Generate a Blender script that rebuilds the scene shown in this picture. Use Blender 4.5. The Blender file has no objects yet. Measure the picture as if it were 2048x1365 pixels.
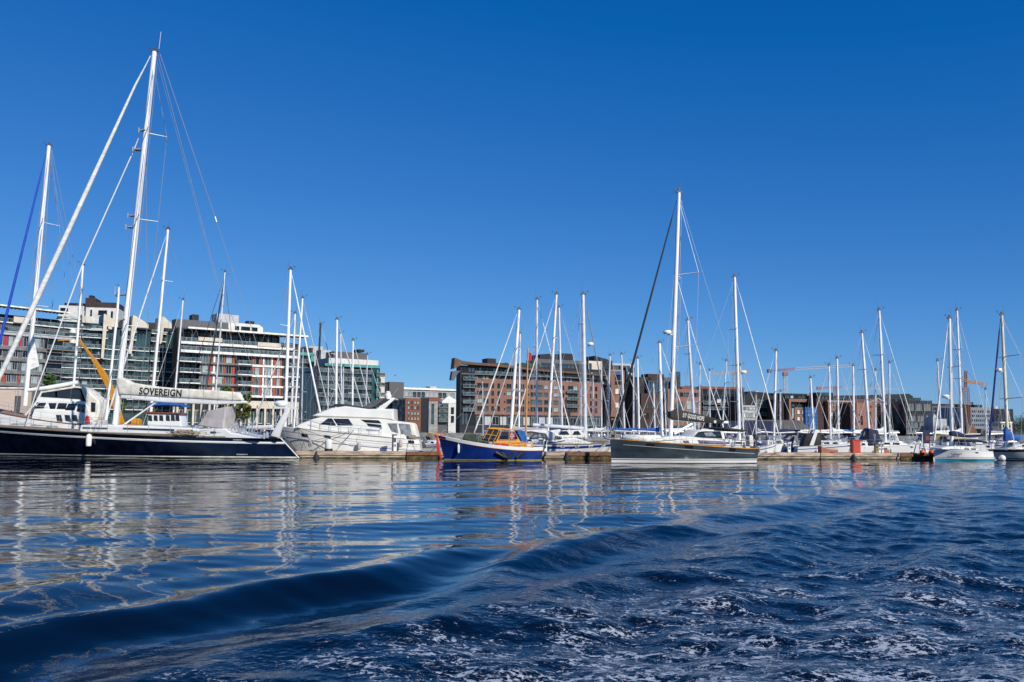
import bpy, bmesh, math, random
import numpy as np
from mathutils import Vector, Matrix
R = math.radians
random.seed(7)
scn = bpy.context.scene
COL = scn.collection
# ---------------------------------------------------------------- camera
F_PX = 1800.0; CAM_H = 2.4
PITCH = math.atan(179.5/F_PX); ROLL = R(0.40)
_F = Vector((0, math.cos(PITCH), math.sin(PITCH)))
_U0 = Vector((0, -math.sin(PITCH), math.cos(PITCH)))
_R0 = Vector((1, 0, 0))
_R = _R0*math.cos(ROLL) + _U0*math.sin(ROLL)
_U = _U0*math.cos(ROLL) - _R0*math.sin(ROLL)
CAM = Vector((0, 0, CAM_H))
cd = bpy.data.cameras.new('camera'); cam = bpy.data.objects.new('camera', cd); COL.objects.link(cam)
cd.sensor_width = 36; cd.lens = F_PX/2048*36; cd.clip_start = .1; cd.clip_end = 20000
m = Matrix.Identity(4)
for i in range(3):
    m[i][0] = _R[i]; m[i][1] = _U[i]; m[i][2] = -_F[i]; m[i][3] = CAM[i]
cam.matrix_world = m
scn.camera = cam
# ---------------------------------------------------------------- sky and sun
SUN_EL, SUN_AZ = 33, 142          # azimuth clockwise from +Y: behind the viewer, to the right
w = bpy.data.worlds.new('World'); scn.world = w; w.use_nodes = True
nt = w.node_tree; nt.nodes.clear()
sky = nt.nodes.new('ShaderNodeTexSky'); sky.sky_type = 'NISHITA'; sky.sun_disc = False
sky.sun_elevation = R(SUN_EL); sky.sun_rotation = R(SUN_AZ); sky.air_density = .7; sky.dust_density = .25; sky.ozone_density = 7
bg = nt.nodes.new('ShaderNodeBackground'); bg.inputs[1].default_value = .10
sc_ = nt.nodes.new('ShaderNodeSeparateColor'); cc_ = nt.nodes.new('ShaderNodeCombineColor')
def wmath(op, src, v, clamp0=False):      # deeper, film-like blue: one curve per channel of the sky model
    n_ = nt.nodes.new('ShaderNodeMath'); n_.operation = op; nt.links.new(src, n_.inputs[0]); n_.inputs[1].default_value = v; return n_.outputs[0]
wo = nt.nodes.new('ShaderNodeOutputWorld')
nt.links.new(sky.outputs[0], sc_.inputs[0])
nt.links.new(wmath('MAXIMUM', wmath('ADD', wmath('MULTIPLY', sc_.outputs[0], .75), -.40), .03), cc_.inputs[0])
nt.links.new(wmath('MULTIPLY', wmath('POWER', sc_.outputs[1], .92), .94), cc_.inputs[1])
nt.links.new(wmath('MULTIPLY', wmath('POWER', sc_.outputs[2], .60), 2.22), cc_.inputs[2])
nt.links.new(cc_.outputs[0], bg.inputs[0]); nt.links.new(bg.outputs[0], wo.inputs[0])
sd = bpy.data.lights.new('sun', 'SUN'); sd.energy = 5.0; sd.angle = R(.5); sd.color = (1, .955, .88)
so = bpy.data.objects.new('sun', sd); COL.objects.link(so)
sv = Vector((math.sin(R(SUN_AZ))*math.cos(R(SUN_EL)), math.cos(R(SUN_AZ))*math.cos(R(SUN_EL)), math.sin(R(SUN_EL))))
so.rotation_euler = sv.to_track_quat('Z', 'Y').to_euler()
scn.view_settings.view_transform = 'Standard'; scn.view_settings.look = 'None'
scn.view_settings.exposure = 0.0; scn.view_settings.gamma = 1
try: scn.cycles.max_bounces = 5; scn.cycles.caustics_reflective = False; scn.cycles.caustics_refractive = False
except Exception: pass

# ---------------------------------------------------------------- projection helpers
def ray(px, py):
    return _F + ((px-1024)/F_PX)*_R - ((py-682.5)/F_PX)*_U
def ground(px, py, z=0.0):
    d = ray(px, py); t = (z-CAM.z)/d.z; return CAM + d*t
def at(px, py, Y):
    d = ray(px, py); return CAM + d*(Y/d.y)
class Fr:
    """vertical plane with its own axis; local x runs along it, local -y faces the viewer"""
    def __init__(s, x, y, ang=0.0, z=0.0):
        s.o = Vector((x, y, z)); s.ang = ang
        s.a = Vector((math.cos(ang), math.sin(ang), 0)); s.b = Vector((-math.sin(ang), math.cos(ang), 0))
    @staticmethod
    def px(pa, da, pb, db, z=0.0):
        A = at(pa, 862, da); B = at(pb, 862, db)
        return Fr(A.x, A.y, math.atan2(B.y-A.y, B.x-A.x), z)
    def q(s, px, py, ly=0.0):
        d = ray(px, py); t = (ly-(CAM-s.o).dot(s.b))/d.dot(s.b); P = CAM+d*t-s.o
        return (P.dot(s.a), P.z)
    def x(s, px, py=862, ly=0.0): return s.q(px, py, ly)[0]
    def z(s, px, py, ly=0.0): return s.q(px, py, ly)[1]

# ---------------------------------------------------------------- materials
MC = {}
def mat(name, rgb, rough=.5, metal=0., var=.12, scale=1.5, coat=0., bump=0., stretch=None, spec=.5):
    if name in MC: return MC[name]
    m = bpy.data.materials.new(name); m.use_nodes = True; t = m.node_tree; b = t.nodes['Principled BSDF']
    b.inputs['Roughness'].default_value = rough; b.inputs['Metallic'].default_value = metal
    b.inputs['Coat Weight'].default_value = coat; b.inputs['Specular IOR Level'].default_value = spec
    b.inputs['Coat Roughness'].default_value = .08
    tc = t.nodes.new('ShaderNodeTexCoord'); mp = t.nodes.new('ShaderNodeMapping')
    if stretch: mp.inputs['Scale'].default_value = stretch
    n = t.nodes.new('ShaderNodeTexNoise'); n.inputs['Scale'].default_value = scale; n.inputs['Detail'].default_value = 5
    t.links.new(tc.outputs['Object'], mp.inputs[0]); t.links.new(mp.outputs[0], n.inputs['Vector'])
    mx = t.nodes.new('ShaderNodeMix'); mx.data_type = 'RGBA'
    lo = [max(0, c*(1-var*1.6)) for c in rgb]; hi = [min(1, c*(1+var)) for c in rgb]
    mx.inputs[6].default_value = (*lo, 1); mx.inputs[7].default_value = (*hi, 1)
    cr = t.nodes.new('ShaderNodeMapRange'); cr.inputs[1].default_value = .3; cr.inputs[2].default_value = .7
    t.links.new(n.outputs[0], cr.inputs[0]); t.links.new(cr.outputs[0], mx.inputs[0]); t.links.new(mx.outputs[2], b.inputs['Base Color'])
    if bump:
        bp = t.nodes.new('ShaderNodeBump'); bp.inputs['Strength'].default_value = bump; bp.inputs['Distance'].default_value = .1
        t.links.new(n.outputs[0], bp.inputs['Height']); t.links.new(bp.outputs[0], b.inputs['Normal'])
    MC[name] = m; return m
def brick(name, c1, c2, mortar, sc=1.0):
    if name in MC: return MC[name]
    m = mat(name, c1, .85); t = m.node_tree; b = t.nodes['Principled BSDF']
    tc = t.nodes.new('ShaderNodeTexCoord'); sp = t.nodes.new('ShaderNodeSeparateXYZ'); cb = t.nodes.new('ShaderNodeCombineXYZ')
    ad = t.nodes.new('ShaderNodeMath'); ad.operation = 'ADD'
    t.links.new(tc.outputs['Object'], sp.inputs[0]); t.links.new(sp.outputs[0], ad.inputs[0]); t.links.new(sp.outputs[1], ad.inputs[1])
    t.links.new(ad.outputs[0], cb.inputs[0]); t.links.new(sp.outputs[2], cb.inputs[1])
    bt = t.nodes.new('ShaderNodeTexBrick'); bt.inputs['Scale'].default_value = sc
    bt.inputs['Color1'].default_value = (*c1, 1); bt.inputs['Color2'].default_value = (*c2, 1); bt.inputs['Mortar'].default_value = (*mortar, 1)
    bt.inputs['Brick Width'].default_value = .5; bt.inputs['Row Height'].default_value = .2; bt.inputs['Mortar Size'].default_value = .012
    t.links.new(cb.outputs[0], bt.inputs['Vector'])
    n = t.nodes.new('ShaderNodeTexNoise'); n.inputs['Scale'].default_value = .35; n.inputs['Detail'].default_value = 6
    t.links.new(tc.outputs['Object'], n.inputs['Vector'])
    mx = t.nodes.new('ShaderNodeMix'); mx.data_type = 'RGBA'; mx.blend_type = 'MULTIPLY'; mx.inputs[0].default_value = .45
    t.links.new(bt.outputs[0], mx.inputs[6]); t.links.new(n.outputs[0], mx.inputs[7]); t.links.new(mx.outputs[2], b.inputs['Base Color'])
    return m
WHITE = mat('gelcoat_white', (.78, .77, .73), .22, var=.06, scale=.6, coat=.5)
CREAMH = mat('gelcoat_cream', (.82, .80, .74), .25, var=.07, scale=.6, coat=.4)
DECKW = mat('deck_white', (.66, .66, .63), .55, var=.14, scale=2)
GREYW = mat('fitting_grey', (.34, .35, .36), .5, var=.25, scale=3)
ALU = mat('aluminium_mast', (.70, .71, .72), .38, .25, var=.12, scale=.9)
ALUW = mat('painted_mast_white', (.82, .81, .78), .3, var=.06, scale=.7)
ALUD = mat('black_mast', (.03, .03, .032), .4)
STEEL = mat('stainless_steel', (.55, .56, .58), .3, .7)
WIRE = mat('rigging_wire', (.35, .36, .38), .45, .3)
DARKW = mat('rigging_dark', (.08, .08, .09), .6)
NAVY = mat('hull_navy', (.003, .004, .013), .14, var=.5, scale=1.3, coat=.25, spec=.35)
SLATE = mat('hull_slate', (.042, .056, .066), .22, var=.35, scale=.9, coat=.6, stretch=(.5, 1, 1.6))
BLUEH = mat('hull_blue', (.007, .028, .17), .3, var=.3, scale=1.2, coat=.4)
BLUES = mat('stripe_blue', (.01, .04, .26), .3)
TEALB = mat('antifouling_turquoise', (.02, .28, .42), .5)
RUST = mat('antifouling_brown', (.11, .085, .04), .8, var=.5, scale=5)
BOOT = mat('waterline_scum', (.10, .10, .055), .8, var=.5, scale=4)
BLACK = mat('black_trim', (.012, .012, .014), .4)
TEAK = mat('teak_deck', (.24, .19, .13), .7, var=.2, scale=4, stretch=(.3, 6, 1))
VARN = mat('varnished_wood', (.78, .34, .02), .3, var=.25, scale=3, coat=.5, stretch=(.4, 4, 4))
SPRUCE = mat('varnished_spruce', (.55, .27, .06), .35, var=.2, scale=3)
MAHOG = mat('mahogany', (.22, .05, .02), .3, var=.2, scale=3, coat=.5)
SMOKE = mat('smoked_glass', (.012, .013, .018), .06, var=.3, spec=.8)
CLEARV = mat('clear_vinyl', (.26, .28, .30), .1, var=.35, scale=2.2, spec=.8)
PURP = mat('tinted_glass', (.16, .11, .17), .08, var=.4, scale=1.5, spec=.8)
CANV = mat('canvas_cream', (.72, .68, .58), .85, var=.14, scale=1.8, bump=.5)
CANVG = mat('canvas_grey', (.40, .37, .36), .85, var=.12, scale=1.4, bump=.5)
CANVW = mat('canvas_white', (.72, .71, .68), .8, var=.12, scale=2, bump=.5)
CANVN = mat('canvas_navy', (.010, .016, .06), .8, var=.3, scale=2, bump=.5)
CANVB = mat('canvas_blue', (.01, .10, .36), .75, var=.25, scale=2.5, bump=.6)
CANVK = mat('canvas_black', (.022, .020, .019), .75, var=.3, scale=2, bump=.5)
OLIVE = mat('canvas_olive', (.05, .06, .035), .85, var=.4, scale=2.5, bump=.7)
SAILG = mat('furled_sail_grey', (.50, .50, .50), .75, var=.15)
SAIL = mat('furled_sail', (.80, .79, .75), .75, var=.12, scale=.9, bump=.4, stretch=(1, 1, 3))
RUBW = mat('dinghy_rubber_white', (.66, .65, .60), .5, var=.1)
RUBG = mat('dinghy_rubber_grey', (.20, .20, .20), .6, var=.2)
RUBK = mat('rubber_black', (.015, .015, .016), .6)
REDP = mat('red_paint', (.55, .035, .02), .5, var=.15)
ORNG = mat('orange_plastic', (.75, .14, .02), .5, var=.15)
YELC = mat('crane_yellow', (.62, .26, .01), .5, var=.15, scale=2)
ROPE = mat('rope_beige', (.42, .34, .24), .9, var=.3, scale=8)
PWOOD = mat('pontoon_wood', (.46, .34, .25), .8, var=.4, scale=2.0, stretch=(.5, 3, 3))
PDECK = mat('pontoon_deck', (.27, .23, .19), .85, var=.25, scale=3, stretch=(3, .4, 1))
PCONC = mat('pontoon_concrete', (.34, .30, .23), .9, var=.3, scale=1.6)
PALG = mat('pontoon_algae_and_shade', (.085, .065, .018), .9, var=.7, scale=2.5, bump=.6)
CONC = mat('concrete', (.30, .29, .27), .85, var=.2, scale=.8)
WALLW = mat('render_white', (.62, .61, .57), .8, var=.1, scale=.6)
WALLC = mat('render_cream', (.58, .52, .42), .85, var=.1, scale=.5)
SLABW = mat('slab_white', (.78, .76, .70), .75, var=.18, scale=1)
SLABG = mat('slab_grey', (.17, .165, .16), .8, var=.2, scale=.7)
PANR = mat('panel_red', (.36, .055, .022), .6, var=.2, scale=2)
PANM = mat('panel_magenta', (.35, .03, .06), .6, var=.2, scale=2)
PANO = mat('panel_brown', (.17, .075, .04), .7, var=.25)
METG = mat('cladding_grey', (.085, .085, .09), .6, var=.15, scale=1, stretch=(6, 6, .4))
METD = mat('cladding_dark', (.018, .018, .021), .55, var=.25, scale=1, spec=.3)
METB = mat('cladding_brown', (.045, .022, .018), .6, var=.25)
METL = mat('cladding_light', (.42, .43, .44), .5, var=.12, scale=1)
COPR = mat('roof_copper_brown', (.11, .045, .018), .5, var=.25)
TEAL = mat('frame_teal', (.05, .30, .27), .5, var=.15)
GLD = mat('glass_dark', (.008, .012, .016), .09, var=.6, scale=.35, spec=.4)
GLM = mat('glass_mid', (.05, .085, .095), .09, var=.5, scale=.4, spec=.5)
GLL = mat('glass_curtained', (.30, .38, .37), .15, var=.25, scale=.5, spec=.7)
GLB = mat('glass_blue', (.02, .05, .09), .06, var=.5, scale=.3, spec=1)
GLT = mat('glass_teal', (.022, .065, .07), .08, var=.5, scale=.3, spec=.5)
RAILG = mat('balcony_glass', (.07, .11, .115), .1, var=.6, scale=.9, spec=.5)
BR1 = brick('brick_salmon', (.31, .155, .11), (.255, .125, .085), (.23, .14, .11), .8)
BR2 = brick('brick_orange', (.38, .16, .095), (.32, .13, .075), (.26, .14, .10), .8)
BR3 = brick('brick_dark_and_shade', (.075, .035, .028), (.06, .028, .022), (.05, .03, .025), .8)  # side walls away from the sun: shade put into a darker brick
BR4 = brick('brick_red', (.27, .10, .06), (.22, .08, .05), (.2, .11, .08), .8)
YELW = mat('render_yellow', (.62, .46, .19), .85, var=.1)
SHEDR = mat('shed_roof', (.16, .145, .13), .6, var=.35, scale=1.2, stretch=(5, .3, .3))
SCAF = mat('scaffold_net_blue', (.015, .13, .42), .7, var=.35, scale=1.2)
BARK = mat('bark', (.08, .06, .045), .9)
LEAF = mat('foliage_green', (.055, .12, .018), .7, var=.6, scale=.9)
LEAFY = mat('foliage_yellow_green', (.22, .24, .05), .7, var=.4, scale=.9)
LEAFD = mat('foliage_dark', (.03, .055, .02), .8, var=.5, scale=.6)
GRASS = mat('grass', (.07, .15, .02), .9, var=.3)
SKIN = mat('skin', (.45, .27, .19), .6)

# ---------------------------------------------------------------- mesh helpers
def link(o, parent=None):
    COL.objects.link(o)
    if parent is not None: o.parent = parent
    return o
def tag(o, label=None, cat=None, group=None, kind=None):
    if label: o['label'] = label
    if cat: o['category'] = cat
    if group: o['group'] = group
    if kind: o['kind'] = kind
    return o
def empty(name, loc, rz=0., label=None, cat=None, group=None):
    o = bpy.data.objects.new(name, None); o.empty_display_size = .5
    o.location = loc; o.rotation_euler = (0, 0, rz); link(o); tag(o, label, cat, group); return o
class MB:
    def __init__(s): s.v = []; s.f = []; s.m = []
    def add(s, vs, fs, mi=0):
        n = len(s.v); s.v += [tuple(v) for v in vs]
        s.f += [tuple(n+i for i in f) for f in fs]; s.m += [mi]*len(fs)
    def box(s, x0, x1, y0, y1, z0, z1, mi=0):
        s.add([(x0,y0,z0),(x1,y0,z0),(x1,y1,z0),(x0,y1,z0),(x0,y0,z1),(x1,y0,z1),(x1,y1,z1),(x0,y1,z1)],
              [(0,3,2,1),(4,5,6,7),(0,1,5,4),(1,2,6,5),(2,3,7,6),(3,0,4,7)], mi)
    def tube(s, pts, r, n=6, mi=0, r1=None, cap=True):
        pts = [Vector(p) for p in pts]; k = len(pts)
        base = len(s.v); prev = None
        for i, p in enumerate(pts):
            d = (pts[min(i+1,k-1)]-pts[max(i-1,0)]).normalized()
            if prev is None:
                u = d.orthogonal().normalized()
            else:
                u = (prev-d*prev.dot(d)).normalized()
            prev = u; v = d.cross(u)
            rr = r[i] if isinstance(r, (list, tuple)) else (r if r1 is None else r+(r1-r)*i/(k-1))
            for j in range(n):
                a = 2*math.pi*j/n; s.v.append(tuple(p+(u*math.cos(a)+v*math.sin(a))*rr))
        for i in range(k-1):
            for j in range(n):
                a = base+i*n+j; b = base+i*n+(j+1)%n
                s.f.append((a, b, b+n, a+n)); s.m.append(mi)
        if cap:
            s.f.append(tuple(base+j for j in reversed(range(n)))); s.m.append(mi)
            s.f.append(tuple(base+(k-1)*n+j for j in range(n))); s.m.append(mi)
    def loops(s, L, mi=0, cap=True):
        n = len(L[0]); base = len(s.v)
        for l in L: s.v += [tuple(p) for p in l]
        for i in range(len(L)-1):
            for j in range(n):
                a = base+i*n+j; b = base+i*n+(j+1)%n
                s.f.append((a, b, b+n, a+n)); s.m.append(mi)
        if cap:
            s.f.append(tuple(base+j for j in reversed(range(n)))); s.m.append(mi)
            s.f.append(tuple(base+(len(L)-1)*n+j for j in range(n))); s.m.append(mi)
    def puff(s, prof, t, inset=.08, yc=0., mi=0, tz=None):
        """side profile (x,z) given thickness 2t round y=yc with softened edges; tz(z)->half thickness factor"""
        P = prof; n = len(P)
        ar = sum(P[i][0]*P[(i+1)%n][1]-P[(i+1)%n][0]*P[i][1] for i in range(n))
        sg = 1 if ar > 0 else -1
        def ins(d):
            out = []
            for i in range(n):
                a = Vector(P[i-1]); b = Vector(P[i]); c = Vector(P[(i+1)%n])
                e1 = (b-a); e2 = (c-b)
                e1 = e1.normalized() if e1.length > 1e-6 else Vector((1, 0)); e2 = e2.normalized() if e2.length > 1e-6 else e1
                n1 = Vector((-e1.y, e1.x))*sg; n2 = Vector((-e2.y, e2.x))*sg
                k = n1+n2; k = k/max(.35, (1+n1.dot(n2)))
                out.append(b+k*d)
            return out
        tf = tz or (lambda z: 1.)
        I = ins(inset); I2 = ins(inset*.3)
        L = [[(p.x, yc-t*tf(q[1]), p.y) for p, q in zip(I, P)], [(p.x, yc-t*.93*tf(q[1]), p.y) for p, q in zip(I2, P)],
             [(q[0], yc-t*.8*tf(q[1]), q[1]) for q in P], [(q[0], yc+t*.8*tf(q[1]), q[1]) for q in P],
             [(p.x, yc+t*.93*tf(q[1]), p.y) for p, q in zip(I2, P)], [(p.x, yc+t*tf(q[1]), p.y) for p, q in zip(I, P)]]
        s.loops(L, mi)
    def prism(s, prof, y0, y1, mi=0):
        s.loops([[(p[0], y0, p[1]) for p in prof], [(p[0], y1, p[1]) for p in prof]], mi)
    def sphere(s, c, r, mi=0, n=10, k=6, sc=(1, 1, 1)):
        L = []
        for i in range(k+1):
            a = -math.pi/2+math.pi*i/k; rr = max(.02, math.cos(a))*r
            L.append([(c[0]+rr*math.cos(2*math.pi*j/n)*sc[0], c[1]+rr*math.sin(2*math.pi*j/n)*sc[1], c[2]+math.sin(a)*r*sc[2]) for j in range(n)])
        s.loops(L, mi)
    def mesh(s, name, mats, smooth=False):
        me = bpy.data.meshes.new(name); me.from_pydata(s.v, [], s.f)
        for m_ in (mats if isinstance(mats, (list, tuple)) else [mats]): me.materials.append(m_)
        if any(s.m): me.polygons.foreach_set('material_index', s.m)
        bm = bmesh.new(); bm.from_mesh(me); bmesh.ops.recalc_face_normals(bm, faces=bm.faces); bm.to_mesh(me); bm.free()
        if smooth:
            for p in me.polygons: p.use_smooth = True
            try: me.set_sharp_from_angle(angle=R(38))
            except Exception: pass
        return me
    def build(s, name, mats, parent=None, smooth=False):
        return link(bpy.data.objects.new(name, s.mesh(name, mats, smooth)), parent)
def text(name, body, size, loc, rot, m, parent, depth=.008, shear=0., xs=1., width=None, bold=0.):
    c = bpy.data.curves.new(name, 'FONT'); c.body = body; c.size = size; c.extrude = depth; c.shear = shear
    c.offset = bold; c.align_x = 'LEFT'; c.space_character = 1.08
    o = bpy.data.objects.new(name, c); COL.objects.link(o)
    bpy.context.view_layer.update()
    dg = bpy.context.evaluated_depsgraph_get(); me = bpy.data.meshes.new_from_object(o.evaluated_get(dg))
    bpy.data.objects.remove(o)
    k = 1.
    if width:
        xx = [v.co.x for v in me.vertices]; k = width/(max(xx)-min(xx))
    me.name = name; me.materials.clear(); me.materials.append(m)
    o = bpy.data.objects.new(name, me); link(o, parent); o.location = loc; o.rotation_euler = rot; o.scale = (k if width else xs, 1, 1); return o

# ---------------------------------------------------------------- water
def sstep(a, b, x):
    t = np.clip((x-a)/(b-a), 0, 1); return t*t*(3-2*t)
rng = np.random.RandomState(11)
def wave_field(X, Y):
    s = (X+5.3)*.866-(Y-10.3)*.5                 # distance right of the wake edge
    along = (X+5.3)*.5+(Y-10.3)*.866
    H = np.zeros_like(X)
    # calm, long harbour ripples
    calm = .55+.45*sstep(-30, 10, s)
    for i in range(26):
        lam = math.exp(rng.uniform(math.log(.55), math.log(7.))); th = rng.normal(math.pi/2, .45)
        k = 2*math.pi/lam; a = .0104*lam/(2*math.pi)*1.0
        wob = .5*np.sin((X*math.cos(th+1.3)+Y*math.sin(th+1.3))*k*.23+rng.uniform(0, 6.28))
        H += a*calm*np.sin((X*math.cos(th)+Y*math.sin(th))*k+rng.uniform(0, 6.28)+wob)
    # choppier patch inside the wake
    chop = (.16*sstep(-.8, .8, s)+.84*sstep(1.0, 6.0, s))*(1-.72*sstep(17, 42, Y))
    for i in range(34):
        lam = math.exp(rng.uniform(math.log(.22), math.log(2.6))); th = rng.uniform(0, 2*math.pi)
        k = 2*math.pi/lam; a = .037*lam/(2*math.pi)
        wob = .8*np.sin((X*math.cos(th+1.5)+Y*math.sin(th+1.5))*k*.31+rng.uniform(0, 6.28))
        H += a*chop*np.sin((X*math.cos(th)+Y*math.sin(th))*k+rng.uniform(0, 6.28)+wob)
    # feathered wake crests, one behind another
    def ridge(x0, y0, x1, y1, A, wd, ramp=.25, skew=0.):
        L = math.hypot(x1-x0, y1-y0); ux, uy = (x1-x0)/L, (y1-y0)/L
        t = ((X-x0)*ux+(Y-y0)*uy); d = (X-x0)*uy-(Y-y0)*ux
        d = d+.35*np.sin(t*.55+x0)+.12*np.sin(t*1.7+y0)
        win = sstep(-ramp*L, ramp*L, t)*(1-sstep(L-ramp*L, L+ramp*L, t))
        d = d+skew*np.exp(-(d/wd)**2)
        return A*win*(np.exp(-(d/wd)**2)-.55*np.exp(-((d-1.9*wd)/(1.1*wd))**2)-.28*np.exp(-((d+2.1*wd)/(1.3*wd))**2))
    H += ridge(-7.3, 6.5, -1.6, 17.6, .17, .58)
    H += ridge(-.4, 15.8, 5.6, 26, .14, .65)
    H += ridge(-5.6, 6.0, -.6, 12.6, .075, .5)
    H += ridge(-2.2, 12.0, 1.6, 18.5, .06, .45)
    H += ridge(-9.5, 9.5, -4.5, 19.0, .035, .6)
    H += ridge(5.5, 24, 12.5, 36, .10, 1.0)
    H += ridge(11, 33, 21, 47, .09, 1.2)
    H += ridge(-3.2, 8.0, 2.2, 15.5, .15, .8)
    H += ridge(3.0, 15.5, 8.0, 24, .12, .8)
    H += ridge(-.5, 9.2, 3.8, 14.2, .10, .6)
    H += ridge(9.0, 24, 16, 36, .10, .9)
    H += ridge(17, 33, 30, 52, .09, 1.4)
    H += ridge(4.0, 11.5, 9.0, 18, .08, .6)
    return H
rows = [1.2]
while rows[-1] < 230: rows.append(rows[-1]*1.0052)
rows = np.array(rows); colsT = np.concatenate([np.linspace(-2.6, -.85, 90)[:-1], np.linspace(-.85, .85, 640), np.linspace(.85, 2.6, 90)[1:]])
YY, TT = np.meshgrid(rows, colsT, indexing='ij'); XX = TT*YY
ZZ = wave_field(XX, YY)
nr, nc = YY.shape
co = np.stack([XX.ravel(), YY.ravel(), ZZ.ravel()], 1).astype(np.float32)
idx = np.arange(nr*nc).reshape(nr, nc)
q = np.stack([idx[:-1,:-1].ravel(), idx[:-1,1:].ravel(), idx[1:,1:].ravel(), idx[1:,:-1].ravel()], 1).astype(np.int32)
me = bpy.data.meshes.new('water'); me.vertices.add(len(co)); me.vertices.foreach_set('co', co.ravel())
me.loops.add(q.size); me.loops.foreach_set('vertex_index', q.ravel())
me.polygons.add(len(q)); me.polygons.foreach_set('loop_start', np.arange(0, q.size, 4, dtype=np.int32))
me.update(); me.validate()
me.polygons.foreach_set('use_smooth', np.ones(len(q), dtype=bool))
wm = bpy.data.materials.new('sea_water'); wm.use_nodes = True; t = wm.node_tree; b = t.nodes['Principled BSDF']
b.inputs['Base Color'].default_value = (.0008, .0045, .014, 1); b.inputs['Roughness'].default_value = .025; b.inputs['IOR'].default_value = 1.33; b.inputs['Specular IOR Level'].default_value = .35
N = t.nodes.new; LK = t.links.new
tc = N('ShaderNodeTexCoord')
def noise(vec, sc, det=4, rough=.55, dist=0.):
    n = N('ShaderNodeTexNoise'); n.inputs['Scale'].default_value = sc; n.inputs['Detail'].default_value = det
    n.inputs['Roughness'].default_value = rough; n.inputs['Distortion'].default_value = dist; LK(vec, n.inputs['Vector']); return n
def mth(op, a, b_=None, clamp=False):
    n = N('ShaderNodeMath'); n.operation = op; n.use_clamp = clamp
    for i, v in enumerate((a, b_)):
        if v is None: continue
        if isinstance(v, (int, float)): n.inputs[i].default_value = v
        else: LK(v, n.inputs[i])
    return n.outputs[0]
def rmp(x, a, b_, c=0., d=1.):
    n = N('ShaderNodeMapRange'); n.interpolation_type = 'SMOOTHSTEP'; LK(x, n.inputs[0])
    for i, v in enumerate((a, b_, c, d)): n.inputs[1+i].default_value = v
    return n.outputs[0]
sp = N('ShaderNodeSeparateXYZ'); LK(tc.outputs['Object'], sp.inputs[0])
s_ = mth('SUBTRACT', mth('MULTIPLY', mth('ADD', sp.outputs[0], 5.3), .866), mth('MULTIPLY', mth('SUBTRACT', sp.outputs[1], 10.3), .5))
n1 = noise(tc.outputs['Object'], 3.2, 3, .5); n2 = noise(tc.outputs['Object'], 11, 3, .55)
inw = mth('MULTIPLY', rmp(s_, -.3, 5), rmp(sp.outputs[1], 17, 42, 1., .30))
hgt = mth('ADD', mth('MULTIPLY', n1.outputs[0], mth('ADD', mth('MULTIPLY', inw, 1.3), .12)), mth('MULTIPLY', n2.outputs[0], mth('ADD', mth('MULTIPLY', inw, .55), .03)))
bp = N('ShaderNodeBump'); bp.inputs['Strength'].default_value = 1; bp.inputs['Distance'].default_value = .028; LK(hgt, bp.inputs['Height']); LK(bp.outputs[0], b.inputs['Normal'])
# foam: lace of bubbles left by the passing ferry
mp = N('ShaderNodeMapping'); mp.inputs['Rotation'].default_value = (0, 0, R(-55)); mp.inputs['Scale'].default_value = (.75, 1.25, 1)
LK(tc.outputs['Object'], mp.inputs[0])
dn = noise(mp.outputs[0], 1.6, 5, .6); mxv = N('ShaderNodeVectorMath'); mxv.operation = 'MULTIPLY_ADD'
LK(dn.outputs['Color'], mxv.inputs[0]); mxv.inputs[1].default_value = (.9, .9, .9); LK(mp.outputs[0], mxv.inputs[2])
vo = N('ShaderNodeTexVoronoi'); vo.feature = 'DISTANCE_TO_EDGE'; vo.inputs['Scale'].default_value = 3.8; LK(mxv.outputs[0], vo.inputs['Vector'])
vo2 = N('ShaderNodeTexVoronoi'); vo2.feature = 'DISTANCE_TO_EDGE'; vo2.inputs['Scale'].default_value = 9; LK(mxv.outputs[0], vo2.inputs['Vector'])
big = noise(mp.outputs[0], 1.3, 7, .7, .6); fine = noise(tc.outputs['Object'], 14, 4, .7)
dens = mth('ADD', rmp(s_, 1.0, 5.5, -.22, .10), rmp(sp.outputs[1], 11, 23, 0., -.22))
dens = mth('ADD', dens, rmp(sp.outputs[1], 8, 12, .07, 0.))
patch = mth('ADD', big.outputs[0], dens)             # >.5 foamy
thr = rmp(patch, .43, .80, .0, .15)
thr = mth('MULTIPLY', thr, rmp(fine.outputs[0], .38, .62, .15, 1.25))
l1 = mth('SUBTRACT', thr, vo.outputs['Distance']); l2 = mth('SUBTRACT', mth('MULTIPLY', thr, .42), vo2.outputs['Distance'])
foam = mth('MAXIMUM', rmp(l1, 0., .05), rmp(l2, 0., .03))
foam = mth('MULTIPLY', foam, rmp(patch, .40, .52), True)
fb = N('ShaderNodeBsdfPrincipled'); fb.inputs['Base Color'].default_value = (.38, .42, .49, 1); fb.inputs['Roughness'].default_value = .6
ms = N('ShaderNodeMixShader'); LK(mth('MULTIPLY', foam, .92), ms.inputs[0]); LK(b.outputs[0], ms.inputs[1]); LK(fb.outputs[0], ms.inputs[2])
LK(ms.outputs[0], t.nodes['Material Output'].inputs[0])
me.materials.append(wm)
tag(link(bpy.data.objects.new('water', me)), kind='structure')
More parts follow.
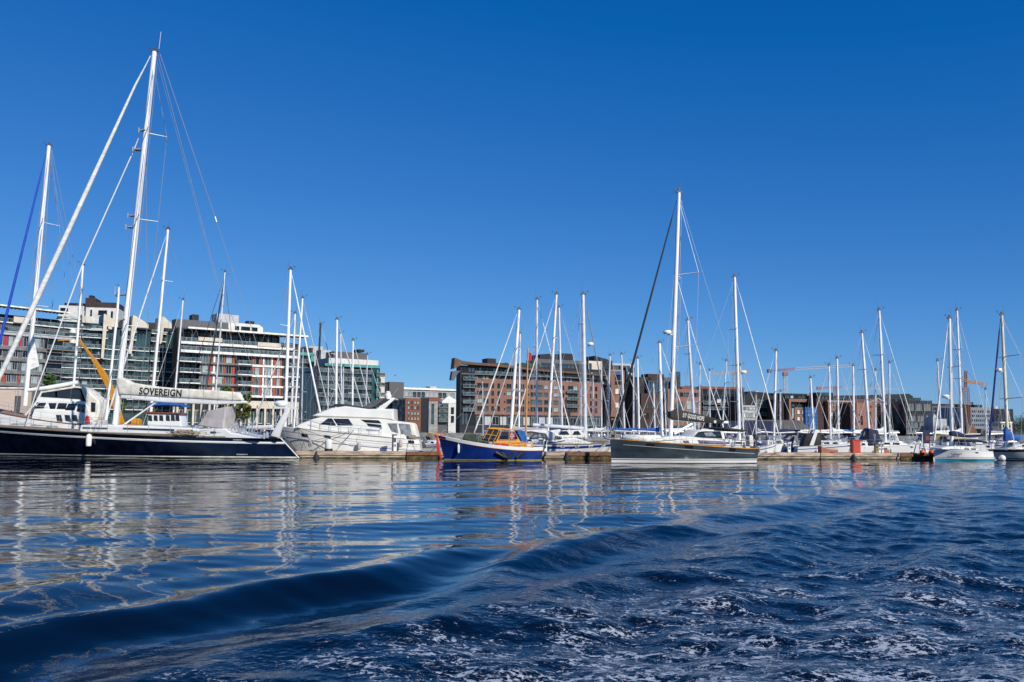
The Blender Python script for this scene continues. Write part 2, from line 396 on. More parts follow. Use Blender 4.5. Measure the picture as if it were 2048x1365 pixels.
# sea bed / land
g = MB(); g.box(-2500, 2500, 232, 6000, -3, 1.5)
tag(g.build('ground', mat('ground_paving', (.20, .19, .17), .9, var=.2, scale=.3)), kind='structure')
g = MB(); g.box(-2500, 2500, 230.6, 231.99, -3, 1.75)
tag(g.build('quay_wall', mat('granite_quay', (.24, .23, .21), .9, var=.35, scale=.8)), 'grey granite quay wall along the far side of the marina', 'quay wall')
g = MB(); g.box(-2500, 2500, -900, 240, -4, -3.2)
tag(g.build('sea_bed', mat('mud', (.01, .015, .02), .9)), kind='structure')
# ================================================================ BUILDINGS
GZ = 1.5
WC = {}
def win_mesh(w_, h_, g, fm, mull):
    k = (round(w_, 1), round(h_, 1), g.name, fm.name, mull)
    if k in WC: return WC[k]
    w_, h_ = max(k[0], .3), max(k[1], .3); m = MB(); f = .09
    m.box(-w_/2, w_/2, -.04, .1, -h_/2, h_/2, 0)
    m.box(-w_/2, w_/2, -.16, -.041, h_/2-f, h_/2, 1); m.box(-w_/2-.06, w_/2+.06, -.22, -.041, -h_/2-.04, -h_/2+f, 1)
    m.box(-w_/2, -w_/2+f, -.16, -.041, -h_/2+f, h_/2-f, 1); m.box(w_/2-f, w_/2, -.16, -.041, -h_/2+f, h_/2-f, 1)
    for i in range(mull):
        x = -w_/2+w_*(i+1)/(mull+1); m.box(x-.04, x+.04, -.12, -.041, -h_/2+f, h_/2-f, 1)
    me = m.mesh('window', [g, fm]); WC[k] = me; return me
def window(root, x, z, w_, h_, g=GLD, fm=METD, mull=1, ly=0.):
    o = bpy.data.objects.new('window', win_mesh(w_, h_, g, fm, mull)); link(o, root); o.location = (x, ly, z); return o
def bld(label, fr, name='apartment_building', cat='building', group=None):
    return empty(name, fr.o, fr.ang, label, cat, group)
def poly_px(fr, pts, ly=0.): return [fr.q(px, py, ly) for px, py in pts]
def block(fr, root, name, pts, y0, y1, m, sink=True):
    """polygon traced on the facade plane, extruded from local y0 (front) to y1 (back)"""
    P = poly_px(fr, pts, y0); b = MB(); b.prism(P, y0, y1); return b.build(name, m, root)
def xb(fr, root, name, pxa, pxb, pyt, pyb, y0, y1, m, pyref=None):
    """box whose level top and foot are read at its left edge"""
    xa, zt = fr.q(pxa, pyt, y0); xb_ = fr.x(pxb, pyt, y0); zb = GZ if pyb is None else fr.z(pxa, pyb, y0)
    b = MB(); b.box(xa, xb_, y0, y1, zb, zt); return b.build(name, m, root)
def wgrid(fr, root, cols, rows, g=GLD, fm=METD, mull=1, ly=0., pyref=None, gs=None, skip=0.):
    """cols: list of (pxl, pxr); rows: list of (py_top, py_bot) both read at pyref px column"""
    rx = pyref if pyref else cols[0][0]
    for (t_, b_) in rows:
        zt = fr.z(rx, t_, ly); zb = fr.z(rx, b_, ly)
        for (a, c) in cols:
            xa = fr.x(a, (t_+b_)/2, ly); xc = fr.x(c, (t_+b_)/2, ly)
            if random.random() < skip: continue
            gg = random.choice(gs) if gs else g
            window(root, (xa+xc)/2, (zt+zb)/2, xc-xa, zt-zb, gg, fm, mull, ly)
def balcony(fr, root, xa, xc, z, ly=0., dep=1.5, slab=SLABW, th=.28, rail=True, dark=None, h=2.5, rg=RAILG):
    b = MB(); b.box(xa, xc, ly-dep, ly-.002, z-th, z)
    o = b.build('balcony', slab, root)
    if rail:
        r = MB(); r.box(xa+.05, xc-.05, ly-dep+.05, ly-dep+.09, z+.06, z+1.0); r.box(xa, xc, ly-dep+.02, ly-dep+.12, z+1.0, z+1.07, 1)
        n = max(1, int((xc-xa)/2.4))
        for i in range(n+1):
            x = xa+.05+(xc-xa-.1)*i/n; r.box(x-.03, x+.03, ly-dep+.02, ly-dep+.12, z, z+1.0, 1)
        if dep > .8:
            for k in range(int((xc-xa)/3.5)):   # things standing on the balcony
                x = random.uniform(xa+.4, xc-.9); r.box(x, x+random.uniform(.3, .9), ly-dep*.7, ly-dep*.4, z, z+random.uniform(.6, 1.2), 2)
        r.build('railing', [rg, GREYW, random.choice([GREYW, DECKW, LEAFD, CANVG])], o)
    return o
def cols(a, b, n, frac=.8):
    w_ = (b-a)/n; return [(a+w_*i+w_*(1-frac)/2, a+w_*(i+1)-w_*(1-frac)/2) for i in range(n)]

# ---- A: far left block with magenta and grey panels
fA = Fr.px(-70, 241, 172, 268, 0)
rA = bld('grey banded apartment block with pink and red panels at the far left', fA)
xb(fA, rA, 'wall', -70, 176, 640, None, 0, 14, METG)
slA = [662, 691.5, 714, 740, 765]
for i, y in enumerate(slA):
    z = fA.z(0, y); b = MB(); b.box(fA.x(-70), fA.x(150 if i > 0 else 174), -.7, -.001, z-.95, z+.1); b.build('floor_band', SLABG if i else METL, rA)
for i in range(4):
    zt = fA.z(0, slA[i])-.95; zb = fA.z(0, slA[i+1])+.1; h = zt-zb; z = (zt+zb)/2
    for a, c, k in [(-66,-52,'w'),(-50,-42,'r'),(-40,-20,'w'),(-18,-6,'w'),(-4,3,'r'),(6,14,'w'),(16,26,'w'),(27,33,'r'),(35,48,'w'),(49,54,'c'),(56,68,'w'),(70,76,'w')]:
        xa, xc = fA.x(a), fA.x(c)
        if k == 'w': window(rA, (xa+xc)/2, z, xc-xa, h-.1, random.choice([GLD, GLM, GLL]), METL, 1)
        elif i in (0, 3) or k == 'c':
            b = MB(); b.box(xa, xc, -.12, 0, zb, zt); b.build('panel', (PANM if i == 0 else PANR) if k == 'r' else PANO, rA)
    xa, xc = fA.x(80), fA.x(148)
    b = MB(); b.box(xa, xc, -.06, .0, zb, zt); b.build('recess_glazing', GLD, rA)
    balcony(fA, rA, xa, xc, zb, 0, 1.6, SLABG)
balcony(fA, rA, fA.x(-60), fA.x(148), fA.z(0, 662)+.1, 0, .9, METL)
# set back top storey and slatted awning
xb(fA, rA, 'penthouse', -60, 120, 622, 640, 2.5, 11, METD)
wgrid(fA, rA, cols(-55, 115, 11, .85), [(626, 641)], ly=2.49, pyref=0, gs=[GLD, GLM, GLT])
balcony(fA, rA, fA.x(-60), fA.x(112), fA.z(0, 643), 0.6, 1.2, SLABW)
b = MB()
for i in range(22):
    xx = fA.x(-50)+(fA.x(118)-fA.x(-50))*i/21; b.box(xx-.12, xx+.12, -2.6, 3, fA.z(0, 612)-.2, fA.z(0, 612))
b.box(fA.x(-50), fA.x(118), -2.75, -2.6, fA.z(0, 612)-.3, fA.z(0, 612)+.1); b.box(fA.x(-50), fA.x(118), -2.4, 2.8, fA.z(0, 612)+.01, fA.z(0, 612)+.06)
b.build('pergola_roof', SLABW, rA)
for a, c in ((28, 58), (62, 72)):
    xb(fA, rA, 'parapet_panel', a, c, 633, 645, -1.25, -1.1, WALLC)
xb(fA, rA, 'ground_floor_glazing', -60, 66, 771, 779, -.1, 0, GLD)

# ---- pink-cream quay pavilion in front
fP = Fr.px(-60, 236, 60, 236)
rP = bld('low pale pink boarded quay pavilion below the left apartment block', fP, 'pavilion', 'pavilion')
xb(fP, rP, 'wall', -90, 44, 776, None, 0, 5, mat('render_pink', (.60, .47, .38), .85, var=.1, stretch=(.2, .2, 6)))
xb(fP, rP, 'door', 30, 42, 792, None, -.06, 0, METG); xb(fP, rP, 'roof_edge', -92, 45, 774, 777, -.3, 5.2, SLABW)

# ---- B: middle glass block with cream fins
fB = Fr.px(112, 262, 352, 281)
rB = bld('teal glass apartment block with sloping cream fin walls and balconies', fB)
xb(fB, rB, 'glass_front', 112, 352, 652, None, 0, 14, GLT)
ysB = [660, 676, 697, 717, 738, 757, 777, 797, 818]
for i, y in enumerate(ysB):
    z = fB.z(190, y)
    for (a, c) in ((114, 150), (152, 204), (206, 233), (236, 262), (264, 290), (292, 322), (326, 350)):
        if i < 2 and (a in (206, 264, 326)): continue
        dep = 1.5 if (a in (152, 236, 292, 114) or i > 5) else .5
        balcony(fB, rB, fB.x(a), fB.x(c), z, 0, dep, SLABW, .22)
b = MB()
for a in range(116, 352, 7): b.box(fB.x(a)-.05, fB.x(a)+.05, -.14, 0, GZ, fB.z(190, 655))
b.build('mullions', METG, rB)
for i in range(len(ysB)-1):
    zt = fB.z(190, ysB[i])-.3; zb = fB.z(190, ysB[i+1])
    for (a, c) in ((116, 148), (156, 200), (238, 260), (294, 320)):
        for (p, q_) in cols(a, c, 3, .8): window(rB, (fB.x(p)+fB.x(q_))/2, (zt+zb)/2, fB.x(q_)-fB.x(p), (zt-zb)*.92, random.choice([GLD, GLD, GLM, GLL]), METG, 0, -.16)
for pts in ([(208,628),(212,630),(236,644),(236,655),(214,653),(207,717),(202,717)], [(266,631),(271,632),(297,649),(297,657),(271,655),(263,708),(258,708)],
            [(323,633),(328,634),(350,653),(350,658),(328,656),(323,688),(319,688)], [(164,629),(186,642),(186,647),(164,645)]):
    block(fB, rB, 'fin_wall', pts, -2.6, -1.9, WALLC)
    x0, z0 = fB.q(pts[0][0], pts[0][1], -1.9); b = MB(); b.box(x0, x0+.5, -1.9, 6, z0-3.5, z0-.05); b.build('fin_return', WALLC, rB)
xb(fB, rB, 'upper_storey', 114, 205, 642, 656, .5, 10, GLT); xb(fB, rB, 'upper_storey', 236, 350, 641, 656, 1.5, 10, METD)
for a, c in ((117, 141), (143, 160), (182, 204), (246, 261)): block(fB, rB, 'awning', [(a, 632 if a < 170 else 656), (c, 635 if a < 170 else 657), (c+3, 640 if a < 170 else 662), (a-3, 637 if a < 170 else 661)], -2.2, -.3, METL)

# ---- white penthouse with brown roof box
fW = Fr.px(112, 292, 245, 296)
rW = bld('white rooftop penthouse with a dark brown plant box above the glass block', fW, 'penthouse', 'penthouse')
xb(fW, rW, 'wall', 118, 172, 611, None, 0, 9, WALLW); xb(fW, rW, 'wall', 172, 236, 615, None, -1.5, 9, WALLW)
for a, c, t_, b_ in ((121, 136, 616, 626), (181, 184, 620, 632), (197, 214, 621, 630), (222, 226, 623, 636)): wgrid(fW, rW, [(a, c)], [(t_, b_)], ly=-1.5 if a > 170 else 0, mull=2 if c-a > 8 else 0)
xb(fW, rW, 'roof_box', 171, 236, 604, 616, -1.2, 8, METB); xb(fW, rW, 'roof_box', 171, 192, 596, 605, -.8, 6, METB); xb(fW, rW, 'roof_plate', 129, 171, 606, 612, 0.2, 7, METD)
xb(fW, rW, 'chimney', 178, 186, 591, 597, 0, 3, METD)

# ---- C: white slab block with red panels
fC = Fr.px(345, 262, 600, 286)
rC = bld('white banded apartment block with brick red panels and a long slatted roof canopy', fC)
xb(fC, rC, 'core_wall', 356, 598, 672, None, 1.2, 6, METD)
ysC = [683, 700, 722.5, 744, 765.5, 787]
zC = [fC.z(365, y) for y in ysC]
PITCHC = (fC.x(598)-fC.x(350))
for i, z in enumerate(zC):
    xa = fC.x(352 if i < 2 else 347); xc = fC.x(592 if i else 580)
    if i < 2:
        b = MB(); b.box(xa, xc, -1.3, 1.2, z-.75, z); b.build('floor_slab', SLABW, rC)
        r = MB(); r.box(xa+.1, xc-.1, -1.2, -1.15, z+.06, z+1.05); r.box(xa, xc, -1.24, -1.1, z+1.05, z+1.14, 1)
        for k in range(26): x = xa+(xc-xa)*k/25; r.box(x-.04, x+.04, -1.24, -1.13, z, z+1.05, 1)
        r.build('glass_railing', [RAILG, GREYW], rC)
    else:
        b = MB(); b.box(fC.x(420), xc, -.35, 1.2, z-.62, z); b.build('floor_slab', SLABW, rC)
        b = MB(); b.box(fC.x(347), fC.x(468), -.9, 1.2, z-.5, z+.05); b.build('floor_slab', SLABG if i < 5 else SLABW, rC)
for i in range(1, len(zC)):
    zt = zC[i-1]-.75 if i < 3 else zC[i-1]-.62
    zb = zC[i]; h = zt-zb; zm = (zt+zb)/2
    if i == 1:
        wgrid(fC, rC, cols(355, 590, 16, .85), [(686, 698)], ly=1.19, pyref=365, gs=[GLD, GLM, GLL], fm=METD); continue
    for a, c, k in [(350,392,'b'),(395,399,'m'),(400,411,'l'),(412,419,'r'),(421,425,'s'),(427,440,'l'),(442,445,'r'),(447,458,'g'),(460,465,'r'),
                    (468,499,'b'),(500,504,'r'),(506,514,'g'),(515,519,'r'),(521,524,'s'),(526,531,'l'),(532,537,'g'),(538,541,'s'),(543,548,'r'),(550,556,'g'),(557,560,'r'),(563,592,'b')]:
        xa, xc = fC.x(a), fC.x(c)
        if k in 'lgm': window(rC, (xa+xc)/2, zm, xc-xa, h-.06, {'l': random.choice([GLL, GLL, GLM]), 'g': random.choice([GLM, GLD, GLL]), 'm': GLM}[k], METL, 0 if xc-xa < 1.3 else 1, .1)
        elif k == 'r': b = MB(); b.box(xa, xc, .0, .3, zb, zt); b.build('red_panel', PANR, rC)
        elif k == 's': b = MB(); b.box(xa, xc, -.1, .3, zb, zt); b.build('white_pier', SLABW, rC)
        else:
            for (p, q_) in cols(a, c, 3, .9): window(rC, (fC.x(p)+fC.x(q_))/2, zm, fC.x(q_)-fC.x(p), h-.1, random.choice([GLD, GLM, GLD]), METD, 0, 1.19)
            balcony(fC, rC, xa, xc, zb, -.36 if a > 420 else -.9, 1.3, SLABW, .3)
    for x in (fC.x(467), fC.x(561.5)): b = MB(); b.box(x-.2, x+.2, -.2, 1.2, zb, zt); b.build('dark_pier', METD, rC)
    for a, c in ((394, 467), (499, 561)): b = MB(); b.box(fC.x(a), fC.x(c), .3, 1.2, zb, zt); b.build('wall_infill', PANO, rC)
for a, c in ((397, 434), (516, 552)):
    x0, z0 = fC.q(a, 674 if a < 500 else 684.5, -1.5); x1, z1 = fC.x(c), fC.z(a, 681.5 if a < 500 else 692.5, -1.5); b = MB(); b.box(x0, x1, -1.5, -1.32, z1, z0); b.build('parapet_panel', WALLC, rC)
# top storey below canopy
xb(fC, rC, 'top_storey', 356, 560, 655, 684, 1.3, 5.5, METD)
wgrid(fC, rC, cols(360, 556, 15, .85), [(663, 680)], ly=1.28, pyref=365, gs=[GLD, GLM, GLT], fm=PANO)
b = MB(); z = fC.z(365, 656); x0, x1 = fC.x(361), fC.x(602)
for k in range(24): x = x0+(x1-x0)*k/23; b.box(x-.13, x+.13, -3.2, 2.5, z-.35, z-.02)
b.box(x0, x1, -3.4, -3.2, z-.4, z+.12); b.box(x0, x1, -3.2, 2.6, z, z+.07); b.box(x0, x1, 2.5, 2.7, z-.4, z+.1)
b.build('canopy_roof', SLABW, rC)
for k in range(6): x = x0+(x1-x0)*(k+.3)/6.4; b = MB(); b.tube([(x, -1.2, zC[0]), (x, -1.2, z-.3)], .07, 6); b.build('canopy_post', GREYW, rC)
# roof volumes
block(fC, rC, 'roof_unit', [(352,638),(378,640),(378,640),(456,646),(456,665),(352,660)], 3, 7, METG)
xb(fC, rC, 'roof_unit', 386, 398, 629, 642, 5.5, 9, METD); xb(fC, rC, 'roof_unit', 434, 461, 627, 650, 5.2, 10, METL); xb(fC, rC, 'roof_unit', 461, 478, 630, 645, 5.2, 9, METL)
block(fC, rC, 'roof_apartment', [(457,645),(518,650),(526,656),(526,668),(457,662)], 4.4, 11, WALLW)
wgrid(fC, rC, [(470, 478), (482, 500), (503, 515)], [(653, 661)], ly=4.39, pyref=480, mull=1); xb(fC, rC, 'roof_vent', 495, 509, 642, 649, 6, 8, METD)
# ground floor
xb(fC, rC, 'cream_band', 455, 598, 801, 816, -.5, 1.2, WALLC)
wgrid(fC, rC, cols(350, 598, 15, .8), [(820, 846)], ly=1.18, pyref=365, gs=[GLD, GLT, GLM], fm=SLABW)
for a in range(352, 600, 16): b = MB(); x = fC.x(a); b.box(x-.3, x+.3, -.5, 1.15, GZ, fC.z(365, 808)); b.build('ground_pier', WALLC, rC)

# ---- D: teal framed glass wing, E: dark glass block
fD = Fr.px(555, 298, 640, 306)
rD = bld('narrow glass wing with a bright teal frame behind the white banded block', fD)
xb(fD, rD, 'wall', 585, 626, 694, None, 0, 12, METD)
xb(fD, rD, 'teal_frame', 566, 629, 703, 709, -.9, -.001, TEAL); xb(fD, rD, 'teal_frame', 622, 629, 709, 800, -.9, -.001, TEAL); xb(fD, rD, 'teal_fascia', 590, 640, 826, 829, -1, -.001, TEAL)
for i, y in enumerate((725, 741, 757, 775, 792, 812)): balcony(fD, rD, fD.x(590), fD.x(621), fD.z(600, y), 0, .7, SLABG)
wgrid(fD, rD, cols(590, 621, 4, .86), [(711, 723), (727, 739), (743, 755), (760, 773), (777, 790), (795, 810)], gs=[GLB, GLD, GLM], ly=0, pyref=600)
xb(fD, rD, 'white_core', 617, 646, 692, None, 6, 12, METL); xb(fD, rD, 'red_ground_band', 588, 642, 830, 836, -.8, 0, REDP)
fE = Fr.px(630, 286, 768, 300)
rE = bld('dark glass office block with teal top frame and grey rooftop box', fE, 'office_building')
xb(fE, rE, 'wall', 630, 744, 734, None, 0, 14, GLD)
block(fE, rE, 'curved_top', [(630,742),(644,732),(664,727),(744,731),(744,745),(630,745)], -.2, 12, METD)
xb(fE, rE, 'glass_corner', 744, 760, 731, None, -.6, 12, GLT); xb(fE, rE, 'end_wall', 760, 770, 745, None, 1, 9, WALLC)
xb(fE, rE, 'teal_frame', 650, 761, 727, 731.5, -1.1, -.3, TEAL); xb(fE, rE, 'teal_post', 754, 757, 740, None, -1.1, -.62, TEAL)
xb(fE, rE, 'set_back_storey', 658, 757, 716, 729, 1, 10, WALLW); xb(fE, rE, 'rooftop_box', 667, 735, 703, 718, 2, 9, METG); xb(fE, rE, 'rooftop_box', 717, 729, 699, 704, 2.5, 7, METD)
xb(fE, rE, 'white_core', 642, 662, 700, 732, 8, 12, METL)
for y in (744, 760, 776, 793, 810, 828): 
    balcony(fE, rE, fE.x(632), fE.x(742), fE.z(660, y), 0, .6, SLABG, .25)
wgrid(fE, rE, cols(634, 742, 12, .84), [(734, 743), (748, 759), (764, 775), (780, 792), (797, 809), (814, 827)], gs=[GLD, GLB, GLM, GLB, GLT], ly=0, pyref=660, mull=1)
for y in (752, 772, 792): balcony(fE, rE, fE.x(746), fE.x(763), fE.z(750, y), -.6, 1.2, SLABG)

# ---- F: blue-grey tower and brick blocks in the gap
fF = Fr.px(770, 420, 912, 440)
rF = bld('long low office block with light grey attic above red brick', fF, 'office_building')
xb(fF, rF, 'attic', 806, 912, 777, 797, 0, 14, METL); xb(fF, rF, 'roof_slab', 806, 914, 775, 779, -.8, 14, SLABW)
wgrid(fF, rF, cols(808, 910, 12, .85), [(783, 794)], gs=[GLM, METL, GLL], ly=0, pyref=808, mull=2)
xb(fF, rF, 'brick_wall', 811, 842, 796, None, -1.5, 10, BR4); xb(fF, rF, 'brick_wall', 858, 882, 796, None, -1.2, 10, BR4); xb(fF, rF, 'glass_bay', 842, 858, 796, None, -.8, 10, METD)
wgrid(fF, rF, [(815, 819), (822, 826), (828, 832), (834, 838)], [(802, 808), (812, 819), (824, 830), (834, 841)], gs=[GLL, GLM, GLL], ly=-1.5, pyref=812, mull=0)
wgrid(fF, rF, cols(860, 880, 3, .6), [(802, 808), (812, 819), (824, 830)], gs=[GLM, GLD], ly=-1.2, pyref=860, mull=0)
xb(fF, rF, 'roof_plant', 860, 873, 773, 777, 3, 8, METL)
fG = Fr.px(768, 380, 812, 384)
rG = bld('dark blue-grey box tower between the glass office and brick block', fG, 'office_building')
xb(fG, rG, 'wall', 770, 780, 768, None, 1, 9, METD); xb(fG, rG, 'wall', 779, 808, 764, None, 0, 10, METG); xb(fG, rG, 'front_glass', 786, 811, 797, None, -3, 0, GLB)
wgrid(fG, rG, cols(788, 810, 4, .85), [(800, 810), (814, 824), (828, 840)], gs=[GLB, GLD], ly=-3.0, pyref=788)
fH = Fr.px(855, 330, 912, 332)
rH = bld('small cream and grey balcony house left of the curved roof block', fH, 'house', 'house')
xb(fH, rH, 'wall', 858, 876, 803, None, 0, 8, CONC); xb(fH, rH, 'wall', 876, 899, 807, None, .6, 8, METG); xb(fH, rH, 'wall', 897, 912, 806, None, 0, 8, WALLW)
block(fH, rH, 'roof', [(884,803),(898,792),(912,800),(912,807),(884,807)], 0, 7, SLABW)
wgrid(fH, rH, [(863, 868)], [(808, 848)], g=GLM, pyref=860, mull=0); wgrid(fH, rH, [(902, 908)], [(815, 828), (832, 845)], g=GLD, pyref=900, mull=0)
for y in (815, 824, 834, 843): balcony(fH, rH, fH.x(877), fH.x(896), fH.z(880, y), .6, 1.4, SLABG)

# ---- J: brown curved-roof block
fJ = Fr.px(918, 340, 1262, 375)
rJ = bld('salmon brick apartment block with an upswept copper brown roof', fJ)
xb(fJ, rJ, 'brick_wall', 950, 1203, 757, None, 0, 7, BR1)
xb(fJ, rJ, 'set_back_storeys', 948, 1218, 729, 758, 1.2, 7, METD)
xb(fJ, rJ, 'end_bay', 921, 950.5, 731, None, -.4, 3.5, METD)
P = poly_px(fJ, [(910,716),(912,716.5),(925,722),(947,725),(990,728),(1040,734),(1089,739),(1150,744),(1217,750.5),(1217,753.5),(1150,748),(1089,743.5),(1040,738.5),(990,733),(947,730),(925,728),(914,735.5),(907.5,738)], -2.2)
b = MB(); b.prism(P, -2.2, 1.0); b.build('roof', COPR, rJ)
P = poly_px(fJ, [(905,743),(914,742),(921,742),(915,748),(908,761),(902,760.5)], -1.5); b = MB(); b.prism(P, -1.5, .3); b.build('lower_roof_wing', METG, rJ)
ysJ = [748, 764.5]
wgrid(fJ, rJ, cols(950, 1215, 38, .86), [(735, 744.5), (751.5, 760)], gs=[GLD, GLM, GLL, GLD, GLT], ly=1.2, pyref=950, mull=0, fm=METG)
for y in (748,):
    balcony(fJ, rJ, fJ.x(922), fJ.x(1216), fJ.z(950, y), 1.2, 1.6, SLABG, .3)
rowsJ = [(766, 775), (781.5, 790), (797, 806), (812, 821.5)]
wgrid(fJ, rJ, [(954, 964.5), (965.5, 977), (1013, 1022.5), (1061, 1070.5), (1075, 1085), (1088, 1096), (1107, 1117), (1136, 1145.5), (1146.5, 1155)], rowsJ, gs=[GLM, GLD, GLD, GLD, GLL], pyref=955, mull=1, fm=METG)
wgrid(fJ, rJ, [(983, 987.5), (995, 999.5), (1030, 1036), (1042, 1048), (1100, 1104), (1124, 1128), (1180, 1183.5), (1190, 1194)], rowsJ, gs=[GLD, METD], pyref=955, mull=0, fm=METD)
wgrid(fJ, rJ, [(1008, 1010), (1056, 1058), (1160, 1162)], [(769, 772), (785, 788), (801, 804), (816, 819)], gs=[GLD], pyref=955, mull=0, fm=METD)
for y in (760, 775, 790.5, 806, 822): balcony(fJ, rJ, fJ.x(922), fJ.x(949.5), fJ.z(925, y), -.4, 1.3, SLABG, .25)
wgrid(fJ, rJ, cols(923, 949, 4, .85), [(735, 744), (749, 758), (763, 773), (778, 788), (794, 804), (810, 820), (826, 850)], gs=[GLD, GLD, GLB], ly=-.4, pyref=925, mull=0)
for y in (778.5, 793.5, 809): balcony(fJ, rJ, fJ.x(1131), fJ.x(1156), fJ.z(955, y+2), 0, 1.1, SLABG, .2)
xb(fJ, rJ, 'shopfront_band', 950, 1203, 829, None, -.5, 0, METD)
wgrid(fJ, rJ, cols(952, 1200, 16, .82), [(833, 850)], gs=[GLD, GLM, GLD, METL], ly=-.5, pyref=955, mull=1, fm=METL)
xb(fJ, rJ, 'dark_stair_bay', 1132, 1141, 795, None, -.3, 0, METD)
xb(fJ, rJ, 'roof_box', 975, 992, 717, 729, 5, 10, METD)
block(fJ, rJ, 'rooftop_glass', [(1081,709),(1100,708),(1106,723),(1106,740),(1078,738)], 4, 12, METD); xb(fJ, rJ, 'rooftop_box', 1124, 1146, 707, 725, 4, 10, METD)
xb(fJ, rJ, 'upper_apartment', 1076, 1188, 718, 741, 3, 13, METG); wgrid(fJ, rJ, cols(1082, 1186, 14, .85), [(726, 735)], gs=[GLB, GLM, GLD, GLT], ly=2.99, pyref=1082, mull=0)
xb(fJ, rJ, 'upper_apartment', 1177, 1202, 722, 746, 2, 12, WALLC); wgrid(fJ, rJ, [(1178, 1183)], [(727, 744)], g=GLT, ly=1.99, pyref=1178, mull=0)
block(fJ, rJ, 'rooftop_glass', [(1189,712),(1225,722),(1225,740),(1189,738)], 5, 12, METD)
for x in (1000, 1012, 1046, 1060, 1072): block(fJ, rJ, 'roof_planting', [(x-7, 732.5), (x-5, 727), (x+2, 725.5), (x+6, 729), (x+8, 735)], 3, 6, LEAFD)

# ---- K: brick tower with glass corner
fK = Fr.px(1216, 376, 1280, 380)
rK = bld('salmon brick block with a turquoise glazed corner and blue awning', fK)
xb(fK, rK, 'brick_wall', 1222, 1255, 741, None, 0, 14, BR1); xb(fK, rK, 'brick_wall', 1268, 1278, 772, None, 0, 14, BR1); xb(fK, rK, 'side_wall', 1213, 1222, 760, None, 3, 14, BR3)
xb(fK, rK, 'glass_corner', 1252, 1270, 735, None, -.8, 10, GLT); xb(fK, rK, 'brick_band', 1222, 1278, 822, 834, -.9, 0, BR1)
xb(fK, rK, 'top_storey', 1222, 1262, 727, 742, 1.5, 12, METL); wgrid(fK, rK, cols(1224, 1260, 6, .8), [(731, 739)], gs=[GLM, GLD], ly=1.49, pyref=1225, mull=0)
wgrid(fK, rK, cols(1254, 1268, 4, .85), [(738, 750), (753, 765), (768, 780), (783, 796), (799, 812)], gs=[GLT, GLM, GLB], ly=-.8, pyref=1255, mull=0)
wgrid(fK, rK, [(1231, 1243)], [(745, 750)], g=CANVB, pyref=1231, mull=0, ly=-.3, fm=CANVB); wgrid(fK, rK, [(1230, 1246)], [(751, 760), (763, 769)], gs=[GLD], pyref=1231, mull=1)
wgrid(fK, rK, [(1230, 1238), (1241, 1248)], [(777, 789), (805, 816), (840, 852)], gs=[GLL, WALLW], pyref=1231, mull=0); wgrid(fK, rK, [(1226, 1250), (1254, 1266)], [(838, 858)], gs=[GLM], ly=-.9, pyref=1231)
xb(fK, rK, 'rooftop_box', 1250, 1268, 728, 737, 2, 9, GLD)

# ---- L: dark sided block and brick front with round window
fL = Fr.px(1276, 362, 1404, 372)
rL = bld('brick block with a large round window and dark side wing behind the masts', fL)
xb(fL, rL, 'brick_wall', 1335, 1402, 778, None, 0, 14, BR1)
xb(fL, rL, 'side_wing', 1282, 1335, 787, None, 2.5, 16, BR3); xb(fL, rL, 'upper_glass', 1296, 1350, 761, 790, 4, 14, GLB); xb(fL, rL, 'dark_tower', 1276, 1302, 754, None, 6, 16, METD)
wgrid(fL, rL, cols(1300, 1348, 6, .85), [(765, 774), (777, 786)], gs=[GLB, GLT, GLD], ly=3.99, pyref=1302, mull=0)
wgrid(fL, rL, [(1351, 1357), (1360, 1366), (1368, 1378), (1386, 1396)], [(785, 793)], gs=[GLD, GLM], pyref=1350, mull=0)
wgrid(fL, rL, [(1374, 1382), (1390, 1396)], [(803, 818), (822, 832), (838, 850)], gs=[GLM, GLL], pyref=1375, mull=1, fm=WALLW)
wgrid(fL, rL, cols(1290, 1330, 4, .45), [(806, 818), (826, 838), (846, 856)], gs=[GLD, GLM], ly=2.5, pyref=1290, mull=0)
cx, cz = fL.q(1358, 811); b = MB(); b.tube([(cx, -.25, cz), (cx, .1, cz)], 1.75, 28); o = b.build('round_window', GLM, rL)
b = MB()
for k in range(28):
    a = 2*math.pi*k/28; a2 = 2*math.pi*(k+1)/28; b.tube([(cx+1.8*math.cos(a), -.3, cz+1.8*math.sin(a)), (cx+1.8*math.cos(a2), -.3, cz+1.8*math.sin(a2))], .12, 4)
for dx in (-.6, .6): b.box(cx+dx-.05, cx+dx+.05, -.33, -.26, cz-1.6, cz+1.6)
b.box(cx-1.7, cx+1.7, -.33, -.26, cz-.4, cz-.3); b.build('round_frame', METG, o)
xb(fL, rL, 'rooftop_box', 1296, 1328, 748, 762, 6, 12, BR3); xb(fL, rL, 'rooftop_box', 1330, 1342, 755, 770, 6, 12, METG); xb(fL, rL, 'stair_tower', 1341, 1360, 764, 779, 3, 9, BR3)
b = MB(); x, z = fL.q(1355, 762, 5); b.tube([(x, 5, z-2), (x, 5, fL.z(1355, 744, 5))], 1.2, 14); b.build('glass_lift_tower', GLM, rL)
xb(fL, rL, 'ground_shopfront', 1340, 1400, 852, None, -.3, 0, GLM)
block(fL, rL, 'red_roof', [(1363,776),(1366,773),(1388,774),(1392,779),(1363,779)], 5, 9, MAHOG)

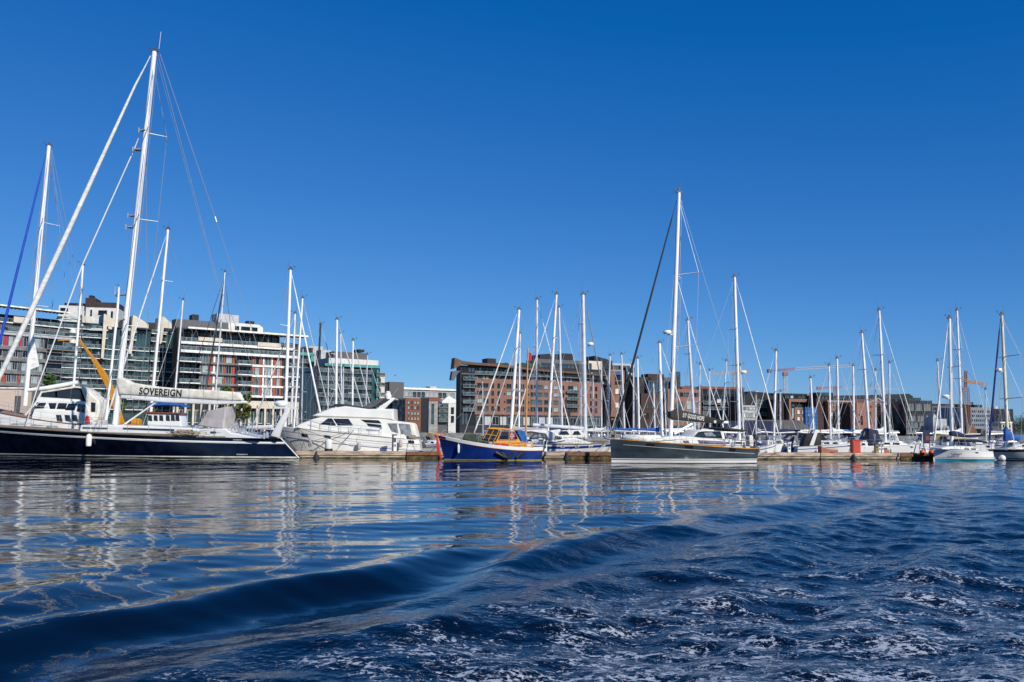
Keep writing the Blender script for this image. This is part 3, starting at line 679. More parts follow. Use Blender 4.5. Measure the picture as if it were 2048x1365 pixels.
# ---- M: dark modern block with white panels
fM = Fr.px(1402, 385, 1500, 392)
rM = bld('dark blue glazed block with white balcony boxes right of the round window', fM)
xb(fM, rM, 'wall', 1403, 1488, 777, None, 0, 14, METD); xb(fM, rM, 'roof_edge', 1403, 1489, 773, 778, -.3, 14, MAHOG)
wgrid(fM, rM, cols(1405, 1486, 10, .85), [(780, 788), (791, 799)], gs=[GLB, GLB, GLD], pyref=1405, mull=0)
wgrid(fM, rM, cols(1405, 1460, 7, .85), [(817, 826), (830, 842)], gs=[GLD, GLM, METG], pyref=1405, mull=0)
for a, c in ((1434, 1442), (1451, 1461)): xb(fM, rM, 'white_box', a, c, 799, 806, -1.6, -.2, WALLW)
for y in (808, 819): balcony(fM, rM, fM.x(1405), fM.x(1486), fM.z(1410, y), 0, 1.0, SLABG)
xb(fM, rM, 'ground_wing', 1405, 1456, 822, None, -3, 0, METG)
fN = Fr.px(1484, 365, 1570, 372)
rN = bld('light clad apartment block with open grey terraces beside the metal roofed shed', fN)
xb(fN, rN, 'wall', 1485, 1566, 793, None, 0, 12, METD)
xb(fN, rN, 'light_cladding', 1485, 1512, 811, None, -.8, 0, METL); xb(fN, rN, 'light_cladding', 1553, 1566, 815, None, -.8, 0, METL)
wgrid(fN, rN, cols(1486, 1511, 4, .7), [(814, 820), (826, 836)], gs=[WALLW, GLM, GLL], ly=-.8, pyref=1487, mull=0)
wgrid(fN, rN, cols(1514, 1552, 5, .85), [(797, 804), (818, 828)], gs=[GLM, GLD, METG], pyref=1515, mull=0)
for y in (807, 815, 830): balcony(fN, rN, fN.x(1512), fN.x(1552), fN.z(1515, y), 0, 1.3, SLABG)
xb(fN, rN, 'white_panel', 1540, 1547, 799, 812, -1.5, -1.3, WALLW); block(fN, rN, 'roof_gable', [(1485,794),(1500,783),(1535,786),(1566,790),(1566,795),(1485,795)], 1, 11, METD)
xb(fN, rN, 'attic', 1525, 1580, 786, 796, 2, 9, METD)
for k, x in enumerate((1492, 1503, 1511)): xb(fN, rN, 'roof_vent', x, x+6, 784-k, 792, 4, 7, METL)

# ---- O: metal roofed shed
fO = Fr.px(1486, 300, 1622, 300)
rO = bld('low dark quay shed with a sloping standing seam metal roof', fO, 'shed', 'shed')
P = [fO.q(x, y, 0) for x, y in ((1552,840),(1607,839),(1624,862),(1552,862))]
z1 = P[0][1]; z0 = fO.z(1552, 862)
b = MB(); xa, xm, xc = fO.x(1488), fO.x(1607), fO.x(1623)
b.add([(xa, 5, z1), (xm, 5, z1), (xc, -2, z0), (xa, -2, z0), (xa, 5, z1-.3), (xm, 5, z1-.3), (xc, -2, z0-.3), (xa, -2, z0-.3), ], [(0,1,2,3),(4,7,6,5),(3,2,6,7),(1,5,6,2),(0,4,5,1),(0,3,7,4)])
n_ = 44
for k in range(n_): x0 = xa+(xm-xa)*k/n_; x2 = xa+(xc-xa)*k/n_; b.tube([(x0, 5, z1+.03), (x2, -2, z0+.03)], .05, 4)
b.build('roof', SHEDR, rO); b = MB(); b.box(xa, xc-1.2, -1, 5, GZ, z0-.31); b.build('wall', GLD, rO)
xb(fO, rO, 'dark_gable', 1450, 1553, 842, None, -2.6, 4.9, CANVN)

# ---- P: salmon brick with big opening, blue scaffold, dark block
fQ = Fr.px(1564, 355, 1640, 360)
rQ = bld('salmon brick block with a wide upper loggia beside the blue scaffolding', fQ)
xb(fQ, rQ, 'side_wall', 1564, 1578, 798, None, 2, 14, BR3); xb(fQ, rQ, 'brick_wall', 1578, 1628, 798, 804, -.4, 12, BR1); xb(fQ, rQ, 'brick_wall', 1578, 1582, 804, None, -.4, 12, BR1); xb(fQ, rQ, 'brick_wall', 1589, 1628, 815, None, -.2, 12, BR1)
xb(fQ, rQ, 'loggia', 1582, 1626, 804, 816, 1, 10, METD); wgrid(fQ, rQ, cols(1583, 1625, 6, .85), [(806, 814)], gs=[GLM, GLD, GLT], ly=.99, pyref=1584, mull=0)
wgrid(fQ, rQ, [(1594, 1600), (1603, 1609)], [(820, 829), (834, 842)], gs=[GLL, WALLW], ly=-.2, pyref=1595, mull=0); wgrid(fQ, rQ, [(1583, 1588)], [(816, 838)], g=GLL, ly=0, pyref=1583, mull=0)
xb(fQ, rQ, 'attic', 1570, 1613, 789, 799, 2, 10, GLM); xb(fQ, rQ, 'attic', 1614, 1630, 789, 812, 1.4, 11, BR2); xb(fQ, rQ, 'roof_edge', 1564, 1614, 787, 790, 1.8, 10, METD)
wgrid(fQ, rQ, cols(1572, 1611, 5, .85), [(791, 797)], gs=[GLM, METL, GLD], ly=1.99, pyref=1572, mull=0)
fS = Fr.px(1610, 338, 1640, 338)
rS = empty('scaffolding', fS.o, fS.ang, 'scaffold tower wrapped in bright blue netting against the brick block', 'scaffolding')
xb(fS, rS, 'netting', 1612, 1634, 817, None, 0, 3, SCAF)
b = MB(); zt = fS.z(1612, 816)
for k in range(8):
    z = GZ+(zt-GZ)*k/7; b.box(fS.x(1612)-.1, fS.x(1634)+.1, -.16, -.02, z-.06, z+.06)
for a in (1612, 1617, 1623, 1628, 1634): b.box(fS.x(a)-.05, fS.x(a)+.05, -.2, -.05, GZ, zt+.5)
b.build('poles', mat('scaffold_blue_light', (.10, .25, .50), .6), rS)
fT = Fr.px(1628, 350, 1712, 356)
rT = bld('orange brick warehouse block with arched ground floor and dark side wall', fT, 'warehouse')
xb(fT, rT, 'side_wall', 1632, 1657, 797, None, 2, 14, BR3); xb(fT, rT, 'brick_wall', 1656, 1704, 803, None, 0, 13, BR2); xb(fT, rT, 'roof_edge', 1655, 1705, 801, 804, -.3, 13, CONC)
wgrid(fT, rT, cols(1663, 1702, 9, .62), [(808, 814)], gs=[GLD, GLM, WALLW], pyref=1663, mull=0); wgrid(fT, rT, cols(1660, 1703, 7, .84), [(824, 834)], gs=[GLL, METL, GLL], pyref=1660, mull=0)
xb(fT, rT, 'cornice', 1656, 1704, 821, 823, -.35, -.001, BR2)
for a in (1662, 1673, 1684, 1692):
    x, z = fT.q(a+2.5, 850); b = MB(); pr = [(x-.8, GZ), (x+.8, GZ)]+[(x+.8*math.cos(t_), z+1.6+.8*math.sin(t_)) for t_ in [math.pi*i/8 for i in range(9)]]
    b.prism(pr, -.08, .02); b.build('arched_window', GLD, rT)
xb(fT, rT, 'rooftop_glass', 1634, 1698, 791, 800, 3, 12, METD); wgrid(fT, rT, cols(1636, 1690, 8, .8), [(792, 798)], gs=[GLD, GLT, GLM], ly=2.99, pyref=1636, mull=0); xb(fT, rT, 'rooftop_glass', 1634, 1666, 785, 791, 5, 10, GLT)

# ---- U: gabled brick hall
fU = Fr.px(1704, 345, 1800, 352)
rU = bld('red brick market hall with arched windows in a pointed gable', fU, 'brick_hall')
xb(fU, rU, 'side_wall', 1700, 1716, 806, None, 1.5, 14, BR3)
block(fU, rU, 'gable_wall', [(1713,806),(1735,806),(1748,801),(1758,797),(1770,803),(1783,812),(1795,824),(1795,868),(1713,868)], 0, 14, BR2)
block(fU, rU, 'gable_coping', [(1733,806.5),(1757,796),(1796,824),(1796,826),(1757,798.5),(1733,809)], -.4, -.01, CONC)
def arch(px, pt, pb, hw, g=GLD, name='arched_window'):
    x, zt = fU.q(px, pt); zb = fU.z(px, pb); b = MB(); zt -= hw
    b.prism([(x-hw, zb), (x+hw, zb)]+[(x+hw*math.cos(t_), zt+hw*math.sin(t_)) for t_ in [math.pi*i/8 for i in range(9)]], -.1, .02); o = b.build(name, g, rU)
    c = MB()
    for dx in (-.33, .33): c.box(x+dx*hw*1.3-.05, x+dx*hw*1.3+.05, -.16, -.11, zb, zt+hw*.8)
    for k in range(1, int((zt-zb)/1.1)): c.box(x-hw, x+hw, -.16, -.11, zb+k*1.1-.05, zb+k*1.1+.05)
    c.build('glazing_bars', BR3, o)
arch(1757, 807, 852, .95); arch(1738, 822, 850, .8); arch(1776, 825, 850, .8); arch(1723, 832, 850, .5)
arch(1760, 856, 868, .9, GLM); arch(1776, 856, 868, .9, GLM)
for a, y in ((1741, 812), (1717, 828), (1717, 842), (1787, 830)): wgrid(fU, rU, [(a, a+2.5)], [(y, y+3)], g=GLD, pyref=a, mull=0)

# ---- V: glass building with vertical fins
fV = Fr.px(1796, 338, 1868, 340)
rV = bld('glass office block with grey vertical fins and white panels', fV, 'office_building')
xb(fV, rV, 'glass_wall', 1812, 1864, 802, 862, 0, 16, GLM); xb(fV, rV, 'ground_floor', 1816, 1862, 860, None, 1, 14, METD)
for r_, (t_, b_) in enumerate(((808, 822), (832, 843), (845, 856), (858, 868))):
    xs = cols(1813, 1863, 15, .9)
    for k, (a, c) in enumerate(xs):
        if (k*7+r_*3) % 5 == 0: continue
        window(rV, (fV.x(a)+fV.x(c))/2, (fV.z(1813, t_)+fV.z(1813, b_))/2, fV.x(c)-fV.x(a), fV.z(1813, t_)-fV.z(1813, b_), WALLW if (k+r_) % 3 else GLL, METL, 0)
b = MB()
for k in range(17): x = fV.x(1812+k*3.3); b.box(x-.07, x+.07, -.42, -.2, fV.z(1813, 866), fV.z(1813, 802)+.4)
b.build('fins', METG, rV)
for y in (806, 829, 844, 857): xb(fV, rV, 'floor_band', 1812, 1864, y, y+1.2, -.19, -.1, METG)
fV2 = Fr.px(1700, 372, 1822, 378)
rV2 = bld('dark blue glass hall with a flat roof rising behind the brick gable', fV2, 'office_building')
xb(fV2, rV2, 'wall', 1690, 1820, 791, None, 0, 14, GLB); block(fV2, rV2, 'roof', [(1690,792),(1818,788),(1826,793),(1826,796),(1690,795)], -.6, 14, METD)
wgrid(fV2, rV2, cols(1694, 1818, 22, .88), [(797, 806), (809, 818)], gs=[GLB, GLB, GLD], pyref=1694, mull=0)
b = MB(); xa = fV2.x(1818); b.box(xa, fV2.x(1846), .5, 10, fV2.z(1818, 815), fV2.z(1818, 795.5)); b.build('glass_attic', GLT, rV2)

# ---- W: low quay buildings and distant offices
fX = Fr.px(1862, 300, 1925, 300)
rX = bld('pale grey concrete warehouse with a light upper storey right of the fins', fX, 'warehouse')
xb(fX, rX, 'wall', 1866, 1898, 852, None, 0, 9, CONC); xb(fX, rX, 'light_storey', 1866, 1893, 838, 853, 2, 9, METL); xb(fX, rX, 'wall', 1898, 1934, 855, None, 1, 9, METG)
block(fX, rX, 'pointed_roof', [(1866,838),(1868,827),(1875,836),(1878,840),(1866,842)], 3, 8, WALLC); wgrid(fX, rX, cols(1870, 1896, 4, .5), [(856, 860)], gs=[GLD], pyref=1870, mull=0)
fY = Fr.px(1860, 600, 2030, 600)
rY = bld('long blue-grey distant office row with ribbon windows behind the crane', fY, 'office_building')
xb(fY, rY, 'wall', 1864, 1938, 812, None, 0, 30, METG); xb(fY, rY, 'roof_storey', 1866, 1934, 808, 814, 3, 25, METD); 
wgrid(fY, rY, cols(1867, 1936, 12, .8), [(816, 820), (824, 828), (832, 836), (840, 844)], gs=[GLB, GLD, METL], pyref=1868, mull=2)
fY2 = Fr.px(1925, 560, 2030, 570)
rY2 = bld('distant pale blue office block with small square windows and stepped roof', fY2, 'office_building')
xb(fY2, rY2, 'wall', 1940, 1986, 815, None, 0, 30, mat('wall_blue_grey', (.17, .20, .24), .7)); xb(fY2, rY2, 'roof_storey', 1949, 1964, 810, 816, 3, 20, METD); xb(fY2, rY2, 'wall', 1986, 2026, 818, None, -1, 30, METD)
wgrid(fY2, rY2, cols(1943, 1984, 10, .55), [(821, 825), (830, 834), (839, 843), (848, 852)], gs=[GLB, GLD], pyref=1943, mull=0)
wgrid(fY2, rY2, cols(1989, 2024, 9, .8), [(823, 827), (832, 836), (841, 845)], gs=[GLB, GLD, GLM], ly=-1, pyref=1989, mull=0)
b = MB(); x, z = fY2.q(1989, 815, 5); b.tube([(x, 5, z-2), (x, 5, z+.5)], 1.8, 12); b.build('roof_drum', WALLC, rY2)
b = MB()
for a in (1955, 1958, 1960): x = fY2.x(a); b.tube([(x, 5, fY2.z(a, 812)), (x, 5, fY2.z(a, 804))], .25, 5)
b.build('antenna', METD, rY2)
fZ = Fr.px(1930, 268, 2020, 268)
rZ = bld('yellow rendered customs house with a dark hipped roof on the quay', fZ, 'house', 'house')
xb(fZ, rZ, 'wall', 1988, 2011, 865, None, 0, 6, YELW)
x0, x1 = fZ.x(1986), fZ.x(2013); z0, z1 = fZ.z(1988, 865.5), fZ.z(1988, 853)
b = MB(); b.add([(x0,-.4,z0),(x1,-.4,z0),(x1,6.4,z0),(x0,6.4,z0),(x0+1.2,2.5,z1),(x1-1.2,2.5,z1),(x1-1.2,3.5,z1),(x0+1.2,3.5,z1)], [(0,3,2,1),(0,1,5,4),(1,2,6,5),(2,3,7,6),(3,0,4,7),(4,5,6,7)]); b.build('roof', METG, rZ)
wgrid(fZ, rZ, cols(1989, 2010, 8, .5), [(868, 871.5), (873, 877)], gs=[GLD], pyref=1989, mull=0)
fZ2 = Fr.px(1920, 275, 1990, 275)
rZ2 = bld('cream low house with brown lean-to roof left of the yellow house', fZ2, 'house', 'house')
xb(fZ2, rZ2, 'wall', 1932, 1966, 869, None, 0, 6, WALLC); block(fZ2, rZ2, 'roof', [(1932,870),(1934,851),(1946,851),(1953,860),(1956,870)], -1, 6, PANO); xb(fZ2, rZ2, 'wall', 1962, 1984, 858, None, 3, 8, METG)
xb(fZ2, rZ2, 'awning', 1936, 1966, 867, 869.5, -1.6, -.01, WALLW)
fZ3 = Fr.px(1990, 330, 2048, 330)
rZ3 = bld('cream corner house with a flat cornice behind the furled blue sail', fZ3, 'house', 'house')
xb(fZ3, rZ3, 'wall', 2003, 2024, 846, None, 0, 8, WALLC); xb(fZ3, rZ3, 'cornice', 2001, 2025, 844, 847, -.5, 8.3, SLABW); wgrid(fZ3, rZ3, cols(2005, 2022, 4, .5), [(850, 855), (859, 864)], gs=[GLD], pyref=2005, mull=0)
# distant hill with houses
g = MB(); n = 46; L = []
for k in range(n):
    x = -1400+k*70; L.append((x, 14+8*math.sin(k*.37)+5*math.sin(k*.9+1)))
P = [(-1500, -2)]+L+[(1800, -2)]
g.prism(P, 1800, 2300); tag(g.build('hills', mat('hill_haze', (.06, .085, .10), .9, scale=.01)), kind='structure')

# ================================================================ TREES
def tree(px, D, pytop, wpx, leaf, label, base=GZ, trunk=.3):
    b_ = at(px, 862, D); zt = at(px, pytop, D).z; H = zt-base; rad = wpx/2*D/F_PX
    r_ = empty('tree', (b_.x, D, base), random.uniform(0, 6), label, 'tree')
    t_ = MB(); t_.tube([(0,0,0),(.05,.02,H*.3),(.0,.1,H*.55),(.1,.05,H*.85)], [.22*trunk/.3,.17,.11,.03], 7)
    for k in range(6):
        a = k*1.05; z0 = H*(.3+.08*k); t_.tube([(0,0,z0),(math.cos(a)*rad*.4, math.sin(a)*rad*.4, z0+H*.14),(math.cos(a)*rad*.75, math.sin(a)*rad*.75, z0+H*.24)], [.08,.05,.02], 5)
    t_.build('trunk', BARK, r_)
    c = MB(); rr = random.Random(int(px)); cl = []
    for k in range(26):
        a = rr.uniform(0, 6.28); u = rr.uniform(-1, 1); q_ = rr.uniform(.3, .85)
        cl.append((math.cos(a)*rad*q_*math.sqrt(1-u*u*.8), math.sin(a)*rad*q_*math.sqrt(1-u*u*.8), H*.62+u*H*.32, rad*rr.uniform(.22, .42)))
    for (cx_, cy_, cz_, cr) in cl:
        for k in range(120):
            v = Vector((rr.gauss(0, 1), rr.gauss(0, 1), rr.gauss(0, .8))); v = v.normalized()*cr*rr.uniform(.5, 1.05)
            p = Vector((cx_, cy_, cz_))+v; s_l = rr.uniform(.2, .45)
            e1 = Vector((rr.gauss(0, 1), rr.gauss(0, 1), rr.gauss(0, 1))).normalized(); e2 = e1.orthogonal().normalized()
            c.add([p-e1*s_l, p+e2*s_l*.6, p+e1*s_l, p-e2*s_l*.6], [(0,1,2,3)])
    c.build('crown', leaf, r_)
tree(92, 244, 747, 44, LEAF, 'round green tree in front of the far left apartment block')
tree(236, 246, 772, 26, LEAF, 'dark green tree just behind the foot of the tallest mast')
tree(300, 246, 764, 42, LEAF, 'green treetop showing above the large cream lettered sail cover')
tree(450, 246, 772, 34, LEAF, 'dense green tree above the end of the cream sail cover')
tree(487, 243, 788, 38, LEAFY, 'thin yellow green tree hanging at the boom end', trunk=.15)
tree(655, 250, 826, 24, LEAF, 'low green tree behind the motor yacht bow')
tree(1399, 395, 768, 20, LEAFD, 'dark rooftop conifer between brick block and blue block', trunk=.2)
for k, (px, D, y, w_) in enumerate(((2030, 620, 840, 60), (2062, 640, 834, 60), (1995, 700, 850, 50))): tree(px, D, y, w_, LEAFD, ['dark distant tree clump right of the distant offices', 'dark distant tree clump cut by the right picture edge', 'dark distant tree clump behind the yellow house'][k])

# ================================================================ CRANES
def lattice(b, p0, p1, w_, n, r=.12, mi=0):
    p0, p1 = Vector(p0), Vector(p1); d = (p1-p0).normalized(); u = Vector((0, 1, 0)); v = d.cross(u).normalized(); C = []
    for su, sv_ in ((-1,-1),(1,-1),(1,1),(-1,1)): C.append((u*su+v*sv_)*w_/2)
    for c in C: b.tube([p0+c, p1+c], r, 4, mi)
    for k in range(n):
        a = p0+(p1-p0)*k/n; e = p0+(p1-p0)*(k+1)/n
        for i in range(4): b.tube([a+C[i], e+C[(i+1) % 4]], r*.6, 3, mi, cap=False); b.tube([a+C[i], a+C[(i+1) % 4]], r*.6, 3, mi, cap=False)
fc = Fr.px(1530, 560, 1720, 560)
r_ = empty('tower_crane', fc.o, fc.ang, 'white tower crane with red cab and long jib over the rooftops', 'crane')
CRW = mat('crane_white', (.50, .50, .50), .5); CRR = mat('crane_red', (.32, .11, .09), .5); CRO = mat('crane_orange', (.50, .19, .06), .55); CRB = mat('crane_rust', (.26, .10, .045), .7)
x = fc.x(1573); b = MB(); lattice(b, (x, 0, GZ), (x, 0, fc.z(1573, 752)), 2.0, 30, .13); b.build('mast', CRW, r_)
b = MB(); b.box(x-1.4, x+1.4, -1.4, 1.4, fc.z(1573, 752), fc.z(1573, 745)); b.build('cab', CRR, r_)
b = MB(); z = fc.z(1573, 740); lattice(b, (x, 0, z), (fc.x(1593), 0, fc.z(1593, 738)), 1.4, 6, .13); b.build('jib_root', CRR, r_)
b = MB(); lattice(b, (fc.x(1593), 0, fc.z(1593, 738)), (fc.x(1708), 0, fc.z(1708, 732)), 1.1, 30, .14); b.build('jib', CRW, r_)
b = MB(); lattice(b, (x, 0, z), (fc.x(1556), 0, fc.z(1556, 741)), 1.4, 5, .13); b.build('counter_jib', CRR, r_)
b = MB(); b.box(fc.x(1537), fc.x(1545), -1, 1, fc.z(1540, 746), fc.z(1540, 739)); b.box(fc.x(1545), fc.x(1557), -.3, .3, fc.z(1540, 742), fc.z(1540, 741)); b.build('counterweight', METG, r_)
fc2 = Fr.px(1630, 800, 1810, 800)
r2 = empty('tower_crane', fc2.o, fc2.ang, 'small distant red tower crane right of the long white jib mast', 'crane')
x = fc2.x(1672); b = MB(); lattice(b, (x, 0, GZ), (x, 0, fc2.z(1672, 775)), 2.2, 24, .18); b.build('mast', CRR, r2)
b = MB(); lattice(b, (fc2.x(1640), 0, fc2.z(1672, 777)), (fc2.x(1687), 0, fc2.z(1687, 774)), 1.6, 12, .14); b.box(fc2.x(1636), fc2.x(1644), -1, 1, fc2.z(1640, 780), fc2.z(1640, 774)); b.build('counter_jib', CRR, r2)
b = MB(); lattice(b, (fc2.x(1687), 0, fc2.z(1687, 777)), (fc2.x(1802), 0, fc2.z(1802, 779)), .9, 34, .12); b.build('jib', CRW, r2)
fc3 = Fr.px(1420, 600, 1500, 600)
r3 = empty('tower_crane', fc3.o, fc3.ang, 'distant crane with pale jib and orange end above the dark blue block', 'crane')
x = fc3.x(1471.5); b = MB(); lattice(b, (x, 0, GZ), (x, 0, fc3.z(1471, 746)), 1.8, 40, .2); b.build('mast', CRW, r3)
b = MB(); lattice(b, (fc3.x(1422), 0, fc3.z(1422, 749)), (x, 0, fc3.z(1471, 744)), 1.3, 18, .14); b.build('jib', mat('crane_beige', (.45, .33, .25), .6), r3)
b = MB(); lattice(b, (x, 0, fc3.z(1471, 744)), (fc3.x(1499), 0, fc3.z(1499, 743)), 1.5, 8, .2); b.build('counter_jib', CRO, r3)
fc4 = Fr.px(1920, 480, 1980, 480)
r4 = empty('tower_crane', fc4.o, fc4.ang, 'rusty orange luffing crane on a brown lattice tower at right', 'crane')
x = fc4.x(1938); b = MB(); lattice(b, (x, 0, GZ), (fc4.x(1935), 0, fc4.z(1935, 775)), 2.4, 22, .15); b.build('mast', CRB, r4)
b = MB(); lattice(b, (fc4.x(1924), 0, fc4.z(1924, 760)), (fc4.x(1974), 0, fc4.z(1974, 769)), 1.1, 14, .15); b.build('jib', CRO, r4)
b = MB(); lattice(b, (fc4.x(1935), 0, fc4.z(1935, 775)), (fc4.x(1937), 0, fc4.z(1937, 742)), 1.0, 8, .16); b.tube([(fc4.x(1937), 0, fc4.z(1937, 742)), (fc4.x(1958), 0, fc4.z(1958, 765))], .1, 4); b.build('a_frame', CRB, r4)
# telescopic mobile crane on the quay, left
fc5 = Fr.px(110, 238, 230, 238)
r5 = empty('mobile_crane', fc5.o, fc5.ang, 'yellow telescopic mobile crane boom folded down at the left quay', 'crane')
def p5(px, py): x, z = fc5.q(px, py); return (x, 0, z)
b = MB(); b.tube([p5(158, 680), p5(190, 722)], .38, 4); b.build('boom_tip', YELC, r5)
b = MB(); b.tube([p5(186, 717), p5(204, 745)], .62, 4); b.build('boom_section', YELC, r5)
b = MB(); b.tube([p5(200, 738), p5(222, 778)], .85, 4); b.tube([p5(222, 778), (p5(222, 778)[0]+3.2, 0, GZ+2)], .95, 4); b.build('boom_base', YELC, r5)
b = MB(); b.tube([p5(116, 681), p5(158, 680)], .22, 4); b.build('fly_jib', YELC, r5)
xx = p5(222, 778)[0]+3.2
b = MB(); b.box(xx-5, xx+5, -1.3, 1.3, GZ+.7, GZ+2); b.build('chassis', YELC, r5)
b = MB(); b.puff([(xx+3, GZ+2), (xx+5, GZ+2), (xx+5, GZ+3), (xx+4.3, GZ+3.5), (xx+3, GZ+3.5)], 1.2); b.build('cab', YELC, r5)
for dx in (-4, -2.4, 2.2, 3.9):
    b = MB(); b.tube([(xx+dx, -1.35, GZ+.55), (xx+dx, 1.35, GZ+.55)], .55, 14); b.build('wheel', RUBK, r5)
# ================================================================ BOAT PARTS
class Hull:
    def __init__(s, xs, xb, zs, zb, B, sag=.12, rb=.5, rs=.3, tw=.72, p=2.3, kf=.45):
        s.xs, s.xb, s.zs, s.zb, s.B, s.sag, s.rb, s.rs, s.tw, s.p, s.kf = xs, xb, zs, zb, B, sag, rb, rs, tw, p, kf
        s.s = 1 if xb > xs else -1
    def sheer(s, t): return s.zs+(s.zb-s.zs)*t**1.35-s.sag*4*t*(1-t)
    def w(s, t):
        if t < .45: f = s.tw+(1-s.tw)*math.sin(math.pi/2*t/.45)
        else: f = 1-((t-.45)/.55)**s.p
        return max(.012, s.B/2*f)
    def pt(s, t, z):
        zn = max(0, min(1, z/s.sheer(t)))
        xb = s.xb-s.s*s.rb*(1-zn); xs = s.xs-s.s*s.rs*(1-zn)
        k = .10+s.kf*t*t; y = s.w(t)*((1-k)+k*zn**.8)*(1 if z >= 0 else .9)
        return (xs+(xb-xs)*t, y, z)
    def tx(s, x): return max(0, min(1, (x-s.xs)/(s.xb-s.xs)))
    def side(s, x, z): return s.pt(s.tx(x), z)[1]
    def zx(s, x): return s.sheer(s.tx(x))
    def build(s, root, bands, name='hull', n=30, smooth=True):
        """bands: [(('d',off)|('z',abs), material of the strip BELOW that line)...]"""
        b = MB(); mats = []; rows = []; ts = [1-(1-i/n)**1.25 for i in range(n+1)]
        for (k, v), m_ in bands:
            if m_ not in mats: mats.append(m_)
            rows.append((k, v, mats.index(m_)))
        rows.append(('z', -.45, 0))
        # densify wide strips
        R2 = []
        for i in range(len(rows)-1):
            R2.append((rows[i], rows[i+1], rows[i][2]))
        for sd in (-1, 1):
            for (a, c, mi) in R2:
                sub = 3
                g_ = []
                for j in range(sub+1):
                    l = []
                    for t in ts:
                        za = s.sheer(t)-a[1] if a[0] == 'd' else a[1]; zc = s.sheer(t)-c[1] if c[0] == 'd' else c[1]
                        x, y, z = s.pt(t, za+(zc-za)*j/sub); l.append((x, sd*y, z))
                    g_.append(l)
                N_ = len(ts); vs = [p for l in g_ for p in l]
                fs = [(j*N_+i, j*N_+i+1, (j+1)*N_+i+1, (j+1)*N_+i) for j in range(sub) for i in range(N_-1)]
                b.add(vs, fs, mi)
        # transom
        zl = [s.zs*(1-j/5)-.45*(j/5) for j in range(6)]
        L_ = [s.pt(0, z) for z in zl]; vs = [(x, -y, z) for x, y, z in L_]+[(x, y, z) for x, y, z in L_]
        b.add(vs, [(j, j+1, 6+j+1, 6+j) for j in range(5)], 0)
        bm_ = b.mesh(name, mats, False); bm = bmesh.new(); bm.from_mesh(bm_)
        bmesh.ops.remove_doubles(bm, verts=bm.verts, dist=.0005); bmesh.ops.recalc_face_normals(bm, faces=bm.faces); bm.to_mesh(bm_); bm.free()
        if smooth:
            for p_ in bm_.polygons: p_.use_smooth = True
            try: bm_.set_sharp_from_angle(angle=R(40))
            except Exception: pass
        return link(bpy.data.objects.new(name, bm_), root)
    def deck(s, root, m_, drop=.03, name='deck'):
        b = MB(); L_ = []
        ts = [i/24 for i in range(25)]
        vs = []
        for t in ts:
            z = s.sheer(t)-drop; x, y, _z = s.pt(t, s.sheer(t)); vs += [(x, -y*.985, z), (x, 0, z+y*.05), (x, y*.985, z)]
        b.add(vs, [(3*i+j, 3*i+j+1, 3*i+j+4, 3*i+j+3) for i in range(24) for j in range(2)])
        return b.build(name, m_, root)
    def toe(s, root, m_, r=.03, up=.0, name='toe_rail'):
        b = MB()
        for sd in (-1, 1):
            b.tube([(lambda p: (p[0], sd*p[1], p[2]+up))(s.pt(i/28, s.sheer(i/28))) for i in range(29)], r, 5)
        return b.build(name, m_, root)
    def strip(s, root, t0, t1, off, h, m_, name, proud=.015, z=None, n=16):
        """a thin raised band on the side facing the viewer"""
        b = MB(); vs = []
        for i in range(n+1):
            t = t0+(t1-t0)*i/n; zt = (s.sheer(t)-off) if z is None else z
            for zz, pr in ((zt, proud), (zt-h, proud), (zt-h, -.03), (zt, -.03)):
                x, y, _z = s.pt(t, zz); vs.append((x, -(y+pr), zz))
        N_ = 4
        fs = [(i*N_+j, i*N_+(j+1) % N_, (i+1)*N_+(j+1) % N_, (i+1)*N_+j) for i in range(n) for j in range(4)]
        fs += [(0, 1, 2, 3), (n*4+3, n*4+2, n*4+1, n*4)]
        b.add(vs, fs); return b.build(name, m_, root)
def rail(root, H, t0=.02, t1=.97, h=.62, n=8, r=.014, m_=STEEL, hoop=True):
    b = MB()
    for sd in (-1, 1):
        P = [H.pt(t0+(t1-t0)*i/n, H.sheer(t0+(t1-t0)*i/n)) for i in range(n+1)]
        for p in P: b.tube([(p[0], sd*p[1]*.96, p[2]), (p[0], sd*p[1]*.96, p[2]+h)], r, 4)
        for hh in (h, h*.52): b.tube([(p[0], sd*p[1]*.96, p[2]+hh) for p in P], r*.7, 4)
    if hoop:
        a = H.pt(t1, H.sheer(t1)); c = H.pt(max(0, t1-.08), H.sheer(t1-.08)); f = H.pt(1, H.sheer(1))
        b.tube([(c[0], -c[1], c[2]+h), (a[0], -a[1]-.12, a[2]+h), (f[0], 0, f[2]+h+.03), (a[0], a[1]+.12, a[2]+h), (c[0], c[1], c[2]+h)], r*1.5, 5)
        q_ = H.pt(t0, H.sheer(t0)); q2 = H.pt(t0+.08, H.sheer(t0+.08))
        b.tube([(q2[0], -q2[1], q2[2]+h), (q_[0], -q_[1], q_[2]+h), (q_[0], q_[1], q_[2]+h), (q2[0], q2[1], q2[2]+h)], r*1.5, 5)
    return b.build('guard_rail', m_, root)
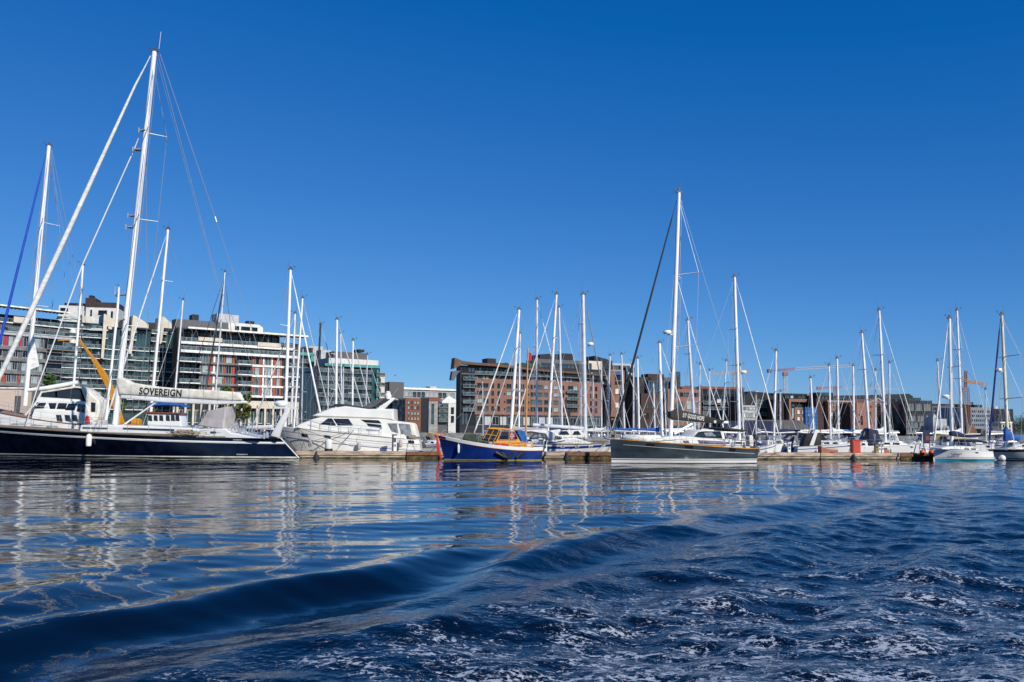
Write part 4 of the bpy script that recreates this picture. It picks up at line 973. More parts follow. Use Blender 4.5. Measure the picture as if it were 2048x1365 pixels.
def rig(root, s, foot, top, rad, mm, hw, spr=(.42, .72), sl=1.1, fore=None, fm=SAIL, fr_=.07, back=None, zdeck=1.2, radar=None, gear=True, wr=.011, tip=.8, wires=True, sweep=.35, base=.1):
    """mast from foot (x,z) to top (x,z); s = bow direction; fore/back = (x,z) of the stays' feet"""
    (xf, zf), (xt, zt) = foot, top; V = lambda f, y=0, dx=0: Vector((xf+(xt-xf)*f+dx, y, zf+(zt-zf)*f))
    b = MB(); n = 8; b.tube([V(i/6) for i in range(7)], [rad*(1 if i < 4 else 1-(i-3)/3*(1-tip)) for i in range(7)], 12)
    o = b.build('mast', mm, root, True)
    for f in spr:
        c = MB(); p = V(f); e = [p+Vector((-s*sl*sweep, sd*sl, .06)) for sd in (-1, 1)]
        c.tube([e[0], p, e[1]], [.03, .05, .03], 5); c.build('spreader', mm, o)
    if gear:
        g = MB(); p = V(1); g.box(p.x-rad*1.5, p.x+rad*1.5, -.08, .08, p.z, p.z+.12)
        g.tube([p+Vector((s*-.15, 0, .1)), p+Vector((s*-.15, 0, .95))], .012, 4)
        g.tube([p+Vector((0, 0, .12)), p+Vector((s*.45, 0, .3))], .016, 4); g.tube([p+Vector((s*.45, -.08, .18)), p+Vector((s*.45, -.08, .46))], .022, 4)
        g.tube([p+Vector((s*.3, 0, .36)), p+Vector((s*.62, 0, .36))], .018, 4); g.box(p.x-.07, p.x+.07, -.06, .06, p.z+.12, p.z+.34)
        g.build('masthead_gear', DARKW, o)
    if radar:
        p = V(radar); g = MB(); L_ = []
        for (r_, z_) in ((.12, -.16), (.3, -.13), (.34, 0), (.28, .12), (.1, .16)):
            L_.append([(p.x+s*(rad+.42)+r_*math.cos(a*math.pi/6), r_*math.sin(a*math.pi/6), p.z+z_) for a in range(12)])
        g.loops(L_); g.box(min(p.x, p.x+s*(rad+.42)), max(p.x, p.x+s*(rad+.42)), -.06, .06, p.z-.2, p.z-.15); g.build('radar_dome', ALUW, o, True)
    if fore:
        g = MB(); a = V(.97, 0, s*rad); e = Vector((fore[0], 0, fore[1])); d = e-a
        g.tube([a, a+d*.06, a+d*.10, a+d*.5, a+d*.93, a+d*.965, e], [fr_*.25, fr_*.3, fr_*.7, fr_, fr_*1.25, fr_*.3, fr_*.3], 8)
        g.tube([e+Vector((0, 0, .05)), e+Vector((0, 0, .25))], fr_*1.6, 8)
        g.build('furled_sail', fm, root, True)
    if wires:
        g = MB()
        if back: 
            g.tube([V(.99), (back[0], 0, back[1])], wr, 4)
        for sd in (-1, 1):
            ch = Vector((xf-s*.35, sd*hw, zdeck)); path = [V(.97)]
            for f in reversed(spr): path.append(V(f)+Vector((-s*sl*sweep, sd*sl, .06)))
            path.append(ch); g.tube(path, wr, 4)
            if spr: g.tube([V(spr[0]-.01), ch+Vector((s*.5, 0, 0))], wr, 4); g.tube([V(spr[-1]), V(spr[0])+Vector((-s*sl*sweep, sd*sl, .06))], wr, 4)
        g.tube([V(.97, 0, -s*rad*1.6), V(.05, 0, -s*rad*2.2)], wr*.9, 4)
        if fore and len(spr) > 1: g.tube([V(spr[-1], 0, s*rad), V(.02, .1, s*.9)], wr, 4)
        g.build('rigging', WIRE, root)
    return o
def boom(root, s, x0, z0, L_, rise=.1, mm=ALU, cover=None, r=.09, h=.42, sag=.0):
    b = MB(); e = (x0-s*L_, 0, z0+rise); b.tube([(x0, 0, z0), e], r, 8); o = b.build('boom', mm, root, True)
    if cover is not None:
        b = MB(); L2 = []
        for i in range(11):
            f = i/10; hh = h*(1-f*.62)*(1+.08*math.sin(i*2.1)); x = x0-s*L_*(f*.96+.005); zc = z0+rise*f+r*.6+hh*.42
            if i == 0: hh *= 1.35; zc += .12
            L2.append([(x+(.03 if a in (2, 3) else 0), math.cos(a*math.pi/5)*hh*.33*(1+.1*math.sin(i+a)), zc+math.sin(a*math.pi/5)*hh*.55) for a in range(10)])
        b.loops(L2); b.build('sail_cover', cover, o, True)
    return o
def cabin(root, H, s, xa, xc, h, wf, m_=WHITE, win=SMOKE, nwin=3, slope=.9):
    """coachroof between stern-side xa and bow-side xc; wf = half width"""
    z0 = min(H.zx(xa), H.zx(xc))-.08; zt = max(H.zx(xa), H.zx(xc))*.35+H.zx(xa)*.65+h
    if s > 0: P = [(xa, z0), (xc, z0), (xc-.1, z0+.12), (xc-slope*1.3, zt-.12), (xc-slope*2.2, zt), (xa+.12, zt+.04), (xa, zt-.05)]
    else: P = [(xa, z0), (xa, zt-.05), (xa-.12, zt+.04), (xc+slope*2.2, zt), (xc+slope*1.3, zt-.12), (xc+.1, z0+.12), (xc, z0)]
    b = MB(); b.puff(P, wf, .10); o = b.build('coachroof', m_, root, True)
    L_ = abs(xc-xa)
    for k in range(nwin):
        a = xa+s*(L_*.12+k*(L_*.62)/nwin); e = a+s*(L_*.62/nwin*.72)
        b = MB(); x0, x1 = min(a, e), max(a, e); b.puff([(x0, zt-.32), (x1, zt-.32+.0), (x1-.04, zt-.13), (x0+.04, zt-.13)], .03, .02, yc=-wf-.0); b.build('window', win, root)
    return zt
def hood(root, s, x, z, hw, h=.62, L_=1.0, m_=CANVN, wm_=CLEARV, name='sprayhood'):
    """canvas spray hood, opening aft (x = aft edge)"""
    P = [(x, z-.1), (x, z+h), (x+s*L_*.35, z+h*.98), (x+s*L_*1.15, z+.02), (x+s*L_*1.15, z-.1)]
    b = MB(); b.puff(P, hw, .12); o = b.build(name, m_, root, True)
    P2 = [(x+s*.12, z+h*.25), (x+s*.12, z+h*.78), (x+s*L_*.36, z+h*.78), (x+s*L_*.78, z+h*.25)]
    b = MB(); b.puff(P2, .012, .01, yc=-hw-.004); b.build('clear_panel', wm_, o)
    return o
def fender(root, x, y, z, r=.13, L_=.6, m_=DECKW, zline=None, name='fender'):
    b = MB(); b.tube([(x, y, z), (x, y, z+.06), (x, y, z+.14), (x, y, z+L_-.14), (x, y, z+L_-.05), (x, y, z+L_)], [r*.35, r*.8, r, r, r*.75, r*.2], 10)
    b.tube([(x, y, z+L_-.02), (x, y+.03, zline or z+L_+.4)], .012, 4); return b.build(name, m_, root, True)
def at0(px, D): p = at(px, 862, D); return p.x
def sloop(label, px, pyb, ptx, pty, D, s, Lf=.78, hm=WHITE, band=None, cover=CANVN, mm=ALU, fm=SAIL, rad=.14, spr=(.4, .7), radar=None, boomL=.34, yaw=0, hoodm=CANVN, stay=None, group='sailing yachts moored behind the pontoon', B=None, fr_=.075, fb=1.25, low=False, bm=None, winm=SMOKE, nw=3, back=True):
    """sailing yacht located by the pixels of its mast foot and mast head at distance D"""
    rad *= .84; fr_ *= .52; fm = SAILG if (fm is SAIL and D > 102) else fm
    P = at(px, pyb, D); T_ = at(ptx, pty, D)
    H_ = T_.z; L_ = max(6.5, H_*Lf); B = B or L_*.30
    fr = Fr(P.x, D, R(yaw)); root = empty('sailing_yacht', fr.o, fr.ang, label, 'sailboat', group)
    x0 = 0.; xt = (T_.x-P.x); 
    # mast raked as seen; correct foot to deck level
    xs = -s*L_*.60; xb = s*L_*.40
    h = Hull(xs, xb, fb*.88, fb*1.12, B, rb=L_*.045, rs=L_*.03, sag=.04)
    bands = [(('d', 0), hm)]
    if band: bands += [(('d', .12), band), (('d', .3), hm)]
    bands += [(('z', .18), BLUES if random.random() < .5 else BLACK), (('z', .08), RUST)]
    h.build(root, bands, n=20); h.deck(root, DECKW); h.toe(root, TEAK if random.random() < .5 else ALU, .03)
    zt = cabin(root, h, s, xs+s*L_*.34, xb-s*L_*.13, .42, B*.29, nwin=nw, win=winm)
    k = (zt-P.z)/(T_.z-P.z) if T_.z != P.z else 0
    xfoot = xt*k
    rig(root, s, (xfoot, zt-.1), (xt, T_.z), rad, mm, B*.46, spr=spr, sl=min(1.2, B*.36), fore=(xb-s*.25, h.zb+.15), fm=fm, fr_=fr_, back=(xs+s*.1, h.zs+.1) if back else None, zdeck=fb, radar=radar)
    boom(root, s, xfoot-s*.2, zt+.75, L_*boomL, .12, mm if mm is not ALUD else ALU, cover, h=.46)
    if hoodm: hood(root, s, xs+s*L_*.34, zt-.1, B*.30, m_=hoodm)
    rail(root, h, n=8)
    # wheel / tiller pedestal and stern kit
    b = MB(); xw = xs+s*L_*.12; b.tube([(xw, 0, h.zs-.1), (xw, 0, h.zs+.75)], .07, 6)
    ring = [(xw-s*.12, .42*math.cos(a*math.pi/6), h.zs+.75+.42*math.sin(a*math.pi/6)) for a in range(13)]; b.tube(ring, .02, 4); b.build('steering_wheel', STEEL, root)
    c_ = Vector((0, 0, 0)); 
    if random.random() < .6: fender(root, xs+s*L_*random.uniform(.2, .6), -B*.5-.1, .35, .12, .6)
    return root, fr, h, zt
# ================================================================ MOORED YACHTS BEHIND THE PONTOON
G1 = 'sailing yachts moored behind the pontoon'
def S(*a, **k): return sloop(*a, **k)
# left group
S('white sailboat with tall mast carrying twin furled sails just right of the tallest mast', 304, 800, 337, 460, 96, -1, fr_=.17, rad=.19, spr=(.22, .5, .75), cover=CANVB, yaw=-8, hoodm=None, Lf=.62, mm=ALUW)
S('small sailboat whose thin white mast ends just left of the slatted roof canopy', 351, 775, 366, 601, 118, -1, Lf=.6, mm=ALUW, spr=(.55,), cover=CANVG, rad=.13)
S('sailboat with thin dark streaked mast in front of the red panelled facade', 430, 800, 450, 545, 112, -1, spr=(.35, .7), mm=ALUW, rad=.10, fm=CANVN, radar=.38, Lf=.6)
S('sailboat with black carbon mast leaning beside the thin white one', 408, 800, 449, 552, 124, 1, mm=ALUD, rad=.13, cover=CANVK, fm=CANVK, Lf=.6, yaw=10)
S('big sailboat with thick white mast above the flared stern pole of the navy yacht', 571, 820, 581, 540, 90, 1, rad=.20, mm=ALUW, spr=(.35, .66), fr_=.16, cover=CANVW, radar=.05, Lf=.60, yaw=-6)
S('sailboat with white mast and long furled sail slanting down left across the red facade', 583, 835, 590, 628, 108, -1, rad=.15, mm=ALUW, fr_=.15, Lf=.80, cover=CANVN)
S('sailboat with slim leaning mast topped by a dark collar over the teal wing', 588, 850, 605, 597, 104, 1, rad=.15, fr_=.10, mm=ALUW, cover=CANVN, yaw=6, Lf=.7)
S('sailboat with stout black mast head between the teal wing and dark office', 632, 830, 641, 650, 106, 1, mm=ALUD, rad=.16, fr_=.12, cover=CANVG, Lf=.80, spr=(.5,))
S('sailboat with thick silver mast at the left part of the dark glass office', 672, 812, 674, 640, 104, 1, rad=.17, fr_=.13, Lf=.72, mm=ALUW, cover=CANVW)
S('sailboat with thinner silver mast immediately right of the thick one by the dark office', 684, 812, 681, 668, 120, 1, rad=.12, fr_=.11, Lf=.7, spr=(.5,), cover=CANVB)
S('sailboat with silver mast rising over the grey rooftop box of the dark office', 705, 812, 706, 682, 110, 1, rad=.14, fr_=.12, Lf=.66, spr=(.45,), mm=ALUW)
S('small sailboat with short mast before the lower left of the dark office', 656, 812, 657, 735, 130, 1, rad=.10, Lf=.85, spr=(.55,), back=False)
S('small sailboat with short mast before the middle of the dark office', 686, 812, 687, 734, 128, -1, rad=.10, Lf=.85, spr=(.5,), cover=CANVG)
S('small sailboat with thin mast close to the teal corner post of the office', 732, 812, 735, 710, 126, 1, rad=.09, Lf=.8, spr=(.5,), cover=CANVN)
S('small sailboat with thin mast in front of the teal framed glass wing', 603, 850, 606, 698, 130, -1, rad=.09, Lf=.8, spr=(.5,), cover=CANVN)
# centre group
S('sailboat with broad silver mast and two furled foresails running left, above the orange cabin', 1023, 842, 1038, 620, 98, -1, rad=.22, fr_=.14, Lf=.72, mm=ALUW, spr=(.38, .7), cover=CANVG)
S('sailboat with mast hidden close right behind the broad silver mast over the orange cabin', 1038, 845, 1040, 668, 108, -1, rad=.13, fr_=.14, Lf=.75, mm=ALUW, spr=(.45,), cover=CANVN)
S('sailboat with straight silver mast just right of the wooden flag mast', 1073, 846, 1074, 600, 100, 1, rad=.17, fr_=.09, Lf=.62, mm=ALU, spr=(.35, .66), cover=CANVN)
S('sailboat with tall silver mast leaning right and folded white sail at its foot', 1097, 850, 1113, 590, 98, -1, rad=.18, fr_=.10, Lf=.64, mm=ALUW, spr=(.4, .7), cover=CANVN, yaw=-5)
S('sailboat with slim silver mast just right of the leaning pair over the brick facade', 1124, 846, 1118, 616, 110, 1, rad=.17, fr_=.08, Lf=.64, mm=ALU, spr=(.32, .66), cover=CANVN)
S('sailboat with grey mast before the dark edge of the brick tower', 1203, 850, 1203, 723, 118, 1, rad=.12, Lf=.75, spr=(.5,), cover=CANVN)
S('sailboat with silver mast in front of the narrow brick tower left edge', 1216, 862, 1220, 712, 112, 1, rad=.13, Lf=.7, spr=(.45,), cover=CANVW)
S('sailboat with silver mast in front of the blue awning window', 1249, 864, 1243, 710, 114, 1, rad=.15, Lf=.75, spr=(.5,), cover=CANVB, fr_=.08)
S('sailboat with white radar tube on the mast before the turquoise glazed corner', 1267, 860, 1267, 725, 118, -1, rad=.12, Lf=.75, spr=(.5,), cover=CANVN, radar=.85)
S('sailboat with silver mast on the right edge of the turquoise glazed corner', 1278, 862, 1275, 718, 108, 1, rad=.15, Lf=.75, mm=ALUW, spr=(.5,), cover=CANVB, fr_=.09)
S('small sailboat with short pale mast before the dark side wing', 1310, 864, 1307, 767, 116, -1, rad=.10, Lf=.9, mm=ALUW, spr=(.55,), cover=CANVW, back=False)
S('sailboat with thick silver mast left of the tall white mast over the dark side wing', 1324, 862, 1319, 687, 98, 1, rad=.21, Lf=.75, mm=ALUW, spr=(.5,), cover=CANVB, fr_=.09, radar=None)
S('sailboat with two parallel thin masts look, right of the thick silver one', 1332, 862, 1329, 777, 112, -1, rad=.10, Lf=.9, spr=(.5,), cover=CANVN, back=False)
S('sailboat with dark sided mast leaning left behind the black lettered sail bag', 1389, 858, 1375, 642, 94, 1, rad=.19, Lf=.68, mm=ALU, spr=(.45, .72), cover=CANVW, fr_=.10, yaw=8)
S('sailboat with thin mast at the right edge of the brick front', 1398, 838, 1400, 730, 120, -1, rad=.11, Lf=.8, spr=(.5,), cover=CANVN)
S('sailboat with thin mast at the left part of the dark blue glazed block', 1420, 850, 1419, 742, 122, 1, rad=.10, Lf=.8, spr=(.5,), cover=CANVB)
S('sailboat with grey mast leaning right under the pale crane jib', 1445, 850, 1453, 723, 116, -1, rad=.12, Lf=.75, spr=(.4, .72), cover=CANVN, yaw=6)
S('large sailboat with very thick white mast right of the black lettered sail bag', 1479, 880, 1469, 555, 86, 1, rad=.19, Lf=.62, mm=ALUW, spr=(.24, .46, .68), cover=CANVW, fr_=.11, radar=.42, yaw=6, hoodm=CANVN)
S('sailboat with thin grey mast close right of the very thick white mast', 1487, 862, 1480, 732, 112, 1, rad=.11, Lf=.8, spr=(.5,), cover=CANVN, fr_=.12)
S('small sailboat with short mast left of the metal shed roof', 1512, 862, 1512, 790, 124, -1, rad=.10, Lf=1., spr=(.55,), cover=CANVG, back=False)
# right group
S('sailboat with silver mast crossing the crane counterweight', 1548, 868, 1552, 703, 98, -1, rad=.16, Lf=.62, mm=ALUW, spr=(.55,), cover=CANVN, fr_=.05, boomL=.4)
S('small sailboat with short mast right next to the one at the crane counterweight', 1561, 866, 1561, 784, 116, 1, rad=.11, Lf=.9, spr=(.5,), cover=CANVN, back=False)
S('sailboat with silver mast leaning left across the blue scaffold netting', 1627, 862, 1621, 757, 112, 1, rad=.14, Lf=.75, mm=ALUW, spr=(.5,), cover=CANVW)
S('sailboat with furled sail slanting down left toward the blue scaffold, first of the pair', 1661, 864, 1658, 732, 104, -1, rad=.13, Lf=.75, mm=ALUW, spr=(.5,), cover=CANVW, fr_=.11)
S('sailboat with silver mast before the orange brick warehouse, second of the pair', 1677, 864, 1674, 718, 106, 1, rad=.16, Lf=.7, mm=ALUW, spr=(.5,), cover=CANVW)
S('sailboat with silver mast under the end of the long crane jib', 1708, 868, 1706, 733, 104, -1, rad=.15, Lf=.68, mm=ALUW, spr=(.4,), cover=CANVB)
S('sailboat with tall left leaning mast and rolled blue sail over the navy canopy', 1738, 862, 1723, 667, 98, 1, rad=.17, Lf=.62, mm=ALUW, spr=(.38, .66), cover=CANVB, fr_=.07, yaw=8)
S('sailboat with short silver mast before the arched gable of the brick hall', 1751, 868, 1751, 742, 110, -1, rad=.12, Lf=.8, spr=(.5,), cover=CANVG)
S('sailboat with tallest silver mast in front of the brick hall', 1771, 885, 1758, 622, 90, 1, rad=.16, Lf=.66, mm=ALUW, spr=(.3, .66), cover=CANVW, fr_=.07, yaw=10, hoodm=None)
S('sailboat with dark thin mast between the brick hall and finned glass block', 1779, 872, 1779, 727, 108, 1, rad=.12, Lf=.75, mm=ALU, spr=(.6,), cover=CANVN)
S('sailboat with thin mast right behind the white yacht bow stay', 1882, 872, 1875, 723, 108, 1, rad=.12, Lf=.72, spr=(.28,), cover=CANVN, fr_=.06)
S('sailboat with grey spreaders on a tall mast just right of the white yacht mast', 1924, 868, 1914, 622, 100, 1, rad=.15, Lf=.62, mm=ALUW, spr=(.48, .7), cover=CANVW, fr_=.04, yaw=10)
S('small sailboat with thin mast left of the blue furled forestay', 1972, 880, 1971, 780, 112, -1, rad=.09, Lf=.9, spr=(.5,), cover=CANVG, back=False)

# second short masts left and centre
S('sailboat with thin mast over the curved copper roof end', 966, 850, 965, 762, 140, -1, rad=.07, Lf=.8, spr=(.5,), cover=CANVN, back=False)
S('small sailboat with thin mast beside the dark office stair', 1162, 862, 1162, 776, 128, 1, rad=.08, Lf=.85, spr=(.5,), cover=CANVB, back=False)
S('small sailboat with short mast before the brick warehouse shopfronts', 1187, 862, 1186, 752, 124, -1, rad=.09, Lf=.85, spr=(.5,), cover=CANVW, back=False)

# ================================================================ SMALL MOTOR BOATS
def cruiser(label, pxs, pxb, pyw, D, hm=WHITE, can=CANVN, cab=1.0, fb=1.1, canopy=True, arch=False, yaw=0, group=None, win=SMOKE, stripe=BLUES, B=None, category='motorboat', fly=False):
    """motor boat: stern pixel, bow pixel"""
    xs, xb = at0(pxs, D), at0(pxb, D); s = 1 if xb > xs else -1; L_ = abs(xb-xs); xm = (xs+xb)/2
    fr = Fr(xm, D, R(yaw)); root = empty('motor_boat', fr.o, fr.ang, label, category, group); B = B or L_*.33
    h = Hull(-s*L_/2, s*L_/2, fb*.85, fb*1.2, B, rb=L_*.10, rs=.1, sag=-.02, tw=.9, p=2.8, kf=.55)
    h.build(root, [(('d', 0), hm), (('d', .22), stripe), (('d', .3), hm), (('z', .1), RUST)], n=18); h.deck(root, DECKW); h.toe(root, STEEL, .025)
    a, c = -s*L_*.12, s*L_*.30; z0 = fb*.95
    b = MB(); b.puff([(a, z0-.1), (c+s*L_*.1, z0+.05), (c-s*L_*.03, z0+.38), (a+s*L_*.12, z0+.5), (a, z0+.5)], B*.33, .08); b.build('cabin', WHITE, root, True)
    b = MB(); b.puff([(a-s*.05, z0+.48), (a+s*L_*.15, z0+.46), (a-s*L_*.0, z0+.46+cab*.62), (a-s*L_*.06, z0+.46+cab*.64)], B*.32, .06); b.build('windscreen', win, root)
    for k in range(2):
        x0 = a+s*(.3+k*L_*.14); b = MB(); x1 = x0+s*L_*.09; b.puff([(min(x0, x1), z0+.16), (max(x0, x1), z0+.16), (max(x0, x1)-.08, z0+.33), (min(x0, x1)+.08, z0+.33)], .02, .01, yc=-B*.335); b.build('window', win, root)
    if canopy:
        e = -s*L_*.42; b = MB(); b.puff([(a+s*.1, z0+.3), (a-s*L_*.01, z0+.5+cab*.72), (e+s*.4, z0+.5+cab*.62), (e, z0+.1), (e, z0-.1), (a, z0-.1)], B*.38, .12); o = b.build('canopy', can, root, True)
        xx0, xx1 = sorted((a-s*.5, e+s*.7)); b = MB(); b.puff([(xx0+.1, z0+.35), (xx1-.1, z0+.35), (xx1-.25, z0+.35+cab*.5), (xx0+.25, z0+.35+cab*.5)], .012, .01, yc=-B*.385); b.build('clear_panel', CLEARV, o)
    if arch:
        e = -s*L_*.22; b = MB(); b.puff([(e-s*.55, z0), (e-s*.15, z0), (e+s*.35, z0+1.5), (e+s*.05, z0+1.5)], .05, .02, yc=-B*.42); b.puff([(e-s*.55, z0), (e-s*.15, z0), (e+s*.35, z0+1.5), (e+s*.05, z0+1.5)], .05, .02, yc=B*.42)
        b.box(min(e+s*.05, e+s*.35), max(e+s*.05, e+s*.35), -B*.42, B*.42, z0+1.42, z0+1.52); b.build('radar_arch', WHITE, root)
    rail(root, h, t0=.45, t1=.97, h=.5, n=5)
    fender(root, -s*L_*.2, -B*.5-.08, .3, .11, .5)
    return root, h
G2 = 'motor boats moored behind the pontoon'
cruiser('white sports cruiser with black roof panel and raked white arch behind the pedestal', 1592, 1712, 905, 88, can=CANVK, arch=True, yaw=-4, group=G2, fb=1.25)
cruiser('motor boat under a large navy canvas canopy right behind the red box', 1768, 1672, 905, 89, hm=mat('hull_grey_blue', (.10, .13, .20), .3), can=CANVN, cab=1.8, yaw=4, group=G2, fb=1.15)
cruiser('white and grey cabin cruiser at the pontoon end beside the white yacht', 1862, 1806, 900, 98, can=WHITE, cab=1.3, group=G2, hm=WHITE)
cruiser('white transom hung day cruiser just right of the slate grey yacht stern', 1512, 1552, 905, 84, can=CANVW, canopy=False, cab=.6, group=G2, fb=1.3, B=3)
cruiser('dark blue sided cruiser with white sheets between the day cruiser and pedestal', 1608, 1545, 905, 90, hm=mat('hull_steel_blue', (.05, .09, .16), .3), can=CANVW, canopy=False, arch=False, group=G2, fb=1.0)
cruiser('small grey hulled boat by the orange brown fenders near the pontoon end', 1762, 1830, 905, 92, can=CANVG, canopy=False, cab=.5, group=G2, fb=.9)
cruiser('low white boat partly behind the blue fishing boat bow', 826, 905, 905, 90, can=CANVG, canopy=False, cab=.6, group=G2, fb=1.0, hm=mat('hull_grey', (.28, .29, .30), .4))
cruiser('long low white launch with dark side seen left of the orange cabin', 830, 950, 900, 100, can=CANVK, canopy=False, cab=.5, group=G2, fb=1.1)
cruiser('white motor cruiser with black windows behind the navy yacht cockpit', 560, 450, 900, 92, can=CANVN, canopy=False, cab=.8, group=G2, fb=1.5, arch=False)
cruiser('white motor cruiser with pale windscreen behind the blue cabin boat stern', 1085, 1180, 900, 95, can=CANVW, cab=1.2, group=G2, fb=1.3)
cruiser('white motorboat with navy hood behind the slate yacht coachroof', 1405, 1350, 900, 96, can=CANVN, cab=1.1, group=G2, fb=1.2)
cruiser('white flush decked boat behind the right hand white yacht bow', 1930, 1880, 900, 104, can=CANVG, cab=.8, group=G2, fb=1.3)
cruiser('white boat with blue side windows behind the last yacht stern', 2050, 1985, 900, 104, can=CANVB, cab=1.0, group=G2, fb=1.2)
cruiser('open dark motor boat far left behind the navy yacht', 250, 200, 900, 104, can=CANVN, cab=1.2, group=G2, fb=1.2)
cruiser('white cabin boat with dark low windows behind the flared stern pole', 520, 590, 900, 98, can=CANVN, cab=.9, group=G2, fb=1.3)
cruiser('white boat with navy cockpit cover just left of the motor yacht bow', 470, 540, 900, 110, can=CANVN, cab=1.2, group=G2, fb=1.4)
cruiser('small white boat below the brick shopfronts right of the orange cabin', 1130, 1060, 900, 112, can=CANVW, cab=1.1, group=G2, fb=1.4)
cruiser('grey cabin boat under the metal roofed shed', 1640, 1590, 900, 112, can=CANVG, cab=1.2, group=G2, fb=1.3)
cruiser('white cabin boat under the brick hall gable', 1800, 1745, 900, 118, can=CANVW, cab=1.2, group=G2, fb=1.4)
# wooden wheelhouse boat with a blue tarpaulin behind the cream boom
fr = Fr(at0(345, 94), 94, 0); wb = empty('motor_boat', fr.o, 0, 'white motor sailer with wood framed wheelhouse under a blue tarpaulin', 'motorboat')
h = Hull(4.6, -5.2, 1.3, 1.9, 3.2, rb=.8, rs=.2); h.build(wb, [(('d', 0), WHITE), (('z', .2), BLUES), (('z', .08), RUST)]); h.deck(wb, TEAK); h.toe(wb, MAHOG, .05); rail(wb, h)
pq = lambda l: poly_px(fr, l)
b = MB(); b.puff(pq([(301, 862), (303, 828), (366, 829), (372, 862)]), 1.1, .1); b.build('wheelhouse', WHITE, wb, True)
b = MB(); b.puff(pq([(299, 828), (299, 824), (365, 826), (369, 830)]), 1.25, .05); b.build('roof', MAHOG, wb)
for a in (305, 316, 327, 340, 350, 359):
    b = MB(); b.puff(pq([(a, 842), (a, 831), (a+7, 831.5), (a+8, 843)]), .03, .02, yc=-1.1); b.build('window', SMOKE, wb)
b = MB(); b.puff(pq([(303, 808), (330, 803), (372, 810), (374, 815), (340, 813), (306, 814)]), 1.2, .1); b.build('tarpaulin', CANVB, wb, True)

# ================================================================ PONTOON
A_ = ground(590, 917.4); B_ = ground(1868, 920.2)
pang = math.atan2(B_.y-A_.y, B_.x-A_.x); PL = (B_-A_).length
fP_ = Fr(A_.x, A_.y, pang)
cuts = [0]+[fP_.x(px, 905) for px in (812, 878, 1130, 1228, 1440, 1640, 1800)]+[PL]
plab = ['pale wooden edged pontoon section below the motor yacht', 'pontoon joint coloured dark for shade left of the blue boat', 'pontoon section behind the blue boat with a white pedestal',
        'pontoon section coloured dark for shade left of the slate yacht bow', 'pontoon section hidden behind the slate yacht', 'pontoon section right of the slate yacht stern', 'pontoon section under the red box', 'dark end section of the pontoon beside the white yacht', 'x']
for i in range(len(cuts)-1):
    a, c = cuts[i]+.06, cuts[i+1]-.06; dark = i in (1, 3, 7)  # shadow at joint and slate bow put into float and timber colours
    r_ = empty('pontoon', fP_.o+fP_.a*a, pang, plab[i], 'pontoon', 'floating pontoon sections'); L_ = c-a
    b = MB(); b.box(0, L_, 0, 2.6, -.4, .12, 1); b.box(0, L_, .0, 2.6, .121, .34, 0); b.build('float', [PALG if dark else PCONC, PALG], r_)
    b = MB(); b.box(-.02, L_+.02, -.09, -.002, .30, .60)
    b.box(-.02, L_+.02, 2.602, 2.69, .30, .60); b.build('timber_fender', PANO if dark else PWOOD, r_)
    b = MB(); nb = int(L_/.16)
    for k in range(nb): b.box(L_*k/nb+.008, L_*(k+1)/nb-.008, -.002, 2.6, .545, .585)
    b.box(0, L_, 0, 2.6, .341, .544); b.build('deck_boards', PDECK, r_)
    b = MB()
    for k in range(max(1, int(L_/5))):
        x = 1.2+k*5; b.box(x-.18, x+.18, .12, .2, .59, .66); b.box(x-.05, x+.05, .1, .22, .66, .7)
    b.build('cleat', METD, r_)
for k, (x0, D) in enumerate(((-30, 78), (3, 82), (26, 92))):   # walkways running back towards the quay
    b = MB(); b.box(x0-1.2, x0+1.2, D+1.5, 228, -.3, .5); o = b.build('walkway', PDECK); tag(o, ['long floating walkway running back behind the navy yacht', 'long floating walkway running back behind the blue boat', 'long floating walkway running back behind the right hand moorings'][k], 'walkway', 'walkways between the berths')
def onp(px, off=.5):
    x = fP_.x(px, 905, off); return fP_.o+fP_.a*x+fP_.b*off+Vector((0, 0, .585))
def pedestal(px, h, w_, m_, label, top=METG, cat='power pedestal', name='service_pedestal', group='service pedestals on the pontoon'):
    p = onp(px); r_ = empty(name, p, pang, label, cat, group)
    b = MB(); b.box(-w_/2, w_/2, -w_/2, w_/2, 0, h-.1); b.build('post', m_, r_)
    b = MB(); b.box(-w_/2-.02, w_/2+.02, -w_/2-.02, w_/2+.02, h-.099, h); b.box(-w_*.3, w_*.3, -w_/2-.04, -w_/2-.001, h*.55, h*.8); b.box(-w_*.2, w_*.2, -w_/2-.05, -w_/2-.001, h*.3, h*.42); b.build('socket_panel', top, r_)
    b = MB(); b.box(-w_/2-.05, w_/2+.05, -w_/2-.05, w_/2+.05, -.01, .04); b.build('foot_plate', METG, r_)
pedestal(786, 1.45, .22, METG, 'grey service pedestal left of its white twin in front of the motor yacht')
pedestal(790, 1.45, .26, ALUW, 'white service pedestal in front of the motor yacht stern', )
pedestal(1090, 1.2, .3, ALUW, 'white service pedestal right behind the blue boat stern')
pedestal(1578, 1.05, .24, ALUW, 'white service pedestal in front of the blue sided cruiser')
pedestal(1753, .85, .3, mat('post_olive', (.30, .26, .10), .7), 'yellow brown post beside two white pedestals', group=None)
pedestal(1759, 1.1, .17, ALUW, 'slim white pedestal, left of two by the navy canopy boat'); pedestal(1765, 1.1, .17, ALUW, 'slim white pedestal, right of two by the navy canopy boat')
p = onp(1711); r_ = empty('life_ring_box', p, pang, 'tall bright red rescue box on the pontoon edge', 'rescue box')
